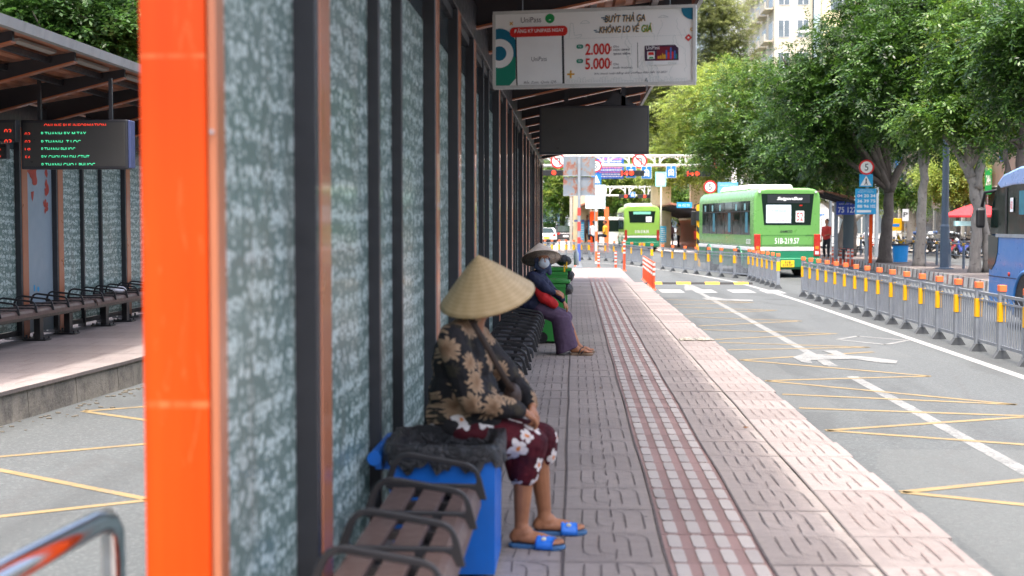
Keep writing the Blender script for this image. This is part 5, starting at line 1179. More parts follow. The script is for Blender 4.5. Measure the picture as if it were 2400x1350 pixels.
# ================================================================ far shelters, pillars
CREAM=M('cream_wall',hx('#d8cba6',.9),.8,0,.12,1.5,dirt=.3); CREAMG=M('grey_cream',hx('#b9b5a8',.9),.8,0,.15,1.5,dirt=.3)
def pillar(label,u0,v0,u1,v1,Y,dep=1.,mat=CREAM,name='pillar'):
    a=PY(u0,v1,Y);b_=PY(u1,v0,Y); r=thing(name,label,name,((a.x+b_.x)/2,Y+dep/2,-.3)); w_=(b_.x-a.x)/2
    MB().box(-w_,w_,-dep/2,dep/2,0,b_.z+.3).build('shaft',mat,r,bev=.02); MB().box(-w_-.03,w_+.03,-dep/2-.03,dep/2+.03,0,.25).build('plinth',CREAMG,r); MB().box(-w_-.02,w_+.02,-dep/2-.02,dep/2+.02,b_.z+.302,b_.z+.36).build('coping',CREAMG,r)
    return r
pillar('tall cream pillar with dark stains behind the roof of the farther green bus',1526,438,1573,590,96)
pillar('cream wall block with a dark blue board in front of the tall pillar',1548,494,1573,590,93,name='wall')
pillar('cream block above the far shelter roof left of the speed limit sign',1618,432,1652,580,100,name='wall')
pillar('cream and grey wall behind the striped sign pole',1343,455,1402,560,84,name='wall')
pillar('thin grey concrete post beside the cream wall by the sign pole',1335,460,1342,575,83,.3,CREAMG)
for (u0,u1,lb) in ((1549,1572,'dark blue number board on the cream block beside the far green bus'),(1346,1369,'blue strip over the left turquoise poster'),(1378,1392,'blue strip over the right turquoise poster')):
    cc,w_,h=PS(u0,485 if u0>1500 else 515,u1,493 if u0>1500 else 520,92.9 if u0>1500 else 77.9); r=thing('number_board',lb,'sign',(cc.x,cc.y,cc.z)); fr=plate(r,cc,w_,h,M('navy_board',hx('#2b3a7a',1),.5,0,.05,3)); T('52 36 34',fr,w_*.1,h*.25,w_*.8,h*.45,M('pale_ink','#a7c3cf',.5,0,0),r)
def farshelter(label,Y0,Y1,xw,s,orange=True,h=2.7,out=2.2,fz=-.15):
    r=thing('bus_shelter',label,'bus shelter',(xw,Y0,fz)); B=lambda n,mb,mat,**k: mb.build(n,mat,r,W=True,**k)
    y=Y0;m=MB();g_=MB()
    while y<Y1: m.box(xw-.1,xw+.1,y,y+.09,fz,h); y+=.6
    B('posts',m,BROWN); o=r.children[-1]; 
    B('glass_wall',MB().box(xw-.02,xw+.02,Y0,Y1,fz+.3,h-.2),ETCH); 
    B('end_frame',MB().box(xw-.12,xw+.12,Y0-.1,Y0-.01,fz,h+.1),ORANGE if orange else BROWN)
    B('beam',MB().box(xw-.12,xw+.12,Y0,Y1,h+.001,h+.4),CREAM)
    x1=xw+s*out
    B('roof',MB().prism([(xw-s*.8,h+.35),(x1,h+.95),(x1,h+1.05),(xw-s*.8,h+.45)][::int(s)],'y',Y0-.3,Y1+.3),ROOFU)
    y=Y0
    while y<Y1: m=MB().add([(xw,y,h+.1),(x1-s*.1,y,h+.75),(x1-s*.1,y,h+.9),(xw,y,h+.5)]+[(xw,y+.06,h+.1),(x1-s*.1,y+.06,h+.75),(x1-s*.1,y+.06,h+.9),(xw,y+.06,h+.5)],[(0,1,2,3),(7,6,5,4),(0,4,5,1),(1,5,6,2),(2,6,7,3),(3,7,4,0)]); B('rafter',m,DARK); y+=1.8
    return r
farshelter('far shelter with brown slatted wall and left rising roof beside the near green bus',82,104,8.3,-1,False,h=1.75,out=2.4)
cc,w_,h=PS(1586,474,1622,487,81.5); r=thing('route_board','blue route board hung under the roof of the far slatted shelter','sign',(cc.x,cc.y,cc.z)); fr=plate(r,cc,w_,h,LBLUE); T('36 152 52',fr,w_*.1,h*.25,w_*.75,h*.4,WHITEP,r,z=.006)
farshelter('far copper slatted shelter with an orange end panel behind the curved railing',77,100,1.05,1,True,h=2.1,out=.6)
MB().box(0,.26,0,.1,0,2.6).build('orange_panel',ORANGECAP,bpy.data.objects['bus_shelter.003'] if 'bus_shelter.003' in bpy.data.objects else None).location=(PY(1418,0,76.5).x-1.05,-.6,0)
# island shelter behind the green bus
r=thing('bus_shelter','small island shelter with sloping roof and blue route board behind the green bus','bus shelter',(11.6,57,-.02)); B=lambda n,mb,mat,**k: mb.build(n,mat,r,W=True,**k)
for (u,w2) in ((1958,.16),(1994,.1)): p=PY(u,600,57.5); B('post',MB().box(p.x-w2/2,p.x+w2/2,57.4,57.5,-.02,2.4),STEELG)
a=PY(1922,450,56.2);b_=PY(2004,462,56.2)
m=MB(); m.add([(a.x,55.5,a.z),(b_.x,55.5,b_.z-.1),(b_.x,59,b_.z-.1),(a.x,59,a.z),(a.x,55.5,a.z+.06),(b_.x,55.5,b_.z-.04),(b_.x,59,b_.z-.04),(a.x,59,a.z+.06)],[(3,2,1,0),(4,5,6,7),(0,1,5,4),(1,2,6,5),(2,3,7,6),(3,0,4,7)]); B('roof',m,ROOFU)
for yy in (55.7,56.8,57.9): m=MB().bar((a.x+.05,yy,a.z-.05),(b_.x,yy,b_.z-.28),.05,.12); B('rafter',m,DARK)
cc,w_,h=PS(1960,472,2003,503,56.1); fr=plate(r,cc,w_,h,M('royal_board',hx('#2545a8',1),.5,0,.05,3),'route_board'); T('ĐIỂM ĐÓN XE',fr,w_*.15,h*.76,w_*.7,h*.12,WHITEP,r,z=.005); T('75 127',fr,w_*.1,h*.15,w_*1.0,h*.42,WHITEP,r,z=.005,bold=.01)
B('seat',MB().box(11.3,12.2,56.6,57.0,.38,.43),DARK); B('seat_leg',MB().box(11.4,11.48,56.7,56.9,-.02,.379),DARK); B('back_glass',MB().box(11.5,11.95,57.2,57.22,.3,2.3),CLEAR)
# ================================================================ vehicles
BGR=M('bus_green',hx('#70b05a',.7),.32,0,.05,2,coat=.5); BGL=M('bus_lime',hx('#9cd058',.8),.35,0,.05,2,coat=.4); BDG=M('bus_dark_green',hx('#0f7a55',.9),.35,0,.06,2,coat=.4); BWH=M('bus_white','#e4e6e4',.4,0,.05,3,coat=.3); BBL=M('bus_blue',(.02,.17,.48),.34,0,.04,2,coat=.35); BBL2=M('bus_light_blue',hx('#8fb0e6',.9),.3,.1,.05,2,coat=.5)
LAMPR=M('lamp_red',(.38,.018,.01),.25,0,.1,20,coat=.5); LAMPA=M('lamp_amber',hx('#e08020',.9),.25,0,.1,20,coat=.5); LAMPW=M('lamp_clear','#c9cccf',.15,0,0,coat=.5); PLY=M('plate_yellow',hx('#e8c020',1),.5,0,.04,9); CURT=M('bus_curtain',hx('#3f8090',.8),.8,0,.2,9)
def wheel(r,x,y,rad,wd,side):
    w_=thing_part('wheel',r); rt=Matrix.Rotation(math.pi/2,3,'Y')
    MB().lathe([(rad*.58,-wd/2),(rad*.9,-wd/2),(rad,-wd*.35),(rad,wd*.35),(rad*.9,wd/2),(rad*.58,wd/2)],(x,y,rad),26,rt).build('tyre',RUBBER,w_,smooth=False)
    MB().lathe([(.0,side*wd*.25),(rad*.2,side*wd*.45),(rad*.25,side*wd*.3),(rad*.58,side*wd*.42),(rad*.6,side*wd*.1)][::1],(x,y,rad),20,rt).build('rim',STEELG,w_)
def thing_part(name,par):
    o=bpy.data.objects.new(name,None); COL.objects.link(o); o.parent=par; return o
def bus(label,loc,rz,L,W_,H_,up,low,band=True,rearkit=None,sidewin=None,front=False,stripe=BWH,zl=.28):
    r=thing('bus',label,'bus',loc,rz); hw=W_/2
    def sec(z0,z1,ins=0): # cross section polygon x,z with rounded roof
        return [(-hw+ins,z0),(hw-ins,z0),(hw-ins,z1-.35),(hw-.05-ins,z1-.16),(hw-.2-ins,z1-.04),(hw-.42-ins,z1),(-hw+.42+ins,z1),(-hw+.2+ins,z1-.04),(-hw+.05+ins,z1-.16),(-hw+ins,z1-.35)]
    MB().prism(sec(1.02,H_),'y',0,L).build('body',up,r,bev=.09)
    MB().prism([(-hw+.004,zl+.3),(hw-.004,zl+.3),(hw-.004,.9),(-hw+.004,.9)],'y',.004,L-.004).build('lower_body',low,r,bev=.03)
    MB().prism([(-hw+.06,zl),(hw-.06,zl),(hw-.004,zl+.298),(-hw+.004,zl+.298)],'y',.05,L-.05).build('skirt_panel',low,r,bev=.02)
    MB().prism([(-hw-.004,.9),(hw+.004,.9),(hw+.004,1.02),(-hw-.004,1.02)],'y',-.004,L+.004).build('stripe',stripe,r,bev=.01)
    for x in (-1,1):
        for y in (L*.24,L*.78):
            wheel(r,x*(hw-.16),y,.44,.27,x)
            m=MB(); m.add([(x*(hw+.003),y+.54*math.cos(t),.44+.54*math.sin(t)) for t in [math.pi*(-.05+1.1*j/18) for j in range(19)]],[tuple(range(19))]); m.build('wheel_arch',BLACK,r)
            m=MB(); m.tube([(x*(hw+.004),y+.56*math.cos(t),.44+.56*math.sin(t)) for t in [math.pi*(-.05+1.1*j/18) for j in range(19)]],.03,6); m.build('arch_lip',low,r,smooth=True)
    # side windows
    for x in (-1,1):
        X=x*(hw+.004)
        y0,y1=sidewin or (L*.06,L*.92)
        m=MB(); m.box(min(X,X-x*.02),max(X,X-x*.02),y0,y1,1.42,H_-.42); m.build('window_band',BUSG,r)
        n=6
        for i in range(1,n): yy=y0+(y1-y0)*i/n; MB().box(min(X,X+x*.006),max(X,X+x*.006),yy-.02,yy+.02,1.43,H_-.43).build('window_mullion',BLACK,r)
        m=MB().box(min(X,X+x*.007),max(X,X+x*.007),y0,y1,H_-.78,H_-.75); m.build('window_rail',BLACK,r)
        for i in range(n):
            yy=y0+(y1-y0)*(i+.25)/n
            if i%2==0: MB().box(min(X,X+x*.002),max(X,X+x*.002),yy,yy+.34,1.5,H_-.8).build('curtain',CURT,r)
            if i!=2: MB().box(min(X,X+x*.002),max(X,X+x*.002),yy+.3,yy+.5,H_-.72,H_-.5).build('window_sticker',M('sticker_pale','#7fb0b4',.5,0,.1,9),r)
    m=MB().prism([(-.85,H_-.01),(.85,H_-.01),(.75,H_+.17),(-.75,H_+.17)],'y',L*.25,L*.72); m.build('air_conditioner',WHITE,r,bev=.05)
    # front mirror(s)
    for x in (-1,1):
        MB().tube([(x*(hw-.1),L+.02,H_-.35),(x*(hw+.12),L+.2,H_-.45),(x*(hw+.16),L+.22,H_-.7)],.025,8).build('mirror_arm',BLACK,r); MB().box(x*(hw+.16)-.1,x*(hw+.16)+.1,L+.16,L+.26,H_-1.25,H_-.68).build('mirror',BLACK,r,bev=.03)
    MB().box(-hw+.12,hw-.12,L-.0,L+.005,1.15,H_-.35).build('windscreen',GLASSD,r)
    return r
# near green bus 52
A=G(1765,651,-.3); Bq=G(1922,651,-.3)
r=bus('green city bus number 52 seen from behind, waiting beyond the grey railing',((A.x+Bq.x)/2,A.y,-.3),RAD(6.8),8.6,2.25,2.98,BGR,BDG)
fr=frame((0,-.004,0),(1,0,0)); h2=1.125
MB().add([fr@Vector(p) for p in ((-h2*.79,2.79,.0),(h2*.79,2.79,.0),(h2*.70,1.75,.0),(-h2*.70,1.75,.0))]+[fr@Vector(p) for p in ((-h2*.79,2.79,-.05),(h2*.79,2.79,-.05),(h2*.70,1.75,-.05),(-h2*.70,1.75,-.05))],[(3,2,1,0),(0,1,5,4),(1,2,6,5),(2,3,7,6),(3,0,4,7)]).build('rear_window',GLASSD,r)
def q_(nm,x0,z0,x1,z1,mat,z=.004): m=MB(); flat(m,fr,rect(x0,z0,x1,z1),z); return m.build(nm,mat,r)
q_('destination_box',-.68,2.48,.75,2.76,M('dest_dark','#20262a',.3,0,0)); T('SaigonBus',fr,-.36,2.55,.86,.13,WHITEP,r,W=False,z=.008,bold=.03,shear=.25)
q_('notice',-.72,1.82,.12,2.42,M('notice_pale','#c4d6e2',.5,0,.04,9),.006); T('TUYỂN DỤNG',fr,-.55,2.18,.5,.09,LBLUE,r,W=False,z=.009); T('SAMCO',fr,-.42,2.32,.2,.03,LBLUE,r,W=False,z=.009); T('028 39 300 340',fr,-.4,1.87,.42,.05,REDP,r,W=False,z=.009)
q_('number_card',.28,1.85,.56,2.22,WHITEP,.006); T('52',fr,.31,1.89,.22,.28,REDP,r,W=False,z=.009,bold=.01); q_('brake_lamp',.4,2.38,.5,2.42,LAMPR,.007)
for x in (-.95,.95): MB().lathe([(0,.0),(.04,.0),(.04,.03),(0,.03)],(x,-.03,2.85),12,Matrix.Rotation(-math.pi/2,3,'X')).build('marker_lamp',LAMPW,r)
T('SAMCO',fr,-.25,1.5,.42,.08,BLACKP,r,W=False,z=.004,bold=.02,shear=.3); T('CITY',fr,.62,1.38,.26,.05,BLACKP,r,W=False,z=.004,shear=.3)
m=MB(); 
for a in ((-.88,1.07,-.865,1.42),(.865,1.07,.88,1.42),(-.88,1.405,.88,1.42)): flat(m,fr,rect(*a),.003)
m.build('engine_flap_seam',M('seam_green','#2d6b26',.5,0,0),r)
T('51B-219.57',fr,-.42,1.13,.82,.19,WHITEP,r,W=False,z=.005,bold=.008)
fr2=frame((0,-.008,0),(1,0,0)); T('XIN LỖI VÌ LÀM PHIỀN KHI AN TOÀN CHẠM',fr2,-.78,.925,1.56,.07,REDP,r,W=False,z=.003)
for x in (-1,1):
    xx=x*1.0; MB().prism([(xx-.1,.72),(xx+.12 if x>0 else xx+.1,.72),(xx+.12 if x>0 else xx+.1,1.45),(xx-.1 if x>0 else xx-.12,1.45)],'y',-.03,.05).build('tail_light',LAMPR,r,bev=.02)
    MB().box(xx-.06,xx+.06,-.035,-.0301,.95,1.05).build('indicator',LAMPA,r); MB().box(xx-.06,xx+.06,-.035,-.0301,.78,.88).build('reversing_light',LAMPW,r)
MB().box(-1.11,1.11,-.07,.0,.34,.66).build('bumper',BDG,r,bev=.03); MB().box(-.22,.22,-.09,-.071,.36,.58).build('number_plate',PLY,r)
fr3=frame((0,-.091,0),(1,0,0)); T('51B',fr3,-.1,.48,.2,.075,BLACKP,r,W=False,z=.002,bold=.02); T('219.57',fr3,-.17,.385,.34,.075,BLACKP,r,W=False,z=.002,bold=.02)
MB().box(.5,.64,-.075,-.0701,.5,.54).build('reflector',LAMPR,r)
fs=frame((-1.13,0,0),(0,-1,0),(-1,0,0)); T('SG3252',fs,-1.0,1.12,.6,.16,WHITEP,r,W=False,z=.004,bold=.02)
# farther green bus
r=bus('farther lime green bus seen from behind in the middle of the junction',(4.35,85,-.3),RAD(1),8.6,2.28,2.95,BGL,BDG)
fr=frame((0,-.004,0),(1,0,0)); m=MB(); flat(m,fr,[(-.78,1.85),(.78,1.85),(.86,2.6),(-.86,2.6)],.004); m.build('rear_window',GLASSD,r); q_('destination_strip',-.55,2.4,.55,2.56,M('aqua_strip','#7fd6b8',.5,0,0),.008); q_('notice',.25,1.9,.62,2.25,WHITEP,.008)
T('51B-218.35',fr,-.45,1.2,.9,.18,WHITEP,r,W=False,z=.004,bold=.03)
for x in (-1,1): MB().box(x*1.02-.08,x*1.02+.08,-.03,.05,.72,1.4).build('tail_light',LAMPR,r,bev=.02)
MB().box(-1.12,1.12,-.06,0,.34,.62).build('bumper',BDG,r,bev=.03); MB().box(-.2,.2,-.08,-.061,.36,.56).build('number_plate',PLY,r)
# blue bus at the right edge
def bluebus():
    L=8.6;hw=1.12;H_=2.72; p0=G(2312,745,-.3)
    r=thing('bus','glossy blue bus cut off by the right edge of the picture','bus',(PY(2318,524,24.2).x+hw,24.2-L,-.3))
    MB().prism([(-hw,.3),(hw,.3),(hw,1.6),(-hw,1.6)],'y',0,L).build('body',BBL,r,bev=.05)
    # glasshouse with raked front: side profile extruded across
    MB().prism([(0,1.6),(L-.02,1.6),(L-.1,2.1),(L-.42,2.5),(L-.8,2.6),(0,2.62)],'x',-hw+.004,hw-.004).build('glasshouse',BUSG,r,bev=.03)
    MB().prism([(0,2.4),(L-1.3,2.44),(L-.62,2.4),(L-.36,2.5),(L-.75,2.66),(L-1.6,2.76),(0,2.78)],'x',-hw-.006,hw+.006).build('roof',BBL2,r,bev=.05)
    for y in (L-.95,L-2.35,L-3.9,L-5.4,L-6.9):
        MB().box(-hw-.008,-hw+.0,y-.04,y+.04,1.62,2.42).build('window_pillar',BLACK,r)
    for y in (L-2.1,L-3.5,L-5.0): MB().box(-hw-.004,-hw+.002,y,y+.5,1.95,2.35).build('curtain',CURT,r)
    MB().box(-hw-.012,-hw+.0,0,L-.42,1.56,1.62).build('sill_trim',STEELG,r)
    # deep front side window
    MB().prism([(L-.55,1.58),(L-.0,1.6),(L+.004,1.0),(L-.2,.98),(L-.4,1.1),(L-.52,1.3)],'x',-hw-.01,-hw+.02).build('front_side_glass',GLASSD,r)
    MB().box(-hw+.15,hw-.15,L,L+.01,1.1,1.6).build('windscreen',GLASSD,r)
    MB().box(-hw-.003,-hw+.001,0,L-.02,.86,.875).build('panel_seam',M('seam_blue','#12264e',.5,0,0),r)
    for y in (L-2.0,1.8):
        wheel(r,-hw+.16,y,.43,.27,-1); wheel(r,hw-.16,y,.43,.27,1)
        m=MB(); m.add([(-hw-.004,y+.56*math.cos(t),.43+.56*math.sin(t)) for t in [math.pi*(-.12+1.24*j/20) for j in range(21)]],[tuple(range(21))]); m.build('wheel_arch',BLACK,r); m=MB(); m.tube([(-hw-.0,y+.57*math.cos(t),.43+.57*math.sin(t)) for t in [math.pi*(-.1+1.2*j/18) for j in range(19)]],.035,8); m.build('arch_lip',BBL,r,smooth=True)
    MB().prism([(-.7,2.77),(.8,2.77),(.7,2.93),(-.6,2.93)],'y',L*.3,L*.8).build('air_conditioner',WHITE,r,bev=.05)
    MB().tube([(-hw+.1,L-.3,2.4),(-hw-.06,L+.06,2.36),(-hw-.1,L+.1,2.1)],.03,8).build('mirror_arm',BLACK,r,smooth=True); MB().box(-hw-.2,-hw-.04,L+.05,L+.17,1.72,2.08).build('mirror',BLACK,r,bev=.05)
    MB().ell((-hw-.005,L-1.15,.93),(.02,.05,.04)).build('side_repeater',LAMPR,r)
    fs=frame((-hw-.012,L-1.2,0),(0,-1,0),(-1,0,0)); m=MB(); flat(m,fs,rect(-.02,2.0,.14,2.24),.002); m.build('sticker',WHITEP,r); T('103',fs,.0,2.05,.1,.13,REDP,r,W=False,z=.004)
bluebus()
# cars and a van
def car(label,loc,rz,col,L=4.3,W_=1.75,H_=1.45,van=False,plate_=WHITEP,name='car'):
    r=thing(name,label,'car' if not van else 'van',loc,rz); hw=W_/2
    if van: prof=[(0,.25),(L,.25),(L,.95),(L-.5,1.25),(L-1.1,H_),(.12,H_),(0,1.2)]; gl=[(L-.62,1.22),(L-1.15,H_-.12),(.2,H_-.12),(.12,1.25)]
    else: prof=[(0,.3),(L,.3),(L+.02,.65),(L-.25,.85),(L-1.15,.95),(L-1.9,H_-.02),(1.1,H_),(.25,.98),(0,.9)]; gl=[(L-1.2,.97),(L-1.88,H_-.07),(1.12,H_-.05),(.4,1.0)]
    MB().prism(prof,'x',-hw,hw).build('body',col,r,bev=.09)
    MB().prism(gl,'x',-hw-.004,hw+.004).build('side_windows',GLASSD,r)
    if van: MB().box(-hw+.15,hw-.15,-.012,.05,1.25,H_-.2).build('rear_window',GLASSD,r)
    else: 
        m=MB(); m.add([(-hw+.2,1.04,H_-.06),(hw-.2,1.04,H_-.06),(hw-.14,.3,1.02),(-hw+.14,.3,1.02),(-hw+.2,1.04,H_-.02),(hw-.2,1.04,H_-.02),(hw-.14,.27,1.05),(-hw+.14,.27,1.05)],[(0,3,2,1),(4,5,6,7),(0,1,5,4),(1,2,6,5),(2,3,7,6),(3,0,4,7)]); m.build('rear_window',GLASSD,r)
        m=MB(); m.add([(-hw+.2,L-1.85,H_-.02),(hw-.2,L-1.85,H_-.02),(hw-.14,L-1.17,.98),(-hw+.14,L-1.17,.98)],[(0,1,2,3)]); m.build('windscreen',GLASSD,r)
    for x in (-1,1):
        for y in (.85,L-.8): wheel(r,x*(hw-.1),y,.31,.2,x)
        MB().box(x*(hw-.22)-.12,x*(hw-.22)+.12,-.02,.04,.75,.95).build('tail_light',LAMPR,r,bev=.02); MB().box(x*(hw-.3)-.14,x*(hw-.3)+.14,L-.03,L+.03,.6,.75).build('headlight',LAMPW,r,bev=.02)
    MB().box(-.25,.25,-.03,-.0,.55,.7).build('number_plate',plate_,r); MB().box(-hw+.03,hw-.03,-.06,.0,.3,.5).build('bumper',BLACK if not van else col,r,bev=.03)
    return r
CW=M('car_white','#e2e2e0',.3,0,.03,3,coat=.5); CD=M('car_charcoal','#2b2a30',.3,.2,.05,3,coat=.5); CRD=M('car_red','#b32a2a',.3,.1,.05,3,coat=.5); CSV=M('car_silver','#a9b2b8',.3,.3,.05,3,coat=.5)
def cat(u,v,*a,**k): p=G(u,v,-.3); return p
car('dark charcoal car with a white number plate at the junction behind the sign pole',tuple(G(1326,569,-.3)),.05,CD,4.4,1.8,1.6)
car('white car at the left end of the junction, cut by the shelter wall',tuple(G(1281,575,-.3)),.2,CW,4.3,1.75,1.45,plate_=PLY)
car('dark blue car just right of the charcoal one, mostly hidden by posters',tuple(G(1350,570,-.3)+Vector((0,6,0))),.0,M('car_blue','#27364e',.3,.2,.05,3,coat=.5),4.3,1.75,1.5)
car('white van with a dark rear window left of the farther green bus',(2.4,92,-.3),0,CW,5.,1.95,2.25,van=True,name='van')
car('red car behind the people at the far shelter',(6.55,103,-.15),.3,CRD,4.2,1.75,1.5)
car('silver car parked in front of the shops behind the yellow kiosk',tuple(G(2135,572,-.12)+Vector((0,6,0))),-1.0,CSV,4.3,1.8,1.5)
r=thing('truck','grey blue lorry with a white and green cab front far behind the white car','truck',(PY(1300,560,150).x,150,-.3)); MB().box(-1.6,1.1,1,7,.8,3.6).build('cargo_box',M('lorry_grey','#5b7284',.6,0,.1,2),r,bev=.05); MB().box(-1.55,.3,-.8,.9,.5,2.0).build('cab',BWH,r,bev=.1); MB().box(-1.3,.1,-.83,-.81,1.2,1.8).build('windscreen',GLASSD,r); MB().box(-1.5,.25,-.84,-.81,1.85,1.98).build('green_strip',BDG,r)
for x in (-1.4,.9):
    for y in (0,5.5): wheel(r,x,y,.45,.3,1)
# motorbikes
def motorbike(label,loc,rz,col,group='motorbikes parked along the far pavement',helmet=None,box=None):
    r=thing('motorbike',label,'motorbike',loc,rz,group); rt=Matrix.Rotation(math.pi/2,3,'Y')
    for y in (-.6,.6):
        w_=thing_part('wheel',r); m=MB(); m.tube([(0,y+.25*math.cos(t),.28+.25*math.sin(t)) for t in [2*math.pi*j/18 for j in range(18)]],.045,8,closed=True); m.build('tyre',RUBBER,w_,smooth=True); MB().lathe([(.0,-.03),(.06,-.03),(.06,.03),(0,.03)],(0,y,.28),12,rt).build('hub',STEELG,w_)
    m=MB(); m.cap((0,-.55,.62),(0,-.15,.5),.1,.12); m.cap((0,-.15,.42),(0,.2,.38),.12,.1); m.cap((0,.25,.42),(0,.42,.82),.13,.09,flat=.6); m.build('fairing',col,r,remesh=.03)
    MB().cap((0,-.6,.76),(0,.0,.74),.08,.11,flat=.5).build('seat',BLACK,r,smooth=True)
    m=MB(); m.tube([(-.34,.28,1.0),(-.2,.4,.98),(.2,.4,.98),(.34,.28,1.0)],.017,8); m.tube([(0,.6,.28),(0,.42,.95)],.03,8); 
    for x in (-1,1): m.tube([(x*.22,.38,.98),(x*.3,.36,1.15)],.008,6)
    m.build('handlebar',BLACK,r); m=MB()
    for x in (-1,1): m.ell((x*.31,.35,1.18),(.055,.012,.04),10,6)
    m.build('mirrors',STEELG,r,smooth=True); MB().ell((0,.5,.86),(.08,.06,.07)).build('headlight',LAMPW,r,smooth=True); MB().box(-.06,.06,-.72,-.66,.6,.68).build('tail_light',LAMPR,r,bev=.01)
    m=MB(); m.tube([(.1,-.65,.35),(.12,-.1,.28)],.04,8); m.build('exhaust',STEELG,r); m=MB(); m.tube([(.05,0,.3),(.2,-.05,.0)],.014,6); m.tube([(-.05,-.02,.3),(-.2,-.05,.0)],.014,6); m.build('stand',BLACK,r)
    if helmet:
        m=MB().ell((.0,.35,1.1),(.12,.14,.11)); m.build('helmet',helmet,r,smooth=True)
    if box: MB().box(-.2,.2,-.85,-.5,.82,1.15).build('top_box',box,r,bev=.03)
    return r
cols=[('yellow','#e8c410'),('black','#202226'),('white','#d0d2d2'),('black','#202226'),('red','#b5282c'),('blue','#3850a8'),('black','#202226'),('grey','#6a7078'),('white','#d0d2d2'),('red','#b5282c'),('black','#202226'),('yellow','#e8d020'),('silver','#9ba2a8'),('black','#202226')]
for i,(nm,h_) in enumerate(cols):
    u=[2118,2160,2180,2196,2228,2254,2268,2206,2188,2246,2282,2300,2168,2236][i]; v=[583,592,590,596,606,606,602,588,580,594,596,592,581,590][i]; p=G(u,v,-.12); 
    ex={0:'in front of the kiosk',2:'with a white leg shield between two trunks',4:'just right of the grey pole',5:'with purple blue flanks left of the thick trunk',7:'left of the grey pole',8:'at the back near the officers',9:'behind the first red one',11:'beside the blue bus mirror',12:'near the pale trunk'}.get(i,'number place %s from the kiosk'%['','first','','second','','','third','','','','fourth','','','fifth'][i])
    lb='%s motorbike parked %s on the far pavement'%(nm,ex); 
    if nm=='black': lb='black motorbike parked among others on the far pavement'
    motorbike(lb,(p.x,p.y,-.12),[1.9,1.2,1.5,1.1,2.6,2.4,1.3,1.5,1.2,1.5,1.6,2.7,1.4,1.2][i],M('bike_'+nm,hx(h_,.9),.3,0,.05,5,coat=.5),helmet=M('helmet_'+str(i%3),('#e2e4e6','#4a6aa0','#1d1f22')[i%3],.25,0,0,coat=.5) if i%2 else None,box=BLACK if i in(3,7) else None)
p=G(2058,603,-.3); r=motorbike('white motorbike on the far road ridden by a person in a pale shirt',(p.x,p.y+3,-.3),.4,M('bike_white',hx('#d0d2d2',.9),.3),None); 
pr_=person('person in a pale shirt and white helmet riding the white motorbike',(p.x,p.y+2.8,-.02),.4,C_('pale','#cfd2da'),C_('black','#22222a'),'sit',cap=M('helmet_0','#e2e4e6',.25,0,0,coat=.5))
person('officer in a light blue shirt standing left of the second island trunk',tuple(G(2147,580,-.12)),2.8,C_('lightblue','#8fb0d8'),C_('black','#22222a'))
person('officer in a light blue shirt standing right of the second island trunk',tuple(G(2173,580,-.12)),3.3,C_('lightblue','#8fb0d8'),C_('black','#22222a'))
# parasol, kiosk, blue bin, street furniture
p=G(2290,596,-.12); r=thing('parasol','red market parasol with a pale valance behind the thick pale trunk','parasol',(p.x,p.y,-.12)); MB().cyl((0,0,0),(0,0,2.5),.03,10).build('pole',STEELG,r)
vs=[(0,0,2.75)];
for rr_,z in ((1.0,2.42),(1.85,2.05),(1.85,1.95)):
    for j in range(8): a=2*math.pi*j/8; vs.append((rr_*math.cos(a),rr_*math.sin(a),z))
fs=[(0,1+j,1+(j+1)%8) for j in range(8)]+[(1+k*8+j,9+k*8+j,9+k*8+(j+1)%8,1+k*8+(j+1)%8) for k in range(2) for j in range(8)]
MB().add(vs,fs).build('canopy',M('red_canvas','#c83038',.8,0,.1,3),r); MB().box(-1.5,-.4,-1.2,-.9,1.5,1.75).build('pale_valance',M('pale_aqua','#a8d0d4',.6),r)
p=G(2111,578,-.12); r=thing('kiosk','small yellow and white kiosk box on the far pavement','kiosk',(p.x,p.y+2,-.12)); MB().box(-.5,.5,-.3,.3,0,1.1).build('cabinet',WHITE,r,bev=.03); MB().box(-.5,.5,-.3,.3,1.101,2.0).build('sign_box',YELREF,r,bev=.03); MB().box(-.3,.3,-.31,-.301,1.4,1.6).build('blue_mark',BLUEP,r)
p=G(2110,617,-.02); r=thing('bucket_bin','light blue plastic tub bin hung on the island railing','bin',(p.x,p.y,-.02)); MB().lathe([(.0,.0),(.26,.0),(.3,.62),(.33,.64),(.33,.68),(.29,.68),(.24,.05),(0,.05)],(0,0,.05),24).build('tub',M('tub_blue',hx('#1c8fd8',.9),.4,0,.06,6),r); MB().lathe([(.25,.55),(.30,.69),(.345,.7),(.345,.64)],(0,0,.05),24).build('liner',BAG,r)
# island railing
RG=M('railing_grey',hx('#5a6673',.9),.5,0,.1,5); r=thing('railing','low grey post and rail fence with yellow joints along the far side of the island','railing',(14.,36,-.02)); 
ys=[34+1.9*i for i in range(22)]; pr2=None
for y in ys:
    x=ix(y)+1.75; MB().cyl((x,y,-.02),(x,y,.95),.045,10).build('post',RG,r,W=True); MB().cyl((x,y,.76),(x,y,.84),.056,10).build('yellow_joint',YELREF,r,W=True)
    if pr2: 
        m=MB(); m.cyl((pr2[0],pr2[1],.8),(x,y,.8),.022,8); m.cyl((pr2[0],pr2[1],.4),(x,y,.42),.018,8); m.build('rail',RG,r,W=True)
    pr2=(x,y)
b0=G(2213,629); r=thing('street_lamp','thick blue grey lamp post on the island','street lamp',(b0.x,b0.y,-.02)); m=MB().lathe([(.3,0),(.3,.03),(.15,.06),(.145,1.4),(.15,1.42),(.12,1.5),(.10,PY(2213,300,b0.y).z)],(0,0,0),20); m.build('pole',M('pole_blue',hx('#4a5a6c',.9),.45,0,.08,4),r,smooth=False); MB().box(.1,.16,-.1,.1,.5,.9).build('hatch',MATS['pole_blue'],r)
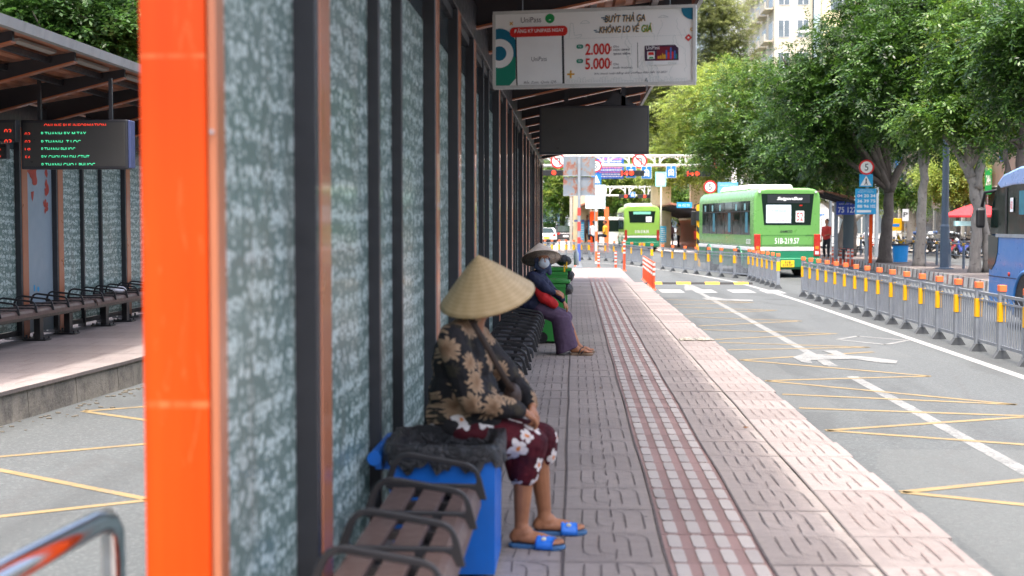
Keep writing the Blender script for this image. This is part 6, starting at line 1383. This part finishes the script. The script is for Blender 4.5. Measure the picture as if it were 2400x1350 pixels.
for (u,v,Y,lb) in ((1808,277,72,'white lamp head on an arm sticking out of the dark foliage above the bus'),(1632,295,100,'small white lamp head in front of the bright far foliage'),(1890,76,60,'flat white lamp head near the top by the cream building')):
    c=PY(u,v,Y); r=thing('street_lamp',lb,'street lamp',(c.x+3.2,Y,-.3)); MB().cyl((0,0,0),(0,0,c.z-.2),.09,12).build('pole',STEELG,r); MB().tube([(0,0,c.z-.3),(-.6,0,c.z+.2),(-2.9,0,c.z+.3)],.04,8).build('arm',STEELG,r); MB().ell((-3.2,0,c.z+.3),(.42 if Y<90 else .5,.16,.11)).build('lamp_head',WHITE,r,smooth=True)
# ================================================================ buildings
WN=M('window_grey_glass','#66727a',.2,0,.2,.7,coat=.3)
def building(label,x0,x1,y0,y1,h,mat,nx,ny,nz,balc=False,z0=-.15,wm=None,name='building',w_=.62,hh=.55):
    r=thing(name,label,'building',((x0+x1)/2,(y0+y1)/2,z0)); B=lambda n,mb,mt,par=None,**k: mb.build(n,mt,par or r,W=True,**k)
    B('wall',MB().box(x0,x1,y0,y1,z0,h),mat); fh=(h-z0)/nz; wm=wm or WN
    for k in range(nz):
        for i in range(nx):
            cw=(x1-x0)/nx; a=x0+cw*(i+.5-w_/2);b=a+cw*w_; zb=z0+fh*(k+.25)
            f=B('window',MB().box(a,b,y0-.03,y0+.05,zb,zb+fh*hh),WHITE); B('pane',MB().box(a+.06,b-.06,y0-.045,y0-.031,zb+.06,zb+fh*hh-.06),wm,f); B('frame_bar',MB().box((a+b)/2-.03,(a+b)/2+.03,y0-.055,y0-.046,zb+.06,zb+fh*hh-.06),WHITE,f)
        for i in range(ny):
            cw=(y1-y0)/ny; a=y0+cw*(i+.5-w_/2);b=a+cw*w_; zb=z0+fh*(k+.25)
            f=B('window',MB().box(x0-.03,x0+.05,a,b,zb,zb+fh*hh),WHITE); B('pane',MB().box(x0-.045,x0-.031,a+.06,b-.06,zb+.06,zb+fh*hh-.06),wm,f)
            if balc:
                B('balcony',MB().box(x0-1.0,x0-.051,a-.3,b+.3,zb-.35,zb-.2).box(x0-1.0,x0-.9,a-.3,b+.3,zb-.2,zb+.5),mat)
    B('cornice',MB().box(x0-.15,x1+.15,y0-.15,y1+.15,h+.001,h+.35),mat)
    return r
TW=M('tower_plaster',hx('#cfc6b2',.95),.85,0,.12,.4,dirt=.25); TC=M('tower_cream',hx('#efe3b8',1),.85,0,.06,.3); TWH=M('white_wall','#dfe2e4',.8,0,.05,.5,dirt=.1); SG=M('shop_grey','#a9a59a',.8,0,.1,.7,dirt=.2)
building('tall grey beige tower with stacked balconies at the top of the picture',22.3,26.5,150,176,50,TW,2,5,14,balc=True)
building('tall cream apartment tower with a large window right of the balconied tower',27.2,36,148,170,52,TC,2,2,13)
r=thing('pipe_column','pale blue vertical strip between the two towers','wall',(26.8,149,-.15)); MB().box(-.28,.38,0,.5,0,50).build('column',M('pale_blue_wall','#b8ccd8',.8,0,.05,.5),r); MB().box(-.32,.42,-.05,.55,0,.4).build('base',TWH,r)
building('hazy white tower with vertical strips far behind the olive tree',24.5,30,215,235,75,TWH,5,3,16,w_=.35,hh=.8)
building('grey framed glass fronted building behind the small island shelter',19.5,26,106,118,9.5,TWH,3,3,3,w_=.9,hh=.85)
building('white ground floor building right of the green bus',18.,19.4,98,104,3.2,TWH,1,2,1,w_=.3,hh=.3)
building('pale shop building with dark openings behind the motorbikes',23.5,34,78,100,11,SG,3,7,3,w_=.8,hh=.8,wm=M('shop_dark','#2c2a2c',.3,0,.2,1))
building('beige shop building behind the red parasol',22.5,32,64,77,9,M('shop_beige','#8f8272',.8,0,.1,.7,dirt=.2),3,4,2,w_=.55,hh=.55,wm=MATS['shop_dark'])
building('white office block with tall windows behind the island trees',24.5,36,101,124,16,TWH,4,6,4,w_=.7,hh=.8)
building('grey building closing the view behind the left shelter trees',-40,-14,60,90,14,SG,6,3,4)
building('row of pale houses at the far end of the street',-30,60,240,250,9,TWH,18,1,3)
for (u0,v0,u1,v1,Y,h_,lb,t,tc) in ((2184,455,2204,488,76,'#d8d0cc','pale shop sign with a red mark above the motorbikes','M',REDP),(2343,350,2395,378,70,'#2a5aa8','blue and red shop sign behind the top of the blue bus','NGÂN HÀNG',REDP),(2098,362,2140,420,96,'#3a78b8','tall blue shop banner behind the first island trunk','SHOP',WHITEP),(2115,490,2130,518,80,'#d0d4da','white notice board left of the pale trunk','P',BLACKP),(2308,395,2325,455,72,'#18a04a','green vertical banner left of the blue bus roof','24H',WHITEP),(1920,498,1935,512,90,'#e8e8e8','white no parking notice right of the green bus','P',BLUEP)):
    cc,w_,h=PS(u0,v0,u1,v1,Y); r=thing('shop_sign',lb,'sign',(cc.x,Y,cc.z)); fr=plate(r,cc,w_,h,M('sg'+h_,hx(h_,.9),.5,0,.05,3)); T(t,fr,w_*.15,h*.35,w_*.7,h*.4 if len(t)<4 else h*.35,tc,r,z=.006,bold=.02)
    MB().box(w_*.4,w_*.5,.03,.1,-1.5 if cc.z>1.6 else -cc.z-.1,h).build('bracket',STEELG,r)
# ================================================================ trees
BARK=None
def bark(name,a,b):
    k=NT(name); v=k.co(); c=k.ramp(k.noise(k.map(v,(3,3,.8)),3.5,6,.65),[(.3,a),(.7,b)]); c=k.mix(k.ramp(k.noise(v,1.4,3),[(.5,0.),(.62,.5)]),c,tuple(x*1.35 for x in b)); c=k.mix(k.ramp(k.noise(v,7,4),[(.6,0.),(.68,.6)]),c,(.05,.042,.035)); k.base(c); k.b.inputs['Roughness'].default_value=.9; k.bump(k.noise(k.map(v,(3,3,.7)),6,6,.7),.8,.03); return k.m
BK1=bark('grey_bark',(.16,.145,.13),(.27,.25,.225)); BK2=bark('dark_bark',(.07,.058,.05),(.13,.11,.095)); BK3=bark('pale_bark',(.3,.27,.23),(.45,.41,.36))
def leafmat(name,dk,md,lt,tr=.4,yel=None):
    k=NT(name); v=k.co(); g=k.n('NewGeometry'); rnd=g.outputs['Random Per Island']
    c=k.ramp(rnd,[(0.,dk),(.5,md),(1.,lt)]); n=k.noise(v,.55,3); c=k.mix(k.ramp(n,[(.35,.55),(.6,0.)]),c,tuple(x*.62 for x in dk)); c=k.mix(k.ramp(k.noise(v,.9,3,.5,.5),[(.52,0.),(.68,.6)]),c,lt)
    if yel: c=k.mix(k.ramp(k.noise(v,1.3,4,.6,1.),[(.6,0.),(.66,.75)]),c,yel)
    k.base(c); k.b.inputs['Roughness'].default_value=.42; k.b.inputs['Specular IOR Level'].default_value=.4
    t=k.n('BsdfTranslucent'); k.l(k.mix(.55,c,lt),t.inputs[0]); mx=k.n('MixShader'); mx.inputs[0].default_value=tr; k.l(k.b.outputs[0],mx.inputs[1]); k.l(t.outputs[0],mx.inputs[2]); k.l(mx.outputs[0],k.o.inputs[0]); return k.m
LF_D=leafmat('leaves_dark_green',(.005,.022,.004),(.018,.062,.008),(.085,.18,.022),.28)
LF_M=leafmat('leaves_mid_green',(.010,.04,.005),(.04,.115,.012),(.15,.27,.035),.33,(.24,.24,.05))
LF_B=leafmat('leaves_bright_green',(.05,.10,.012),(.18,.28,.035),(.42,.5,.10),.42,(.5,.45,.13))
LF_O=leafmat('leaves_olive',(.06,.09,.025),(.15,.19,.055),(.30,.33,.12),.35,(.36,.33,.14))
LF_L=leafmat('leaves_left_green',(.02,.06,.014),(.04,.11,.02),(.08,.18,.035),.4)
def crown(blobs,n,leaf,spray,droop=.35,per=9,wide=.38):
    """blobs: (x,y,z,rx,ry,rz); n sprays; leaf length; spray length; returns quads of leaflets"""
    B_=np.array(blobs,float); vol=(B_[:,3]*B_[:,4]*B_[:,5])**(2/3); pr=vol/vol.sum(); idx=rng.choice(len(B_),n,p=pr)
    d=rng.normal(size=(n,3)); d/=np.linalg.norm(d,axis=1)[:,None]; lump=1+.16*np.sin(d[:,0]*7+idx*2.)*np.cos(d[:,2]*6+idx)+.12*np.sin(d[:,1]*9+idx)
    rad=(rng.random(n)**.42)*lump; c=B_[idx,:3]+d*B_[idx,3:]*rad[:,None]
    K=max(8,n//24); pick=rng.integers(0,K,n); sg_=spray*.8; keep=rng.random(n)<.82
    cc=c[:K][pick]+rng.normal(size=(n,3))*np.array([sg_,sg_,sg_*.42]); c=np.where(keep[:,None],cc,c); dk=d[:K][pick]; d=np.where(keep[:,None],dk*.6+rng.normal(size=(n,3))*.4,d)
    ax=d*.8+rng.normal(size=(n,3))*.45; ax[:,2]=ax[:,2]*.5-droop+.25*rng.random(n); ax/=np.linalg.norm(ax,axis=1)[:,None]
    up=np.tile([0,0,1.],(n,1))+rng.normal(size=(n,3))*.35; side=np.cross(ax,up); side/=np.linalg.norm(side,axis=1)[:,None]+1e-9; nrm=np.cross(side,ax)
    sl=spray*(.6+.8*rng.random(n))
    V=[]
    for k in range(per):
        t=(k//2+1)/(per//2+1); sg=1 if k%2 else -1
        if k==per-1: sg=0;t=1
        base=c+ax*(sl*t)[:,None]+np.array([0,0,-1.])*(droop*.35*t*t*sl)[:,None]
        ld=ax*(.55 if sg else 1.)+side*sg*.85+rng.normal(size=(n,3))*.14; ld[:,2]-=.18; ld/=np.linalg.norm(ld,axis=1)[:,None]
        L=leaf*(.75+.5*rng.random(n))[:,None]; wv=np.cross(ld,nrm+rng.normal(size=(n,3))*.25); wv/=np.linalg.norm(wv,axis=1)[:,None]+1e-9
        V.append(np.stack([base,base+ld*L*.5+wv*L*wide/2,base+ld*L,base+ld*L*.5-wv*L*wide/2],1))
    return np.concatenate(V,0).reshape(-1,3)
def leafmesh(name,V,mat,parent):
    n=len(V)//4; me=bpy.data.meshes.new(name); me.vertices.add(len(V)); me.loops.add(len(V)); me.polygons.add(n)
    im=np.array(rootmat(parent).inverted()); V=V@im[:3,:3].T+im[:3,3]
    me.vertices.foreach_set('co',V.astype(np.float32).ravel()); me.loops.foreach_set('vertex_index',np.arange(len(V),dtype=np.int32)); me.polygons.foreach_set('loop_start',np.arange(0,len(V),4,dtype=np.int32)); 
    me.update(calc_edges=True); me.materials.append(mat); o=bpy.data.objects.new(name,me); COL.objects.link(o); o.parent=parent; return o
def limb(m,pts,r0,r1,seg=10):
    P=[Vector(p) for p in pts]; out=[];rs=[]
    for i in range(len(P)-1):
        for k in range(4): out.append(P[i].lerp(P[i+1],k/4))
    out.append(P[-1]); N_=len(out)
    out=[p+Vector((math.sin(i*1.7)*.02,math.cos(i*1.3)*.02,0))*(1 if 0<i<N_-1 else 0) for i,p in enumerate(out)]
    rs=[(r0+(r1-r0)*i/(N_-1))*(1+.07*math.sin(i*2.1)) for i in range(N_)]; rs[0]*=1.25
    m.tube(out,rs,seg)
def tree(label,Y,trunk,limbs,blobs,n,leaf,spray,mat,bk,r0,r1,droop=.35,per=9,wide=.38,name='tree',group=None,extra=None):
    b=PY(trunk[0][0],trunk[0][1],Y); r=thing(name,label,'tree',(b.x,Y,max(-.3,min(b.z,0))),0,group)
    tp=[PY(u,v,Y)+Vector((0,0,0)) for u,v in trunk]; tp[0].z-=.05; m=MB(); limb(m,tp,r0,r1,14)
    for pts,a,c_ in limbs: limb(m,[PY(u,v,Y+dy) for u,v,dy in pts],a,c_,8)
    bl=[]
    for q in blobs:
        u,v,ru,rv=q[:4]; dy=q[4] if len(q)>4 else 0; c=PY(u,v,Y+dy); s=(Y+dy)/F; bl.append((c.x,c.y,c.z,ru*s,(ru+rv)/2*s*(q[5] if len(q)>5 else 1.),rv*s))
    # twigs reaching into the crown
    rq=random.Random(int(trunk[0][0]*7+Y)); top=tp[-1]
    for q in range(min(26,4*len(bl))):
        c=bl[q%len(bl)]; e=Vector(c[:3])+Vector((rq.uniform(-1,1)*c[3]*.8,rq.uniform(-1,1)*c[4]*.8,rq.uniform(-.6,.8)*c[5])); s_=min([top]+[Vector(b2[:3]) for b2 in bl],key=lambda p:(p-e).length+(0 if p is top else .5)); mid=s_.lerp(e,.5)+Vector((0,0,-.1*(e-s_).length*.3)); m.tube([s_,mid,e],[r1*.45,r1*.25,r1*.08],6)
    for c in bl: m.tube([top,top.lerp(Vector(c[:3]),.5)+Vector((0,0,.15)),Vector(c[:3])],[r1*.8,r1*.55,r1*.3],7)
    m.build('trunk',bk,r,W=True,smooth=True)
    leafmesh('crown',crown(bl,n,leaf,spray,droop,per,wide),mat,r)
    if extra: leafmesh('crown',crown([bl[i] for i in extra[0]],extra[1],leaf,spray,droop,per,wide),extra[2],r)
    return r
tree('dark fine leaved island tree whose forked trunk rises just right of the 5 sign',52.3,[(2072,616),(2076,560),(2082,500),(2084,445)],[([(2084,450,0),(2066,400,0),(2045,355,0),(2035,300,.5)],.17,.08),([(2084,447,0),(2108,395,0),(2128,372,0),(2160,355,0),(2185,300,-.5)],.17,.08)],
 [(1985,130,120,100,0),(2060,60,130,90,1),(1930,230,90,90,0),(2020,20,50,50,1),(1890,330,70,60,0),(2010,260,110,90,.5),(1960,370,80,55,2),(2080,320,60,60,1.5),(1860,180,60,60,1),(2030,400,40,40,3)],9000,.16,.52,LF_D,BK2,.27,.17)
tree('island tree with a slim straight grey trunk left of the lamp post',48.1,[(2152,624),(2158,560),(2160,480),(2166,420),(2158,330)],[([(2164,430,0),(2172,380,0),(2176,330,.3),(2190,260,.5)],.11,.06),([(2158,340,0),(2140,280,0),(2110,220,0),(2080,180,0)],.12,.05)],
 [(2160,130,130,90,0),(2080,190,80,70,-.5),(2220,230,90,70,0),(2120,280,80,50,.5),(2230,60,110,70,0),(2140,20,120,60,1),(2180,330,60,35,.5),(2200,200,80,60,1),(2050,130,60,60,.5)],7500,.16,.52,LF_D,BK1,.2,.12)
tree('island tree with a thick pale grey double trunk beside the blue bus',41.8,[(2283,640),(2288,560),(2291,490),(2280,430),(2270,395)],[([(2275,415,0),(2255,375,0),(2232,340,0),(2200,300,0)],.15,.07),([(2285,440,0),(2298,390,0),(2300,350,0),(2310,280,.5)],.17,.08),([(2312,640,0.1),(2312,560,.1),(2300,480,.1),(2294,430,.1)],.13,.12)],
 [(2330,210,100,80,0),(2270,120,100,70,0),(2380,110,100,90,.5),(2250,270,70,50,-.3),(2360,300,70,45,.5),(2400,230,70,90,0),(2330,30,110,60,.5),(2180,280,60,50,.5),(2260,200,70,60,1)],6500,.16,.5,LF_M,BK1,.18,.13)
tree('dark leaning tree above the roof of the blue bus',37,[(2380,600),(2378,470),(2378,440),(2392,400),(2396,350)],[([(2380,445,0),(2362,400,0),(2355,350,0)],.1,.06)],[(2400,180,80,100,0),(2430,80,120,100,0),(2370,330,40,30,0)],2200,.16,.5,LF_D,BK2,.2,.13)
tree('slender dark trunked tree behind the small island shelter',62,[(1968,600),(1972,550),(1985,510),(1990,440)],[([(2000,600,0),(2004,540,0),(1998,480,0),(1990,420,0)],.12,.09)],[(1900,400,60,40,0),(1960,330,80,70,1),(1880,290,90,80,0),(1840,370,70,55,0),(1990,420,50,30,0)],4200,.17,.55,LF_D,BK2,.18,.11)
tree('broad mid green tree drooping above the near green bus',72,[(1850,560),(1856,480),(1862,420)],[],[(1800,330,100,75,0),(1740,380,80,50,0),(1850,240,90,90,0),(1720,270,80,70,-1),(1830,410,80,40,0),(1760,190,80,60,0),(1680,350,60,50,-1),(1880,390,50,50,0)],7500,.17,.62,LF_M,BK2,.25,.16)
tree('bright sunlit tree left of the mid green one, behind the gantry',96,[(1690,570),(1692,480),(1695,420)],[],[(1640,250,80,70,0),(1600,340,70,45,0),(1690,200,70,60,1),(1700,310,60,60,0),(1560,395,60,35,0),(1655,400,70,35,0)],6500,.2,.75,LF_B,BK1,.25,.16)
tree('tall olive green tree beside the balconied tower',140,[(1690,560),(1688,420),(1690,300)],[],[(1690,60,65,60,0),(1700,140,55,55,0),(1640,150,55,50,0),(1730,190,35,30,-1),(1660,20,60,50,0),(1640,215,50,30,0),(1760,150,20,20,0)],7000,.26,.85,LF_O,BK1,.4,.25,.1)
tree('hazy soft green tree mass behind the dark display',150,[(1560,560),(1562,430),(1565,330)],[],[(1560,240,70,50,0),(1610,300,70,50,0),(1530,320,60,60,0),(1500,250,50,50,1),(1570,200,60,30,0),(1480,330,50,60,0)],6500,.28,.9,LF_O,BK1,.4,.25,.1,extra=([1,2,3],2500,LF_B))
tree('drooping dark green tree behind the second gantry',126,[(1620,570),(1618,500),(1616,460)],[],[(1610,440,60,35,0),(1560,470,50,35,0),(1480,500,50,40,0),(1450,440,50,40,1),(1520,410,60,30,1),(1640,490,40,50,0),(1420,400,60,30,0),(1470,560,40,20,0)],6000,.24,.8,LF_M,BK2,.3,.2,.5,extra=([1,3,4,6],2600,LF_B))
tree('dark green tree behind the charcoal car at the left end of the street view',130,[(1318,560),(1318,500),(1320,460)],[],[(1315,450,45,45,0),(1290,480,40,50,0),(1345,420,50,30,0),(1380,440,50,30,0),(1300,400,50,30,1),(1395,500,40,50,1)],3500,.24,.8,LF_M,BK2,.3,.2,extra=([2,3,0],1500,LF_B))
tree('small bright yellow green tree behind the lamp post',74,[(2248,600),(2246,545),(2244,490)],[],[(2230,420,50,45,0),(2290,400,45,45,0),(2200,400,40,30,0),(2265,370,60,30,0),(2330,430,40,40,1),(2350,400,50,30,1)],4200,.17,.6,LF_B,BK2,.11,.08,.55)
tree('pale trunked roadside tree on the far pavement behind the first island trunk',84,[(2138,575),(2134,500),(2130,440),(2120,380)],[],[(2100,440,45,25,0),(2140,460,40,25,0),(2170,400,50,30,1),(2060,450,35,25,0),(2120,330,70,40,0)],3000,.18,.6,LF_M,BK3,.32,.22)
tree('far tree with an old leaning trunk behind the island shelter',92,[(1975,600),(1985,560),(1995,520)],[],[(1900,410,50,30,0),(1940,430,40,25,0),(2070,470,30,20,0),(1870,440,45,25,0)],2400,.2,.6,LF_B,BK3,.4,.3)
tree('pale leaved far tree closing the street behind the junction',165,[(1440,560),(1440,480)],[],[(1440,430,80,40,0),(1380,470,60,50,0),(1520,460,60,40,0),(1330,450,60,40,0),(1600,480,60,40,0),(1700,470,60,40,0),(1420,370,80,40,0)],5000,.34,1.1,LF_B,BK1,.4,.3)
tree('broad leaved tree behind the roof of the shelter across the lane',27,[(-120,700),(-110,500),(-60,330),(0,200)],[([(-60,330,0),(60,200,0),(170,110,0)],.14,.06)],[(40,60,110,90,0),(160,20,110,90,.5),(250,90,90,90,1),(120,110,90,60,0),(310,30,80,80,1.5),(-60,40,110,110,0),(300,150,60,50,2)],6500,.13,.3,LF_L,BK1,.2,.12,.3,7,.46)
tree('second broad leaved tree filling the gap behind the left shelter',38,[(420,620),(410,450),(390,250)],[],[(200,60,120,100,0),(320,110,110,90,0),(100,0,130,90,1),(380,0,120,90,0),(260,170,90,60,1)],5500,.16,.36,LF_L,BK1,.25,.15,.3,7,.46)
